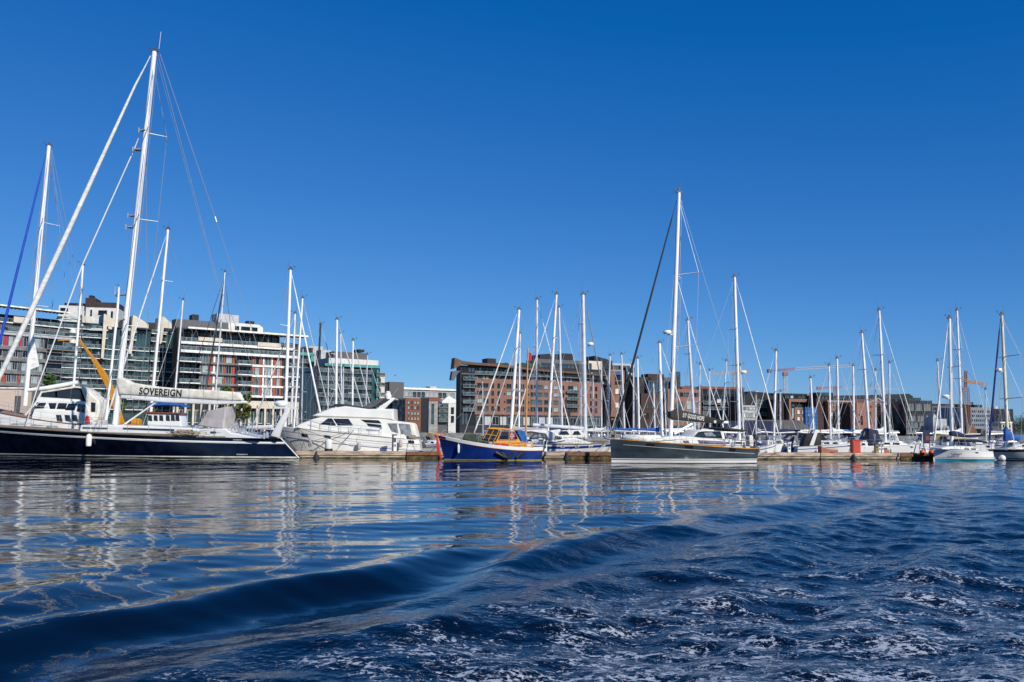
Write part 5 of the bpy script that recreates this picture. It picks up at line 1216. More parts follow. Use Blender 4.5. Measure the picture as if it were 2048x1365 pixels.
b = MB(); b.box(-.38, .38, -.25, .25, .0, 1.15); b.build('cabinet', REDP, r_); b = MB(); b.box(-.42, .42, -.29, .29, 1.151, 1.22); b.build('lid', REDP, r_); b = MB(); b.box(-.3, .3, -.28, -.251, .15, 1.0); b.build('door', mat('red_faded', (.5, .06, .03), .6), r_)
# fender clump hanging under pontoon
for px, l in ((633, 'black mooring fender hanging on the pontoon right of the navy stern'), (1134, 'black mooring fender on the pontoon joint right of the blue boat'), (1708, 'black mooring fender under the red box')):
    p = onp(px, -.25); r_ = empty('mooring_fender', (p.x, p.y, 0), pang, l, 'fender', 'black fenders hanging on the pontoon')
    b = MB(); b.tube([(0, 0, -.2), (0, 0, .0), (0, 0, .12), (0, 0, .3), (0, 0, .5), (0, 0, .62)], [.30, .36, .28, .12, .06, .03], 10); b.build('body', RUBK, r_, True)
# white bollard cushion and orange fenders
p = onp(657, .3); r_ = empty('mooring_bollard', p, pang, 'fat white mooring roll with black foot standing on the pontoon', 'bollard')
b = MB(); b.tube([(0, 0, .22), (0, 0, .3), (0, 0, .9), (0, 0, .98)], [.27, .3, .3, .22], 14); b.build('roll', WHITE, r_, True); b = MB(); b.tube([(0, 0, 0), (0, 0, .22)], .34, 14); b.build('foot', RUBK, r_, True)
for a, c, l in ((1643, 1676, 'reddish brown wooden wedge step with a tall left end on the pontoon'), (1761, 1778, 'brown wooden box between the slim pedestals and the small grey boat')):
    p = onp(a, .6); L_ = (onp(c, .6)-p).length; r_ = empty('boarding_step', p, pang, l, 'step')
    b = MB(); BS = mat('step_wood', (.34, .10, .035), .6); b.prism([(0, 0), (L_, 0), (L_, .28), (L_*.3, .34), (0, .62 if a < 1700 else .35)], 0, .7); b.build('side', BS, r_); b = MB(); b.box(L_*.3, L_, -.02, .72, .345 if a < 1700 else .36, .38); b.build('tread', BS, r_)
for px, l in ((1845, 'orange fender on the dark pontoon end, left one'), (1863, 'orange fender on the dark pontoon end, right one touching the white yacht')):
    p = onp(px, -.1); r_ = empty('round_fender', p-Vector((0, 0, .05)), pang, l, 'fender', 'orange fenders on the pontoon end'); b = MB(); b.sphere((0, 0, .15), .26); b.build('ball', ORNG, r_, True); b = MB(); b.tube([(0, 0, .38), (0, 0, .5)], .05, 6); b.build('eye', RUBK, r_)
p = onp(1854, .8); r_ = empty('notice_board', p, pang, 'dark blue notice board at the pontoon end', 'sign'); b = MB(); b.box(-.35, .35, -.04, .04, .9, 2.0); b.build('panel', CANVN, r_); b = MB(); b.box(-.33, -.27, -.03, .03, 0, .9); b.box(.27, .33, -.03, .03, 0, .9); b.build('leg', METG, r_); b = MB(); b.box(-.1, .25, -.055, -.041, 1.2, 1.6); b.build('notice', MAHOG, r_)
# ================================================================ HERO BOATS
def puffp(fr, root, name, pts, t, m_, inset=.06, yc=0., smooth=True, refly=None):
    P = [fr.q(px, py, yc-t if refly is None else refly) for px, py in pts]
    b = MB(); b.puff(P, t, inset, yc=yc); return b.build(name, m_, root, smooth)
# ---- navy yacht lettered SOVEREIGN
gA, gB = ground(-40, 909.5), ground(604, 917.5)
fS_ = Fr(gA.x, gA.y, math.atan2(gB.y-gA.y, gB.x-gA.x))
S_ = empty('sailing_yacht', fS_.o, fS_.ang, 'long navy blue sailing yacht with cream lettered sail cover and huge white mast', 'sailboat')
xq = lambda px, py=860: fS_.x(px, py)
xs_, xb_ = xq(566, 876), xq(-95, 850)
H1 = Hull(xs_, xb_, fS_.z(566, 876), fS_.z(-60, 846), 6.2, sag=.10, rb=1.6, rs=1.7, tw=.18, p=2.2, kf=.4)
H1.build(S_, [(('d', 0), NAVY), (('z', .16), mat('boot_white', (.62, .60, .50), .5, var=.2)), (('z', .07), BOOT)], n=44)
H1.strip(S_, .0, 1, .34, .09, WHITE, 'sheer_stripe', n=40); H1.strip(S_, .0, 1, .46, .035, WHITE, 'sheer_stripe', n=40)
H1.deck(S_, TEAK, .05); H1.toe(S_, TEAK, .05, .02); H1.strip(S_, .0, 1, -.03, .09, mat('rail_weathered', (.20, .17, .13), .7, var=.3), 'rubbing_strake', n=40)
hs_ = H1.side
b = MB()   # reversed transom edge
for sd in (-1,): b.tube([(H1.pt(0, z)[0]-H1.s*.02, sd*H1.pt(0, z)[1], z) for z in (H1.zs, 1.2, .8, .4, .05)], .05, 6)
b.build('transom_edge', WHITE, S_)
# coachroofs
puffp(fS_, S_, 'coachroof', [(158, 860), (160, 850), (185, 849), (300, 852), (380, 856), (415, 861), (468, 864), (468, 875), (158, 866)], 1.5, WHITE, .12)
puffp(fS_, S_, 'coachroof', [(395, 872), (399, 858), (450, 857), (462, 866), (500, 872), (520, 877), (395, 877)], 1.75, WHITE, .1)
for a, y0, c, y1 in ((165, 854.5, 214, 857), (246, 856, 348, 861), (372, 861, 387, 865)):
    puffp(fS_, S_, 'cabin_window', [(a, y0), (c, y0+(y1-y0)*.55), (c, y1+1.6), (a, y0+2.8)], .03, SMOKE, .01, yc=-1.52)
puffp(fS_, S_, 'portlight', [(421, 863), (432, 863.5), (432, 866.5), (421, 866)], .03, SMOKE, .01, yc=-1.78)
puffp(fS_, S_, 'deck_hatch', [(60, 851), (66, 850), (74, 850.5), (74, 853), (60, 852)], .4, GREYW, .03); puffp(fS_, S_, 'deck_hatch', [(92, 852), (104, 852.5), (104, 855), (92, 855)], .4, GREYW, .03); puffp(fS_, S_, 'deck_hatch', [(20, 848), (30, 847), (38, 848), (38, 851), (20, 850)], .5, GREYW, .03)
# tent shaped cockpit canopy
puffp(fS_, S_, 'cockpit_tent', [(392, 851), (398, 846), (408, 832), (413, 822), (428, 819), (452, 813), (450, 835), (446, 858), (420, 856)], 1.0, CANVG, .10)
puffp(fS_, S_, 'helm_console', [(455, 866), (457, 852), (466, 848), (470, 860), (470, 868)], .5, GREYW, .05)
b = MB()
for a in (457, 503, 509, 515, 521, 527):
    x, z = fS_.q(a, 866); b.tube([(x-.22, -1.6, z-.4), (x-.22, -1.6, z+.55), (x-.1, -1.6, z+.75), (x+.1, -1.6, z+.75), (x+.22, -1.6, z+.55), (x+.22, -1.6, z-.4)], .025, 5)
b.tube([(fS_.x(457, 866)-.22, -1.6, fS_.z(457, 866)-.3), (fS_.x(527, 866)+.22, -1.6, fS_.z(527, 866)-.3)], .02, 4); b.build('pushpit_hoops', STEEL, S_)
b = MB(); x, z = fS_.q(488, 862)
for dy in (-.9, .9): b.tube([(x-.05, dy+.7*math.cos(a*math.pi/8), z+.3+.7*math.sin(a*math.pi/8)) for a in range(17)], .03, 5)
b.build('steering_wheel', STEEL, S_)
b = MB()
for a, y in ((474, 868), (490, 870), (540, 873), (545, 871)): 
    x, z = fS_.q(a, y); b.tube([(x, -1.1, z-.2), (x, -1.1, z+.18)], .16, 10); b.tube([(x, -1.1, z+.18), (x, -1.1, z+.3)], .1, 10)
b.build('winches', STEEL, S_, True)
x, z = fS_.q(385, 853); b = MB()
for sd in (-.6, .6): b.tube([(x, sd, z-.3), (x, sd, z+.1)], .14, 8)
b.build('winches', STEEL, S_)
# rope heap
b = MB(); rr = random.Random(3); x0, z0 = fS_.q(365, 866.5, -2.6)
for k in range(34):
    a0 = rr.uniform(0, 6.28); cx_ = x0+rr.gauss(0, .45); r_ = rr.uniform(.25, .6); zz = z0+rr.uniform(-.12, .30)*(1-min(1, abs(cx_-x0)/1.2))
    b.tube([(cx_+r_*math.cos(a0+t*.7)*1.2, -2.5+.35*math.sin(a0+t*.7), zz+.06*math.sin(t*1.7)) for t in range(7)], .03, 5)
o = b.build('rope_coil', ROPE); o.location = fS_.o; o.rotation_euler = (0, 0, fS_.ang); tag(o, 'heap of beige rope lying on the navy yacht side deck', 'rope')
b = MB(); x0, z0 = fS_.q(223, 861, -.8)
for k in range(22):
    a0 = rr.uniform(0, 6.28); cx_ = x0+rr.gauss(0, .5); r_ = rr.uniform(.15, .35); zz = z0+rr.uniform(-.1, .5)
    b.tube([(cx_+r_*math.cos(a0+t*.8), -.8+.3*math.sin(a0+t*.8), zz+.1*math.sin(t)) for t in range(7)], .02, 4)
b.build('halyard_coils', GREYW, S_)
# mast and rig
ft = fS_.q(229, 862); tp = fS_.q(309, 104)
rig(S_, -1, ft, tp, .245, ALUW, 2.6, spr=(.27, .55, .78), sl=1.5, fore=None, zdeck=2.0, wr=.02, gear=True, sweep=.75, tip=.85)
g = MB(); V_ = lambda px, py, y=0.: (fS_.x(px, py, y), y, fS_.z(px, py, y))
g.tube([V_(301, 112), V_(292, 130), V_(270, 172), V_(178, 372), V_(60, 628), V_(2, 748), V_(-22, 800), V_(-30, 815)], [.04, .05, .10, .19, .24, .21, .1, .04], 10); g.build('furled_genoa', SAIL, S_, True)
g = MB(); g.tube([V_(277, 277), V_(268, 300), V_(165, 530), V_(75, 775), V_(52, 850)], [.03, .05, .06, .05, .03], 6); g.build('inner_stay', ALUW, S_)
g = MB(); g.tube([V_(238, 575, -.5), V_(235, 620, -.5), V_(212, 840, -.5)], [.08, .11, .11], 8); g.build('spinnaker_pole', ALUW, S_, True)
g = MB()
for a, c, r_ in (((316, 110), (434, 560), .022), ((434, 560), (560, 870), .022), ((320, 108), (432, 440), .028), ((432, 440), (498, 640), .022), ((498, 640), (572, 872), .022), ((310, 105), (495, 800), .014)):
    g.tube([V_(*a), V_(*c)], r_, 4)
for px in (430,): g.tube([V_(430, 434), V_(433, 445)], .07, 6)
g.build('backstays', WIRE, S_)
g = MB(); g.tube([V_(318, 98), V_(322, 64)], .02, 4); g.build('antenna', ALUW, S_)
# boom, sail cover
g = MB(); P = [fS_.q(*p) for p in ((244, 789), (300, 792), (400, 797), (470, 800), (496, 803), (494, 807), (430, 809.5), (330, 805), (244, 797))]; g.puff(P, .22, .1); g.build('boom', ALUW, S_, True)
cv = puffp(fS_, S_, 'sail_cover', [(236, 760), (243, 755), (252, 758), (266, 766), (290, 770), (320, 774), (352, 777), (390, 779), (440, 782), (478, 785), (482, 793), (486, 801), (440, 800), (400, 797.5), (350, 795), (300, 792), (262, 789.5), (242, 789.5)], .36, CANV, .20, refly=0)
tx_, tz_ = fS_.q(283, 788.5); tx2, tz2 = fS_.q(367, 793.5)
tang = math.atan2(tz2-tz_, tx2-tx_)
text('lettering', 'SOVEREIGN', .78, (tx_, -.375, tz_), (R(90), -tang, 0), mat('letter_black', (.02, .02, .02), .6), cv, width=math.hypot(tx2-tx_, tz2-tz_), bold=.022)
b = MB()
for k in range(8): px = 262+k*29; b.tube([V_(px, 770+k*1.9, -.37), V_(px+1, 793+k*1.2, -.37)], .012, 4)
b.build('cover_lacing', GREYW, cv)
g = MB(); g.tube([V_(236, 858), V_(315, 803)], .07, 6); g.build('vang', ALUW, S_)
# flared stern pole with radar and wind gear
puffp(fS_, S_, 'stern_arch', [(541, 872), (545, 864), (560, 838), (572, 818), (580, 817), (572, 838), (562, 858), (557, 876)], .14, WHITE, .05, yc=-1.2)
puffp(fS_, S_, 'stern_arch', [(541, 872), (545, 864), (560, 838), (572, 818), (580, 817), (572, 838), (562, 858), (557, 876)], .14, WHITE, .05, yc=1.2)
x, z = fS_.q(572, 816); b = MB(); b.box(x-.45, x+.45, -1.3, 1.3, z-.1, z+.05); b.loops([[(x-.4+r_*math.cos(a*math.pi/7), r_*math.sin(a*math.pi/7), z+zz) for a in range(14)] for r_, zz in ((.2, .06), (.55, .2), (.62, .35), (.5, .55), (.2, .62))]); b.build('radar_dome', WHITE, S_, True)
rail(S_, H1, t0=.05, t1=.97, n=16, h=.75, r=.018)
fx, fz = fS_.q(177, 880, -3.0); yb_ = -hs_(fx, 1.2)-.2; o = MB(); xf_, zf0 = fS_.q(177, 894.5, yb_); zf1 = fS_.z(177, 868, yb_)
b = MB(); b.tube([(xf_, yb_, zf0), (xf_, yb_, zf0+.08), (xf_, yb_, zf0+.2), (xf_, yb_, zf1-.2), (xf_, yb_, zf1-.06), (xf_, yb_, zf1)], [.08, .2, .23, .23, .17, .05], 12); b.tube([(xf_, yb_, zf1), (xf_, yb_+.2, H1.zx(xf_)+.5)], .02, 4); b.build('fender', CREAMH, S_, True)
text('registration_lettering', 'SOVEREIGN IV', .13, (fS_.x(478, 908, -2.1), -2.52, .30), (R(90), 0, 0), WHITE, S_, width=fS_.x(499, 908)-fS_.x(478, 908))
xt_ = fS_.x(484, 880); text('registration_lettering', 'SOVEREIGN', .14, (xt_, -H1.side(xt_, 1.6)-.05, H1.zx(xt_)-.25), (R(90), 0, 0), WHITE, S_, width=.75)
# ---- left white motor sailer
fM_ = Fr(at0(90, 90), 90, R(3)); MS = empty('motor_sailer', fM_.o, fM_.ang, 'large white ketch with raised wheelhouse and blue furled forestay behind the navy bow', 'sailboat')
hA = Hull(fM_.x(215, 850), fM_.x(-85, 815), fM_.z(200, 852), fM_.z(-60, 803), 4.8, sag=.12, rb=1.6, rs=.2, p=3.2, kf=.12)
hA.build(MS, [(('d', 0), WHITE), (('d', .5), GREYW), (('d', .54), WHITE), (('z', .2), BLUES), (('z', .1), RUST)], n=30); hA.deck(MS, TEAK); hA.toe(MS, MAHOG, .05); rail(MS, hA, h=.8)
puffp(fM_, MS, 'deckhouse', [(62, 833), (66, 822), (72, 817), (186, 826), (186, 850), (62, 848)], 1.6, WHITE, .1)
puffp(fM_, MS, 'wheelhouse', [(66, 821), (74, 806), (84, 800), (165, 802), (172, 806), (180, 826), (66, 826)], 1.45, WHITE, .1)
for a in ((68, 817.5, 78, 806, 92, 806, 88, 817), (97, 806.5, 113, 806.5, 110, 818, 100, 818), (117, 806.5, 134, 807, 131, 818.5, 113, 818), (137, 807.5, 153, 808, 149, 821, 130, 820.5), (156, 809, 162, 809, 161, 824, 153, 823.5), (163, 809, 169, 810, 170, 825, 163, 824.5)):
    puffp(fM_, MS, 'wheelhouse_window', [(a[0], a[1]), (a[2], a[3]), (a[4], a[5]), (a[6], a[7])], .03, SMOKE, .01, yc=-1.47)
for a in (112, 129, 143): puffp(fM_, MS, 'saloon_window', [(a, 830), (a+10, 830.5), (a+13, 844), (a+2, 842)], .03, SMOKE, .01, yc=-1.62)
puffp(fM_, MS, 'flybridge_coaming', [(72, 802), (78, 794), (160, 799), (168, 806), (72, 806)], 1.3, WHITE, .06)
puffp(fM_, MS, 'flybridge_canopy', [(82, 783), (148, 772), (165, 775), (168, 778), (150, 777), (84, 787)], 1.35, CANV, .05)
puffp(fM_, MS, 'canopy_screen', [(86, 786), (110, 782), (110, 797), (82, 796)], 1.2, SMOKE, .02); puffp(fM_, MS, 'canopy_screen', [(114, 781), (145, 777), (160, 780), (167, 800), (114, 798)], 1.2, SMOKE, .02)
puffp(fM_, MS, 'aft_canopy', [(160, 775), (170, 778), (195, 800), (198, 806), (196, 850), (182, 850), (180, 826), (170, 803)], 1.3, CANV, .1)
puffp(fM_, MS, 'clear_panel', [(182, 805), (191, 806), (190, 824), (182, 824)], .03, SMOKE, .01, yc=-1.32)
puffp(fM_, MS, 'red_danbuoy', [(171, 846), (171, 834), (173, 831), (177, 833), (179, 846)], .1, REDP, .05, yc=-1.75)
puffp(fM_, MS, 'life_raft_canister', [(70, 812), (70, 809), (98, 810), (98, 817), (71, 816)], .5, WHITE, .06, yc=-1.0)
rig(MS, -1, fM_.q(50, 812), fM_.q(98, 292), .22, ALUW, 2.0, spr=(.38, .70), sl=1.9, fore=fM_.q(-24, 760) and (fM_.q(-30, 806)), fm=mat('sail_uv_blue', (.01, .06, .45), .7), fr_=.13, back=fM_.q(196, 840), zdeck=2.2, wr=.018, sweep=.5)
g = MB(); W_ = lambda px, py, y=0.: (fM_.x(px, py, y), y, fM_.z(px, py, y)); g.tube([W_(56, 781), W_(90, 777), W_(156, 765)], [.2, .22, .2], 10); g.build('boom', ALUW, MS, True)
g = MB(); g.tube([W_(50, 832), W_(72, 806), W_(84, 783)], .1, 6); g.build('boom_strut', ALUW, MS)
puffp(fM_, MS, 'riding_sail', [(62, 640), (64, 645), (70, 690), (78, 733), (57, 741), (60, 700)], .04, SAIL, .02)
rig(MS, -1, fM_.q(146, 790), fM_.q(166, 531), .12, ALUW, 1.6, spr=(), fore=None, zdeck=2.2, gear=True, wires=True)
g = MB()
for y0 in (664, 684):
    x, z = fM_.q(146, y0); L_ = [[(x+r_*math.cos(a*math.pi/6), r_*math.sin(a*math.pi/6), z+zz) for a in range(12)] for r_, zz in ((.15, -.22), (.34, -.15), (.36, .05), (.2, .2))]; g.loops(L_)
g.tube([W_(137, 657), W_(159, 662)], .06, 6); g.tube([W_(158, 668), W_(196, 672)], .02, 4)
g.build('radar_dome', WHITE, MS, True)
g = MB(); 
for a, c in (((96, 300), (30, 790)), ((100, 330), (74, 800)), ((103, 300), (134, 600)), ((134, 600), (118, 800)), ((104, 300), (196, 770)), ((60, 735), (150, 762))): g.tube([W_(*a), W_(*c)], .016, 4)
g.build('extra_stays', WIRE, MS)
# ---- white flybridge motor yacht
fY_ = Fr(at0(700, 80), 80, R(1)); MY = empty('motor_yacht', fY_.o, fY_.ang, 'large cream white flybridge motor yacht with dark top cover and radar arch behind the pontoon', 'motorboat')
hY = Hull(fY_.x(838, 880, -1.9), fY_.x(546, 850), fY_.z(838, 880), fY_.z(556, 851), 4.3, sag=-.02, rb=1.3, rs=.25, tw=.92, p=3.0, kf=.18)
hY.build(MY, [(('d', 0), CREAMH), (('z', .25), BLUES), (('z', .1), RUST)], n=32); hY.deck(MY, DECKW)
hY.strip(MY, 0, .98, .34, .05, GREYW, 'rubbing_strake', n=30); hY.strip(MY, 0, .96, .9, .05, BLUES, 'blue_pinstripe', n=30); hY.strip(MY, .02, .5, .55, .02, GREYW, 'moulding_line'); hY.strip(MY, .10, .48, .78, .02, GREYW, 'moulding_line')
sid = lambda px, py, pr=.03: -hY.side(fY_.x(px, py), 1.3)-pr
for a, c, y in ((606, 619, 871), (654, 666, 873.5), (821, 832, 884)):
    hY.strip(MY, hY.tx(fY_.x(c)), hY.tx(fY_.x(a)), hY.zx(fY_.x(a))-fY_.z(a, y-3, -1.9), .24, SMOKE, 'portlight', n=4, proud=.03)
puffp(fY_, MY, 'cabin', [(590, 853), (600, 847), (625, 838), (640, 834), (770, 838), (790, 842), (812, 872), (812, 880), (590, 858)], 1.75, CREAMH, .1)
puffp(fY_, MY, 'roof', [(622, 832), (640, 824), (662, 816), (690, 812), (735, 818), (787, 818), (788, 842), (760, 839), (700, 837), (640, 835)], 1.8, CREAMH, .14)
puffp(fY_, MY, 'windscreen', [(598, 849), (615, 841), (633, 836), (648, 836), (636, 852)], 1.55, SMOKE, .03)
for p_ in ([(640, 849), (656, 837), (664, 837), (672, 851)], [(667, 837.5), (697, 838), (706, 851), (676, 851)]): puffp(fY_, MY, 'side_window', p_, .03, SMOKE, .01, yc=-1.77)
for p_ in ([(722, 839.5), (757, 841), (763, 847), (731, 845)], [(733, 847), (762, 850), (764, 857), (737, 852)]): puffp(fY_, MY, 'side_window', p_, .03, SMOKE, .01, yc=-1.77)
puffp(fY_, MY, 'flybridge_coaming', [(733, 823), (734, 818), (787, 820), (788, 838), (760, 832)], 1.6, CREAMH, .06)
puffp(fY_, MY, 'flybridge_cover', [(665, 813), (667, 808), (690, 808.5), (706, 811), (733, 815), (733.5, 825), (718, 822), (704, 815), (690, 812.5)], 1.45, mat('cover_charcoal', (.03, .028, .038), .8, bump=.4), .08)
for yc in (-1.5, 1.5): puffp(fY_, MY, 'radar_arch', [(752, 819), (768, 808), (783, 797), (789, 797), (788, 800), (778, 809), (768, 819)], .12, CREAMH, .04, yc=yc)
x, z = fY_.q(786, 797.5); b = MB(); b.box(x-.35, x+.3, -1.6, 1.6, z-.1, z+.02); b.build('arch_top', CREAMH, MY)
puffp(fY_, MY, 'bimini_wing', [(724, 818), (735, 808), (752, 800), (766, 796), (768, 799), (758, 808), (742, 816)], 1.3, METG, .03)
x, z = fY_.q(776, 790); b = MB(); b.loops([[(x+r_*math.cos(a*math.pi/7), r_*math.sin(a*math.pi/7), z+zz) for a in range(14)] for r_, zz in ((.15, -.35), (.28, -.3), (.33, -.05), (.24, .06), (.22, .12), (.26, .2), (.12, .32))]); b.build('satellite_dome', WHITE, MY, True)
b = MB(); p0 = (fY_.x(780, 797), .3, fY_.z(780, 797)); b.tube([p0, (fY_.x(796, 776), .3, fY_.z(796, 776))], .02, 4); b.build('antenna', WIRE, MY)
puffp(fY_, MY, 'aft_canopy', [(763, 844), (768, 841), (800, 843), (824, 846), (828, 850), (834, 874), (820, 874), (785, 866), (766, 855)], 1.7, CANV, .14)
for p_ in ([(774, 847), (794, 847), (797, 868), (783, 864)], [(798, 847.5), (820, 849), (824, 870), (801, 869)]): puffp(fY_, MY, 'clear_panel', p_, .03, CLEARV, .01, yc=-1.72)
rail(MY, hY, t0=.25, t1=.98, h=.85, n=11, r=.02, hoop=True)
for a, y in ((620, 892), (718, 898), (801, 893)): 
    x, z = fY_.q(a, y, -2.4); fender(MY, x, -2.45, z-.1, .16, .7, CANVG, z+1.3)
b = MB()
for a, c in (((594, 855), (640, 898)), ((594, 855), (603, 896)), ((594, 855), (612, 897)), ((708, 861), (590, 892)), ((708, 861), (676, 894)), ((656, 878), (618, 893)), ((594, 855), (712, 896)), ((820, 878), (830, 900))): b.tube([(fY_.x(a[0], a[1], -2.2), -2.2, fY_.z(a[0], a[1], -2.2)), (fY_.x(c[0], c[1], -3.2), -3.2, fY_.z(c[0], c[1], -3.2))], .025, 4)
b.build('mooring_lines', DARKW, MY)
# ---- blue double ender
gA, gB = ground(884, 920.5), ground(1084, 921.5)
fB_ = Fr(gA.x, gA.y, math.atan2(gB.y-gA.y, gB.x-gA.x)); BB = empty('cabin_boat', fB_.o, fB_.ang, 'blue wooden double ended boat with orange varnished wheelhouse and white gunwale', 'fishing boat')
xb_, xs_ = fB_.x(876, 871), fB_.x(1085, 896)
hB = Hull(xs_, xb_, fB_.z(1085, 895.5), fB_.z(876, 871), 2.9, sag=.17, rb=.55, rs=-.12, tw=.38, p=2.4, kf=.35)
hB.build(BB, [(('d', 0), BLUEH), (('z', .09), mat('boot_yellow', (.42, .33, .05), .6)), (('z', .02), BOOT)], n=32)
hB.strip(BB, 0, .93, -.03, .24, WHITE, 'white_gunwale', proud=.05, n=30); hB.strip(BB, 0, 1, .215, .025, VARN, 'rubbing_strake', proud=.05, n=30); hB.deck(BB, TEAK, .14); hB.toe(BB, WHITE, .03, .02)
puffp(fB_, BB, 'bow_fender', [(872.5, 872), (876, 871), (880, 900), (884, 919), (880, 917), (873, 898)], .09, REDP, .03)
b = MB(); b.tube([(fB_.x(859, 866), 0, fB_.z(859, 866)), (fB_.x(884, 871), 0, fB_.z(884, 871))], .06, 6); b.build('bowsprit', VARN, BB)
puffp(fB_, BB, 'foredeck_tarp', [(925, 879), (930, 868), (945, 867), (955, 871), (966, 872), (978, 880), (980, 888), (950, 887), (928, 883)], .75, OLIVE, .15)
puffp(fB_, BB, 'cabin_trunk', [(985, 889), (988, 883), (1050, 884), (1066, 889), (1067, 897), (986, 893)], .95, VARN, .05)
puffp(fB_, BB, 'wheelhouse', [(990, 886), (1000, 862), (1029, 863), (1044, 887), (1044, 890), (990, 889)], .85, VARN, .05)
puffp(fB_, BB, 'windscreen', [(964, 878), (976, 858), (1000, 861), (990, 884), (966, 881)], .8, SMOKE, .03)
b = MB()
for a, c in (((966, 878), (977, 858)), ((976, 881), (987, 860)), ((986, 884), (998, 861)), ((970, 868), (994, 872))): b.tube([(fB_.x(*a), -.83, fB_.z(*a)), (fB_.x(*c), -.83, fB_.z(*c))], .03, 4)
b.build('windscreen_frame', VARN, BB)
puffp(fB_, BB, 'roof', [(974, 857), (985, 855), (1010, 856.5), (1034, 860), (1034, 862), (1006, 860.5), (975, 859)], .95, VARN, .03)
for p_ in ([(997, 879), (1003, 864), (1017, 864), (1017, 879)], [(1019.5, 879), (1019.5, 864), (1029, 864.5), (1035, 877), (1033, 879)]): o = puffp(fB_, BB, 'side_window', p_, .02, SMOKE, .02, yc=-.87)
b = MB()
for pts in ([(997, 880), (1003, 863.3), (1017.6, 863.3), (1017.6, 880), (997, 880)], [(1019, 880), (1019, 863.3), (1029.4, 864), (1036, 878), (1034, 880), (1019, 880)]): b.tube([(fB_.x(p[0], p[1], -.9), -.9, fB_.z(p[0], p[1], -.9)) for p in pts], .022, 4)
b.build('window_frame', GREYW, BB)
# flag reflected in the wheelhouse window, the reflection put in as coloured boxes
def flag(root, fr, px0, py0, px1, py1, y, name='flag'):
    x0, z0 = fr.q(px0, py1, y); x1, z1 = fr.q(px1, py0, y); W, Hh = x1-x0, z1-z0; b = MB()
    fx = [0, .27, .34, .46, .53, 1]; fz = [0, .37, .44, .56, .63, 1]
    for i in range(5):
        for j in range(5):
            if i == 2 or j == 2: mi = 2
            elif i in (1, 3) or j in (1, 3): mi = 1
            else: mi = 0
            b.box(x0+W*fx[i], x0+W*fx[i+1], y-.012, y, z0+Hh*fz[j], z0+Hh*fz[j+1], mi)
    return b.build(name, [REDP, WHITE, BLUES], root)
flag(BB, fB_, 1020, 865.5, 1029, 878.5, -.9)
puffp(fB_, BB, 'blue_tarpaulin', [(1031, 861), (1040, 860.5), (1049, 862), (1053, 872), (1057, 885), (1050, 888), (1043, 888), (1037, 874)], .92, CANVB, .10)
puffp(fB_, BB, 'red_cushion', [(990, 886.5), (1004, 887), (1004, 892), (990, 891)], .05, REDP, .02, yc=-1.02); puffp(fB_, BB, 'red_cushion', [(1004.5, 887), (1017, 888), (1017, 893.5), (1004.5, 892.5)], .05, REDP, .02, yc=-1.02)
puffp(fB_, BB, 'nameplate', [(1054, 889), (1062, 889.5), (1062, 894), (1054, 893.5)], .02, DECKW, .01, yc=-.97); puffp(fB_, BB, 'crate', [(977, 884), (985, 884.5), (985, 889), (977, 888)], .3, GREYW, .02, yc=-.5)
x, z = fB_.q(1056, 697); x2, z2 = fB_.q(1051, 868); b = MB(); b.tube([(x2, 0, z2-.4), (x, 0, z)], .085, 10, r1=.055); b.build('mast', SPRUCE, BB, True)
b = MB(); P0 = Vector((x, 0, z-.05)); 
for e in ((880, 870), (1082, 894)): b.tube([P0, (fB_.x(*e), 0, fB_.z(*e))], .012, 4)
for sd in (-1.2, 1.2): b.tube([P0, (x2, sd, 1.1)], .012, 4)
b.tube([(x, 0, z), (x, 0, z+.5)], .012, 4); b.build('rigging', WIRE, BB)
b = MB(); n_ = 10; Lf = []
zt_ = fB_.z(1058, 705); zb_ = fB_.z(1058, 722)
for k in range(5):
    zz = zt_-(zt_-zb_)*k/4; 
    for sd in (.0, .02): pass
    Lf.append([(x+.06, -.01, zz), (x+.22+.05*math.sin(k*2), -.06, zz-.05), (x+.34-.06*k*.3, .04, zz-.15), (x+.34-.06*k*.3, .055, zz-.15), (x+.22+.05*math.sin(k*2), -.04, zz-.05), (x+.06, .01, zz)])
b.loops(Lf); b.build('pennant', REDP, BB)
rail(BB, hB, t0=.02, t1=.62, h=.5, n=6, r=.014, hoop=False)
b = MB()
for a in (997, 1006, 1024, 1037): 
    pass
for (a, y0), (c, y1) in (((991, 905), (1010, 915)), ((1003, 905), (1013, 916)), ((1026, 905), (1015, 917)), ((1045, 905), (1033, 916))):
    ya = -hB.side(fB_.x(a), .7)-.12; yb2 = -hB.side(fB_.x(c), .3)-.12
    b.tube([(fB_.x(a, y0, ya), ya, fB_.z(a, y0, ya)), (fB_.x(c, y1, yb2), yb2, fB_.z(c, y1, yb2))], .12, 8)
b.build('black_fenders', RUBK, BB, True)
xf_ = fB_.x(917, 898); yy_ = -hB.side(xf_, .7)-.14; zf = fB_.z(917, 907, yy_); fender(BB, xf_, yy_, zf, .10, .72, DECKW, hB.zx(xf_)+.1)
b = MB(); 
for a in (882, 893): b.tube([(fB_.x(a), -.25, hB.zx(fB_.x(a))), (fB_.x(a)+.2, -.25, hB.zx(fB_.x(a))+.5)], .02, 4)
b.tube([(fB_.x(882)+.2, -.25, hB.zx(fB_.x(882))+.5), (fB_.x(893)+.2, -.25, hB.zx(fB_.x(893))+.5), (fB_.x(915), -.6, hB.zx(fB_.x(915))+.3)], .02, 4); b.build('pulpit', STEEL, BB)
puffp(fB_, BB, 'orange_lifebuoy', [(882, 871), (884, 869), (888, 869), (890, 872)], .2, ORNG, .03)
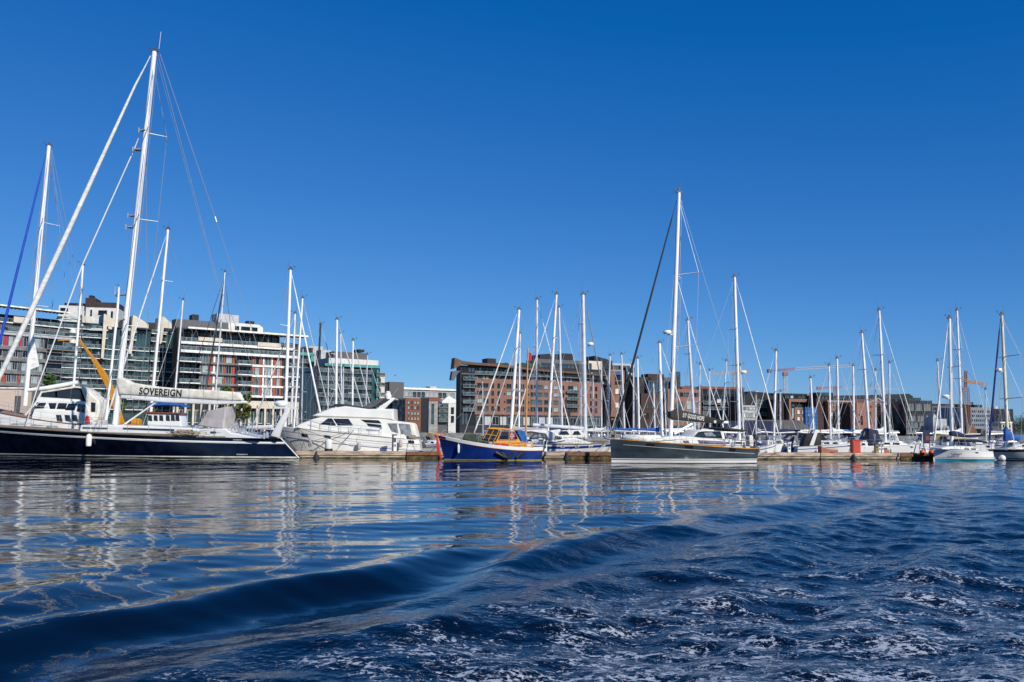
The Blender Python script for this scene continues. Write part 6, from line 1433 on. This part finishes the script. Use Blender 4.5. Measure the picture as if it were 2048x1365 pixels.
# ---- white yacht with blue stripe and lettered hood
fE_ = Fr(at0(1170, 84), 84, R(0)); EL = empty('sailing_yacht', fE_.o, fE_.ang, 'cream white cruising yacht with broad blue hull stripe and framed portlights behind the pontoon', 'sailboat')
hE = Hull(fE_.x(1066), fE_.x(1232, 886), fE_.z(1066, 888), fE_.z(1225, 884), 3.6, sag=.10, rb=1.0, rs=.2)
hE.build(EL, [(('d', 0), CREAMH), (('d', .16), BLUES), (('d', .40), CREAMH), (('z', .16), BLUES), (('z', .08), RUST)], n=26); hE.deck(EL, TEAK); hE.toe(EL, TEAK, .05)
for a in (1121, 1150, 1178, 1205):
    ya = -hE.side(fE_.x(a+3), 1.1); z0_ = hE.zx(fE_.x(a))-fE_.z(a, 891, ya); hE.strip(EL, hE.tx(fE_.x(a)), hE.tx(fE_.x(a+8)), z0_, .19, WHITE, 'portlight_frame', n=3, proud=.02); hE.strip(EL, hE.tx(fE_.x(a+2)), hE.tx(fE_.x(a+6)), z0_+.06, .08, SMOKE, 'portlight', n=3, proud=.03)
puffp(fE_, EL, 'coachroof', [(1092, 889), (1092, 880), (1128, 877), (1150, 876), (1164, 880), (1182, 886), (1182, 890)], 1.15, CREAMH, .1)
puffp(fE_, EL, 'cabin_stripe', [(1092, 885), (1112, 884), (1130, 880.5), (1129, 882.5), (1112, 886), (1092, 887)], .02, BLUES, .005, yc=-1.17)
eh = puffp(fE_, EL, 'sprayhood', [(1060, 862), (1090, 861), (1112, 866), (1124, 874), (1128, 879), (1096, 881), (1090, 870), (1066, 866)], 1.2, CANVW, .12)
tx_, tz_ = fE_.q(1110, 879.2, -1.2); tx2, tz2 = fE_.q(1124, 877.5, -1.2); text('lettering', 'Elida', .42, (tx_, -1.25, tz_), (R(90), -math.atan2(tz2-tz_, tx2-tx_), 0), BLACK, eh, width=(tx2-tx_), shear=.2, bold=.01)
for a, c in ((1113, 1137), (1140, 1160)): puffp(fE_, EL, 'doghouse_window', [(a+5, 870), (a+9, 863), (c-3, 862.5), (c+2, 869.5)], .03, SMOKE, .01, yc=-1.02)
puffp(fE_, EL, 'doghouse', [(1112, 874), (1124, 861), (1160, 860), (1172, 871), (1172, 876), (1112, 877)], 1.0, CREAMH, .08)
rig(EL, 1, fE_.q(1171, 882), fE_.q(1166, 590), .19, ALU, 1.7, spr=(.30, .52, .8), sl=1.1, fore=fE_.q(1226, 884) , fm=mat('sail_uv_grey', (.22, .22, .24), .8), fr_=.06, back=fE_.q(1072, 886), zdeck=1.5, wr=.015, radar=.66)
b = MB(); b.tube([(fE_.x(1168), 0, fE_.z(1168, 857)), (fE_.x(1066), 0, fE_.z(1066, 850))], .16, 10); b.build('boom', ALU, EL, True)
b = MB(); b.tube([(fE_.x(1162), 0, fE_.z(1162, 878)), (fE_.x(1137), 0, fE_.z(1137, 860))], .09, 6); b.build('vang', ALU, EL)
rail(EL, hE, h=.65)
puffp(fE_, EL, 'grey_sail_bag', [(1167, 884), (1170, 878), (1195, 874), (1212, 875), (1218, 881), (1219, 886)], .5, RUBG, .15)
# ---- slate grey yacht lettered GOOD HOPE
gA, gB = ground(1224, 926.5), ground(1516, 925.5)
fG_ = Fr(gA.x, gA.y, math.atan2(gB.y-gA.y, gB.x-gA.x)); GH = empty('sailing_yacht', fG_.o, fG_.ang, 'slate grey sailing yacht with black lettered boom bag and white waterline stripes', 'sailboat')
hG = Hull(fG_.x(1518, 898, -1.85), fG_.x(1220, 878), fG_.z(1518, 898, -1.8), fG_.z(1220, 878), 4.2, sag=-.02, rb=.12, rs=-.15, tw=.88, p=2.5, kf=.35)
hG.build(GH, [(('d', 0), SLATE), (('z', .36), WHITE), (('z', .30), BLACK), (('z', .24), WHITE), (('z', .04), RUST)], n=34); hG.deck(GH, TEAK, .05); hG.toe(GH, VARN, .03); hG.strip(GH, 0, 1, -.02, .05, mat('teak_pale', (.50, .36, .20), .6), 'toe_strip', n=30)
hG.strip(GH, .03, .93, .36, .035, mat('stripe_silver', (.5, .5, .48), .4), 'cove_line', n=30)
for a, c, y in ((1277, 1291, 890.5), (1346, 1361, 894.5), (1432, 1445, 899.5)):
    x_ = fG_.x((a+c)/2); ya = -hG.side(x_, 1.2)-.02; dh = 2.4 if a < 1400 else 3.4; t1_, t0_ = hG.tx(fG_.x(a)), hG.tx(fG_.x(c)); zc_ = fG_.z(a, y-dh, ya); hG.strip(GH, t0_, t1_, hG.zx(x_)-zc_, dh*2/26, SMOKE, 'hull_window', n=4, proud=.02)
puffp(fG_, GH, 'coachroof', [(1290, 884), (1310, 878), (1340, 873), (1365, 872), (1392, 874), (1449, 881), (1456, 893), (1440, 894), (1290, 886)], 1.35, WHITE, .12)
puffp(fG_, GH, 'coachroof_window', [(1366, 881.5), (1377, 881.5), (1379, 886), (1369, 885.5)], .03, PURP, .01, yc=-1.38); puffp(fG_, GH, 'coachroof_window', [(1396, 880.5), (1446, 883), (1453, 888.5), (1400, 887)], .03, PURP, .01, yc=-1.38)
so_ = puffp(fG_, GH, 'sprayhood', [(1382, 876), (1394, 864), (1404, 860), (1444, 859.5), (1449, 862), (1452, 881), (1410, 880)], 1.2, CANVW, .10)
puffp(fG_, GH, 'clear_panel', [(1388, 874), (1397, 864.5), (1407, 863), (1441, 863), (1445, 877), (1400, 876)], .03, SMOKE, .01, yc=-1.22); puffp(fG_, GH, 'clear_panel', [(1408, 866), (1424, 865), (1432, 873), (1412, 873)], .03, CLEARV, .01, yc=-1.25)
rig(GH, -1, fG_.q(1341, 874), fG_.q(1358, 386), .17, ALUW, 1.9, spr=(.36, .655), sl=1.5, fore=fG_.q(1226, 876), fm=mat('sail_uv_black', (.012, .012, .016), .7), fr_=.085, back=fG_.q(1512, 892), zdeck=1.7, wr=.014, sweep=.8, radar=.42)
b = MB(); b.tube([(fG_.x(1343), 0, fG_.z(1343, 839)), (fG_.x(1456), 0, fG_.z(1456, 845.5))], .12, 8); b.build('boom', ALUW, GH, True)
bg_ = puffp(fG_, GH, 'boom_bag', [(1338, 836), (1338, 824), (1345, 820), (1353, 818.5), (1370, 823), (1400, 830), (1448, 842), (1444, 845), (1418, 846), (1390, 844.5), (1342, 839.5)], .26, CANVK, .10, refly=0)
tx_, tz_ = fG_.q(1362, 834.5); tx2, tz2 = fG_.q(1404.5, 842); text('lettering', 'S/Y GOOD HOPE', .46, (tx_, -.275, tz_), (R(90), -math.atan2(tz2-tz_, tx2-tx_), 0), WALLW, bg_, width=math.hypot(tx2-tx_, tz2-tz_), bold=.010)
x, z = fG_.q(1427, 844); b = MB(); b.tube([(x, -.25, z), (x, -.272, z)], .12, 14); b.build('sailmaker_badge', WALLW, bg_)
b = MB(); b.tube([(fG_.x(1349, 868), 0, fG_.z(1349, 868)), (fG_.x(1384, 848), 0, fG_.z(1384, 848))], .10, 8); b.build('boom_vang', ALUW, GH)
puffp(fG_, GH, 'bimini', [(1434, 857), (1445, 855), (1462, 856), (1490, 860), (1502, 863), (1490, 864), (1468, 862), (1450, 858.5)], 1.5, CANVK, .04)
b = MB()
for a, c in (((1458, 858), (1480, 890)), ((1496, 863), (1486, 892))):
    for sd in (-1.4, 1.4): b.tube([(fG_.x(*a), sd, fG_.z(*a)), (fG_.x(*c), sd, fG_.z(*c))], .025, 5)
b.build('bimini_frame', STEEL, GH)
rail(GH, hG, t0=.02, t1=.97, n=12, h=.62, r=.014)
puffp(fG_, GH, 'life_raft', [(1499, 893), (1499, 873), (1503, 871), (1507, 873), (1508, 894)], .3, CANV, .08, yc=-1.3); puffp(fG_, GH, 'outboard_motor', [(1510, 872), (1513, 869), (1517, 871), (1518, 878), (1515, 882), (1515, 891), (1512, 891), (1512, 882)], .2, RUBK, .05, yc=-1.3)
b = MB()
for dy in (-.9, .9): 
    x, z = fG_.q(1476, 885); b.tube([(x, dy+.42*math.cos(a*math.pi/8), z+.42*math.sin(a*math.pi/8)) for a in range(17)], .025, 5); b.tube([(x, dy, z-.6), (x, dy, z)], .08, 6)
b.build('steering_wheel', STEEL, GH)
puffp(fG_, GH, 'anchor', [(1208, 873), (1222, 877), (1222, 881), (1212, 878)], .12, STEEL, .02); 
P = fG_.q(1282, 873.5)
dn_ = empty('inflatable_dinghy', fG_.o+fG_.a*P[0]+Vector((0, 0, P[1]-.12)), fG_.ang, 'upturned cream inflatable dinghy lashed on the slate grey foredeck', 'dinghy')
L_ = fG_.x(1317)-fG_.x(1249)
b = MB()
for sd in (-.6, .6): b.tube([(L_*.5, sd, -.05), (L_*.44, sd, 0), (L_*.2, sd, 0), (-L_*.2, sd, 0), (-L_*.38, sd*.75, .0), (-L_*.48, 0, .02)], [.12, .24, .25, .25, .25, .22], 12)
b.build('tube', RUBW, dn_, True); b = MB(); b.loops([[(L_*.42, -.5, .1), (L_*.42, .5, .1), (L_*.42, .5, -.1), (L_*.42, -.5, -.1)], [(-L_*.3, -.4, .24), (-L_*.3, .4, .24), (-L_*.3, .4, -.1), (-L_*.3, -.4, -.1)]]); b.build('floor', RUBG, dn_)
# ---- white yacht at the pontoon end
gA, gB = ground(1866, 922.5), ground(1987, 922.5)
fW_ = Fr(gA.x, gA.y, math.atan2(gB.y-gA.y, gB.x-gA.x)); WY = empty('sailing_yacht', fW_.o, fW_.ang, 'white sailing yacht with navy sail cover and turquoise waterline past the pontoon end', 'sailboat')
hW = Hull(fW_.x(1986, 903, -1.0), fW_.x(1866, 896), fW_.z(1986, 903), fW_.z(1866, 896), 2.9, sag=-.01, rb=.15, rs=.15, tw=.7, p=2.3, kf=.4)
hW.build(WY, [(('d', 0), WHITE), (('z', .36), GREYW), (('z', .30), WHITE), (('z', .24), GREYW), (('z', .20), TEALB)], n=24); hW.deck(WY, DECKW); hW.toe(WY, ALU, .025)
puffp(fW_, WY, 'coachroof', [(1884, 897), (1896, 893.5), (1925, 892), (1944, 893), (1960, 900), (1966, 903), (1884, 901)], .9, WHITE, .1)
for a in (1929, 1942): puffp(fW_, WY, 'coachroof_window', [(a, 897), (a+10, 897.5), (a+10, 900), (a+1, 899.5)], .02, SMOKE, .01, yc=-.92)
for a in (1926, 1973): ya = -hW.side(fW_.x(a+3), .9)-.02; hW.strip(WY, hW.tx(fW_.x(a+6)), hW.tx(fW_.x(a)), hW.zx(fW_.x(a))-fW_.z(a, 904.5, ya), .10, SMOKE, 'portlight', n=3, proud=.02)
hW.strip(WY, .05, .92, .17, .012, GREYW, 'cove_line')
xt_ = fW_.x(1888, 910); ya = -hW.side(xt_, .7); text('lettering', 'Cabaret', .38, (xt_, ya-.10, fW_.z(1888, 909.5, ya)), (R(90), R(1), -math.atan2(hW.side(fW_.x(1903), .7)-hW.side(xt_, .7), fW_.x(1903)-xt_)), mat('letter_grey', (.10, .11, .13), .5), WY, width=fW_.x(1903)-xt_, shear=.3)
rig(WY, -1, fW_.q(1904, 894), fW_.q(1899, 638), .15, ALUW, 1.3, spr=(.3, .62), sl=.95, fore=fW_.q(1867, 893), fm=SAIL, fr_=.065, back=fW_.q(1984, 900), zdeck=1.1, wr=.012, radar=.39, sweep=.4)
b = MB(); b.tube([(fW_.x(1905), 0, fW_.z(1905, 874)), (fW_.x(1954), 0, fW_.z(1954, 877))], .10, 8); b.build('boom', ALUW, WY, True)
puffp(fW_, WY, 'sail_cover', [(1903, 871), (1903, 864), (1907, 862), (1918, 864), (1930, 869), (1953, 872.5), (1957, 874.5), (1940, 875), (1905, 872.5)], .2, CANVN, .06)
puffp(fW_, WY, 'sprayhood', [(1922, 894), (1924, 882), (1932, 880.5), (1938, 881), (1944, 893)], .85, CANVN, .08); puffp(fW_, WY, 'bimini', [(1920, 880), (1935, 878.5), (1960, 880), (1976, 884), (1974, 885.5), (1955, 882.5), (1921, 882)], 1.0, CANVN, .03)
puffp(fW_, WY, 'clear_panel', [(1936, 893), (1938, 884), (1943, 884), (1953, 893)], .8, CLEARV, .03)
rail(WY, hW, n=7); b = MB(); b.sphere((fW_.x(1984), -1.1, .28), .30); b.build('fender', WHITE, WY, True)
puffp(fW_, WY, 'cowl', [(1909, 893), (1912, 884), (1919, 881), (1915, 887), (1913, 894)], .05, WHITE, .02, yc=-.3)
# ---- yellow varnished boat hoisted behind
o = empty('dinghy', (at0(1898, 100), 100, at(1898, 873, 100).z-.5), 0, 'pale yellow hulled dinghy behind the white yacht mast', 'dinghy'); hd = Hull(1.9, -1.9, .75, .85, 1.4, rb=.3, rs=.1)
hd.build(o, [(('d', 0), mat('hull_pale_yellow', (.62, .48, .22), .5)), (('z', .0), WHITE)], n=12); hd.toe(o, WHITE, .05, name='gunwale')
o2 = MB(); o2.box(-1.2, -.9, -.4, .4, -2.2, .0); o2.box(.9, 1.2, -.4, .4, -2.2, .0); o2.build('cradle', METG, o)
# ---- last yacht, cut by the right edge
gA, gB = ground(1984, 921.5), ground(2048, 921.2)
fL_ = Fr(at0(2040, 84), 84, R(0)); LY = empty('sailing_yacht', fL_.o, fL_.ang, 'white yacht with brown sheer stripe and blue furled forestay cut by the right edge', 'sailboat')
hL = Hull(fL_.x(2150), fL_.x(1975, 899), 1.15, fL_.z(1980, 899.5), 3.4, sag=.03, rb=.9, rs=.3)
hL.build(LY, [(('d', 0), mat('stripe_brown', (.05, .02, .015), .4)), (('d', .18), mat('stripe_ochre', (.35, .18, .05), .4)), (('d', .24), WHITE), (('z', .2), BLACK), (('z', .12), WHITE), (('z', .05), BLACK)], n=24); hL.deck(LY, DECKW); hL.toe(LY, TEAK, .04)
cabin(LY, hL, -1, fL_.x(2100), fL_.x(1998), .5, 1.0)
rig(LY, -1, fL_.q(2016, 893), fL_.q(2003.5, 631), .145, mat('mast_yellowed', (.72, .66, .50), .4), 1.5, spr=(.36, .68), sl=1.9, fore=fL_.q(1977, 897), fm=mat('sail_uv_navy', (.008, .015, .14), .7), fr_=.085, back=fL_.q(2140, 900), zdeck=1.2, wr=.014, radar=.58, sweep=.25)
puffp(fL_, LY, 'sail_cover', [(2011, 884), (2011, 858), (2015, 854), (2020, 862), (2030, 871), (2060, 875), (2100, 877), (2100, 884), (2050, 882), (2022, 880)], .22, CANVB, .08)
b = MB(); b.tube([(fL_.x(2014), 0, fL_.z(2014, 884)), (fL_.x(2102), 0, fL_.z(2102, 884))], .1, 8); b.build('boom', ALUW, LY, True)
rail(LY, hL, n=8); hood(LY, -1, fL_.x(2056), 1.7, .9, m_=CANVG)
puffp(fL_, LY, 'cowl_frame', [(2022, 896), (2026, 885), (2040, 884), (2044, 896)], .8, CLEARV, .05)
# dark RIB at the pontoon, between motor yacht and blue boat
p = ground(852, 913); rb_ = empty('inflatable_boat', (p.x, 81, 0), 0, 'grey rubber inflatable boat with black console lying behind the dark pontoon', 'dinghy')
b = MB()
for sd in (-.8, .8): b.tube([(-2.6, sd, .55), (-1.8, sd, .5), (1.2, sd, .55), (2.2, sd*.6, .7), (2.7, 0, .8)], [.2, .3, .3, .28, .22], 12)
b.build('tube', RUBG, rb_, True); b = MB(); b.box(-2.2, 1.8, -.6, .6, .1, .35); b.build('floor', RUBK, rb_); b = MB(); b.puff([(-.6, .35), (.3, .35), (.2, 1.1), (-.1, 1.4), (-.4, 1.1)], .35, .06); b.build('console', RUBK, rb_, True); b = MB(); b.puff([(-2.9, .2), (-2.5, .2), (-2.4, 1.2), (-2.7, 1.35), (-3.0, 1.1)], .2, .06); b.build('outboard_motor', BLACK, rb_, True)
# street lamps on the quay
for k, px in enumerate((20, 238, 405, 610, 816, 1005, 1290, 1618, 1855)):
    x_ = at0(px, 234); r_ = empty('street_lamp', (x_, 234, GZ), 0, ['quay lamp post at the far left pavilion', 'quay lamp post just right of the tallest mast', 'quay lamp post below the cream cover end', 'quay lamp post before the teal wing', 'quay lamp post before the brick gap buildings', 'quay lamp post below the left curved roof block', 'quay lamp post before the dark side wing', 'quay lamp post beside the blue scaffold', 'quay lamp post before the finned glass block'][k], 'street lamp', 'lamp posts along the quay')
    b = MB(); b.tube([(0, 0, 0), (0, 0, 5.2)], .07, 6); b.build('pole', METD, r_); b = MB(); b.tube([(0, 0, 5.2), (0, 0, 5.3), (0, 0, 5.55)], [.1, .28, .1], 8); b.build('lamp_head', GREYW, r_)
# small gull in the sky
P = at(791, 752, 150); g = MB(); g.puff([(-.25, -.04), (.0, -.08), (.28, 0), (.1, .07), (-.2, .04)], .06, .02); 
g.add([(0, 0, .03), (.12, -.5, .16), (-.05, -.55, .15), (-.12, 0, .03)], [(0, 1, 2, 3)]); g.add([(0, 0, .03), (.12, .5, .16), (-.05, .55, .15), (-.12, 0, .03)], [(0, 3, 2, 1)])
o = g.build('gull', GREYW); o.location = P; tag(o, 'small gull flying above the gap between the buildings', 'bird')

# mooring lines from bows and quarters to the pontoon
def moor(root, fr, h, ends, m_=DARKW, r=.018):
    b = MB()
    for (t, side, px, off) in ends:
        x, y, z = h.pt(t, h.sheer(t)); p0 = Vector((x, side*y, z+.05)); w_ = onp(px, off)-fr.o; q_ = Vector((w_.dot(fr.a), w_.dot(fr.b), w_.z+.06)); mid = (p0+q_)/2-Vector((0, 0, .12*(p0-q_).length*.4))
        b.tube([p0, (p0+mid)/2-Vector((0, 0, .03)), mid, (mid+q_)/2-Vector((0, 0, .03)), q_], r, 4)
    return b.build('mooring_lines', m_, root)
moor(GH, fG_, hG, [(.97, 1, 1205, .3), (.9, 1, 1290, .3), (.06, 1, 1535, .3), (.03, 1, 1560, .4)])
moor(BB, fB_, hB, [(.95, 1, 862, .3), (.05, 1, 1105, .3)])
moor(EL, fE_, hE, [(.85, -1, 1190, 2.4), (.96, -1, 1215, 2.4)])
moor(WY, fW_, hW, [(.98, -1, 1856, .5), (.9, -1, 1850, 1.2)])
# mast fittings on the tall white mast
b = MB()
for px, py in ((288, 262), (266, 432), (262, 455), (245, 590), (248, 640), (276, 300)):
    x, z = fS_.q(px, py); b.box(x-.30, x+.28, -.28, .28, z-.05, z+.05); b.tube([(x-.3, -.32, z-.25), (x-.3, -.32, z+.2)], .05, 6)
x, z = fS_.q(240, 578); b.tube([(x-.0, 0, z-.7), (x-.45, 0, z-.6), (x-.45, 0, z+.3), (x, 0, z+.45)], .05, 5)
b.build('mast_fittings', GREYW, S_)
b = MB()
for dx, y_ in ((.27, -.2), (.34, -.1)): 
    b.tube([(fS_.x(305, 150)+dx*.7, y_, fS_.z(305, 150)), (fS_.x(262, 480)+dx, y_, fS_.z(262, 480)), (fS_.x(231, 850)+dx*1.2, y_, fS_.z(231, 850))], .014, 4)
b.build('halyards', ALU, S_)
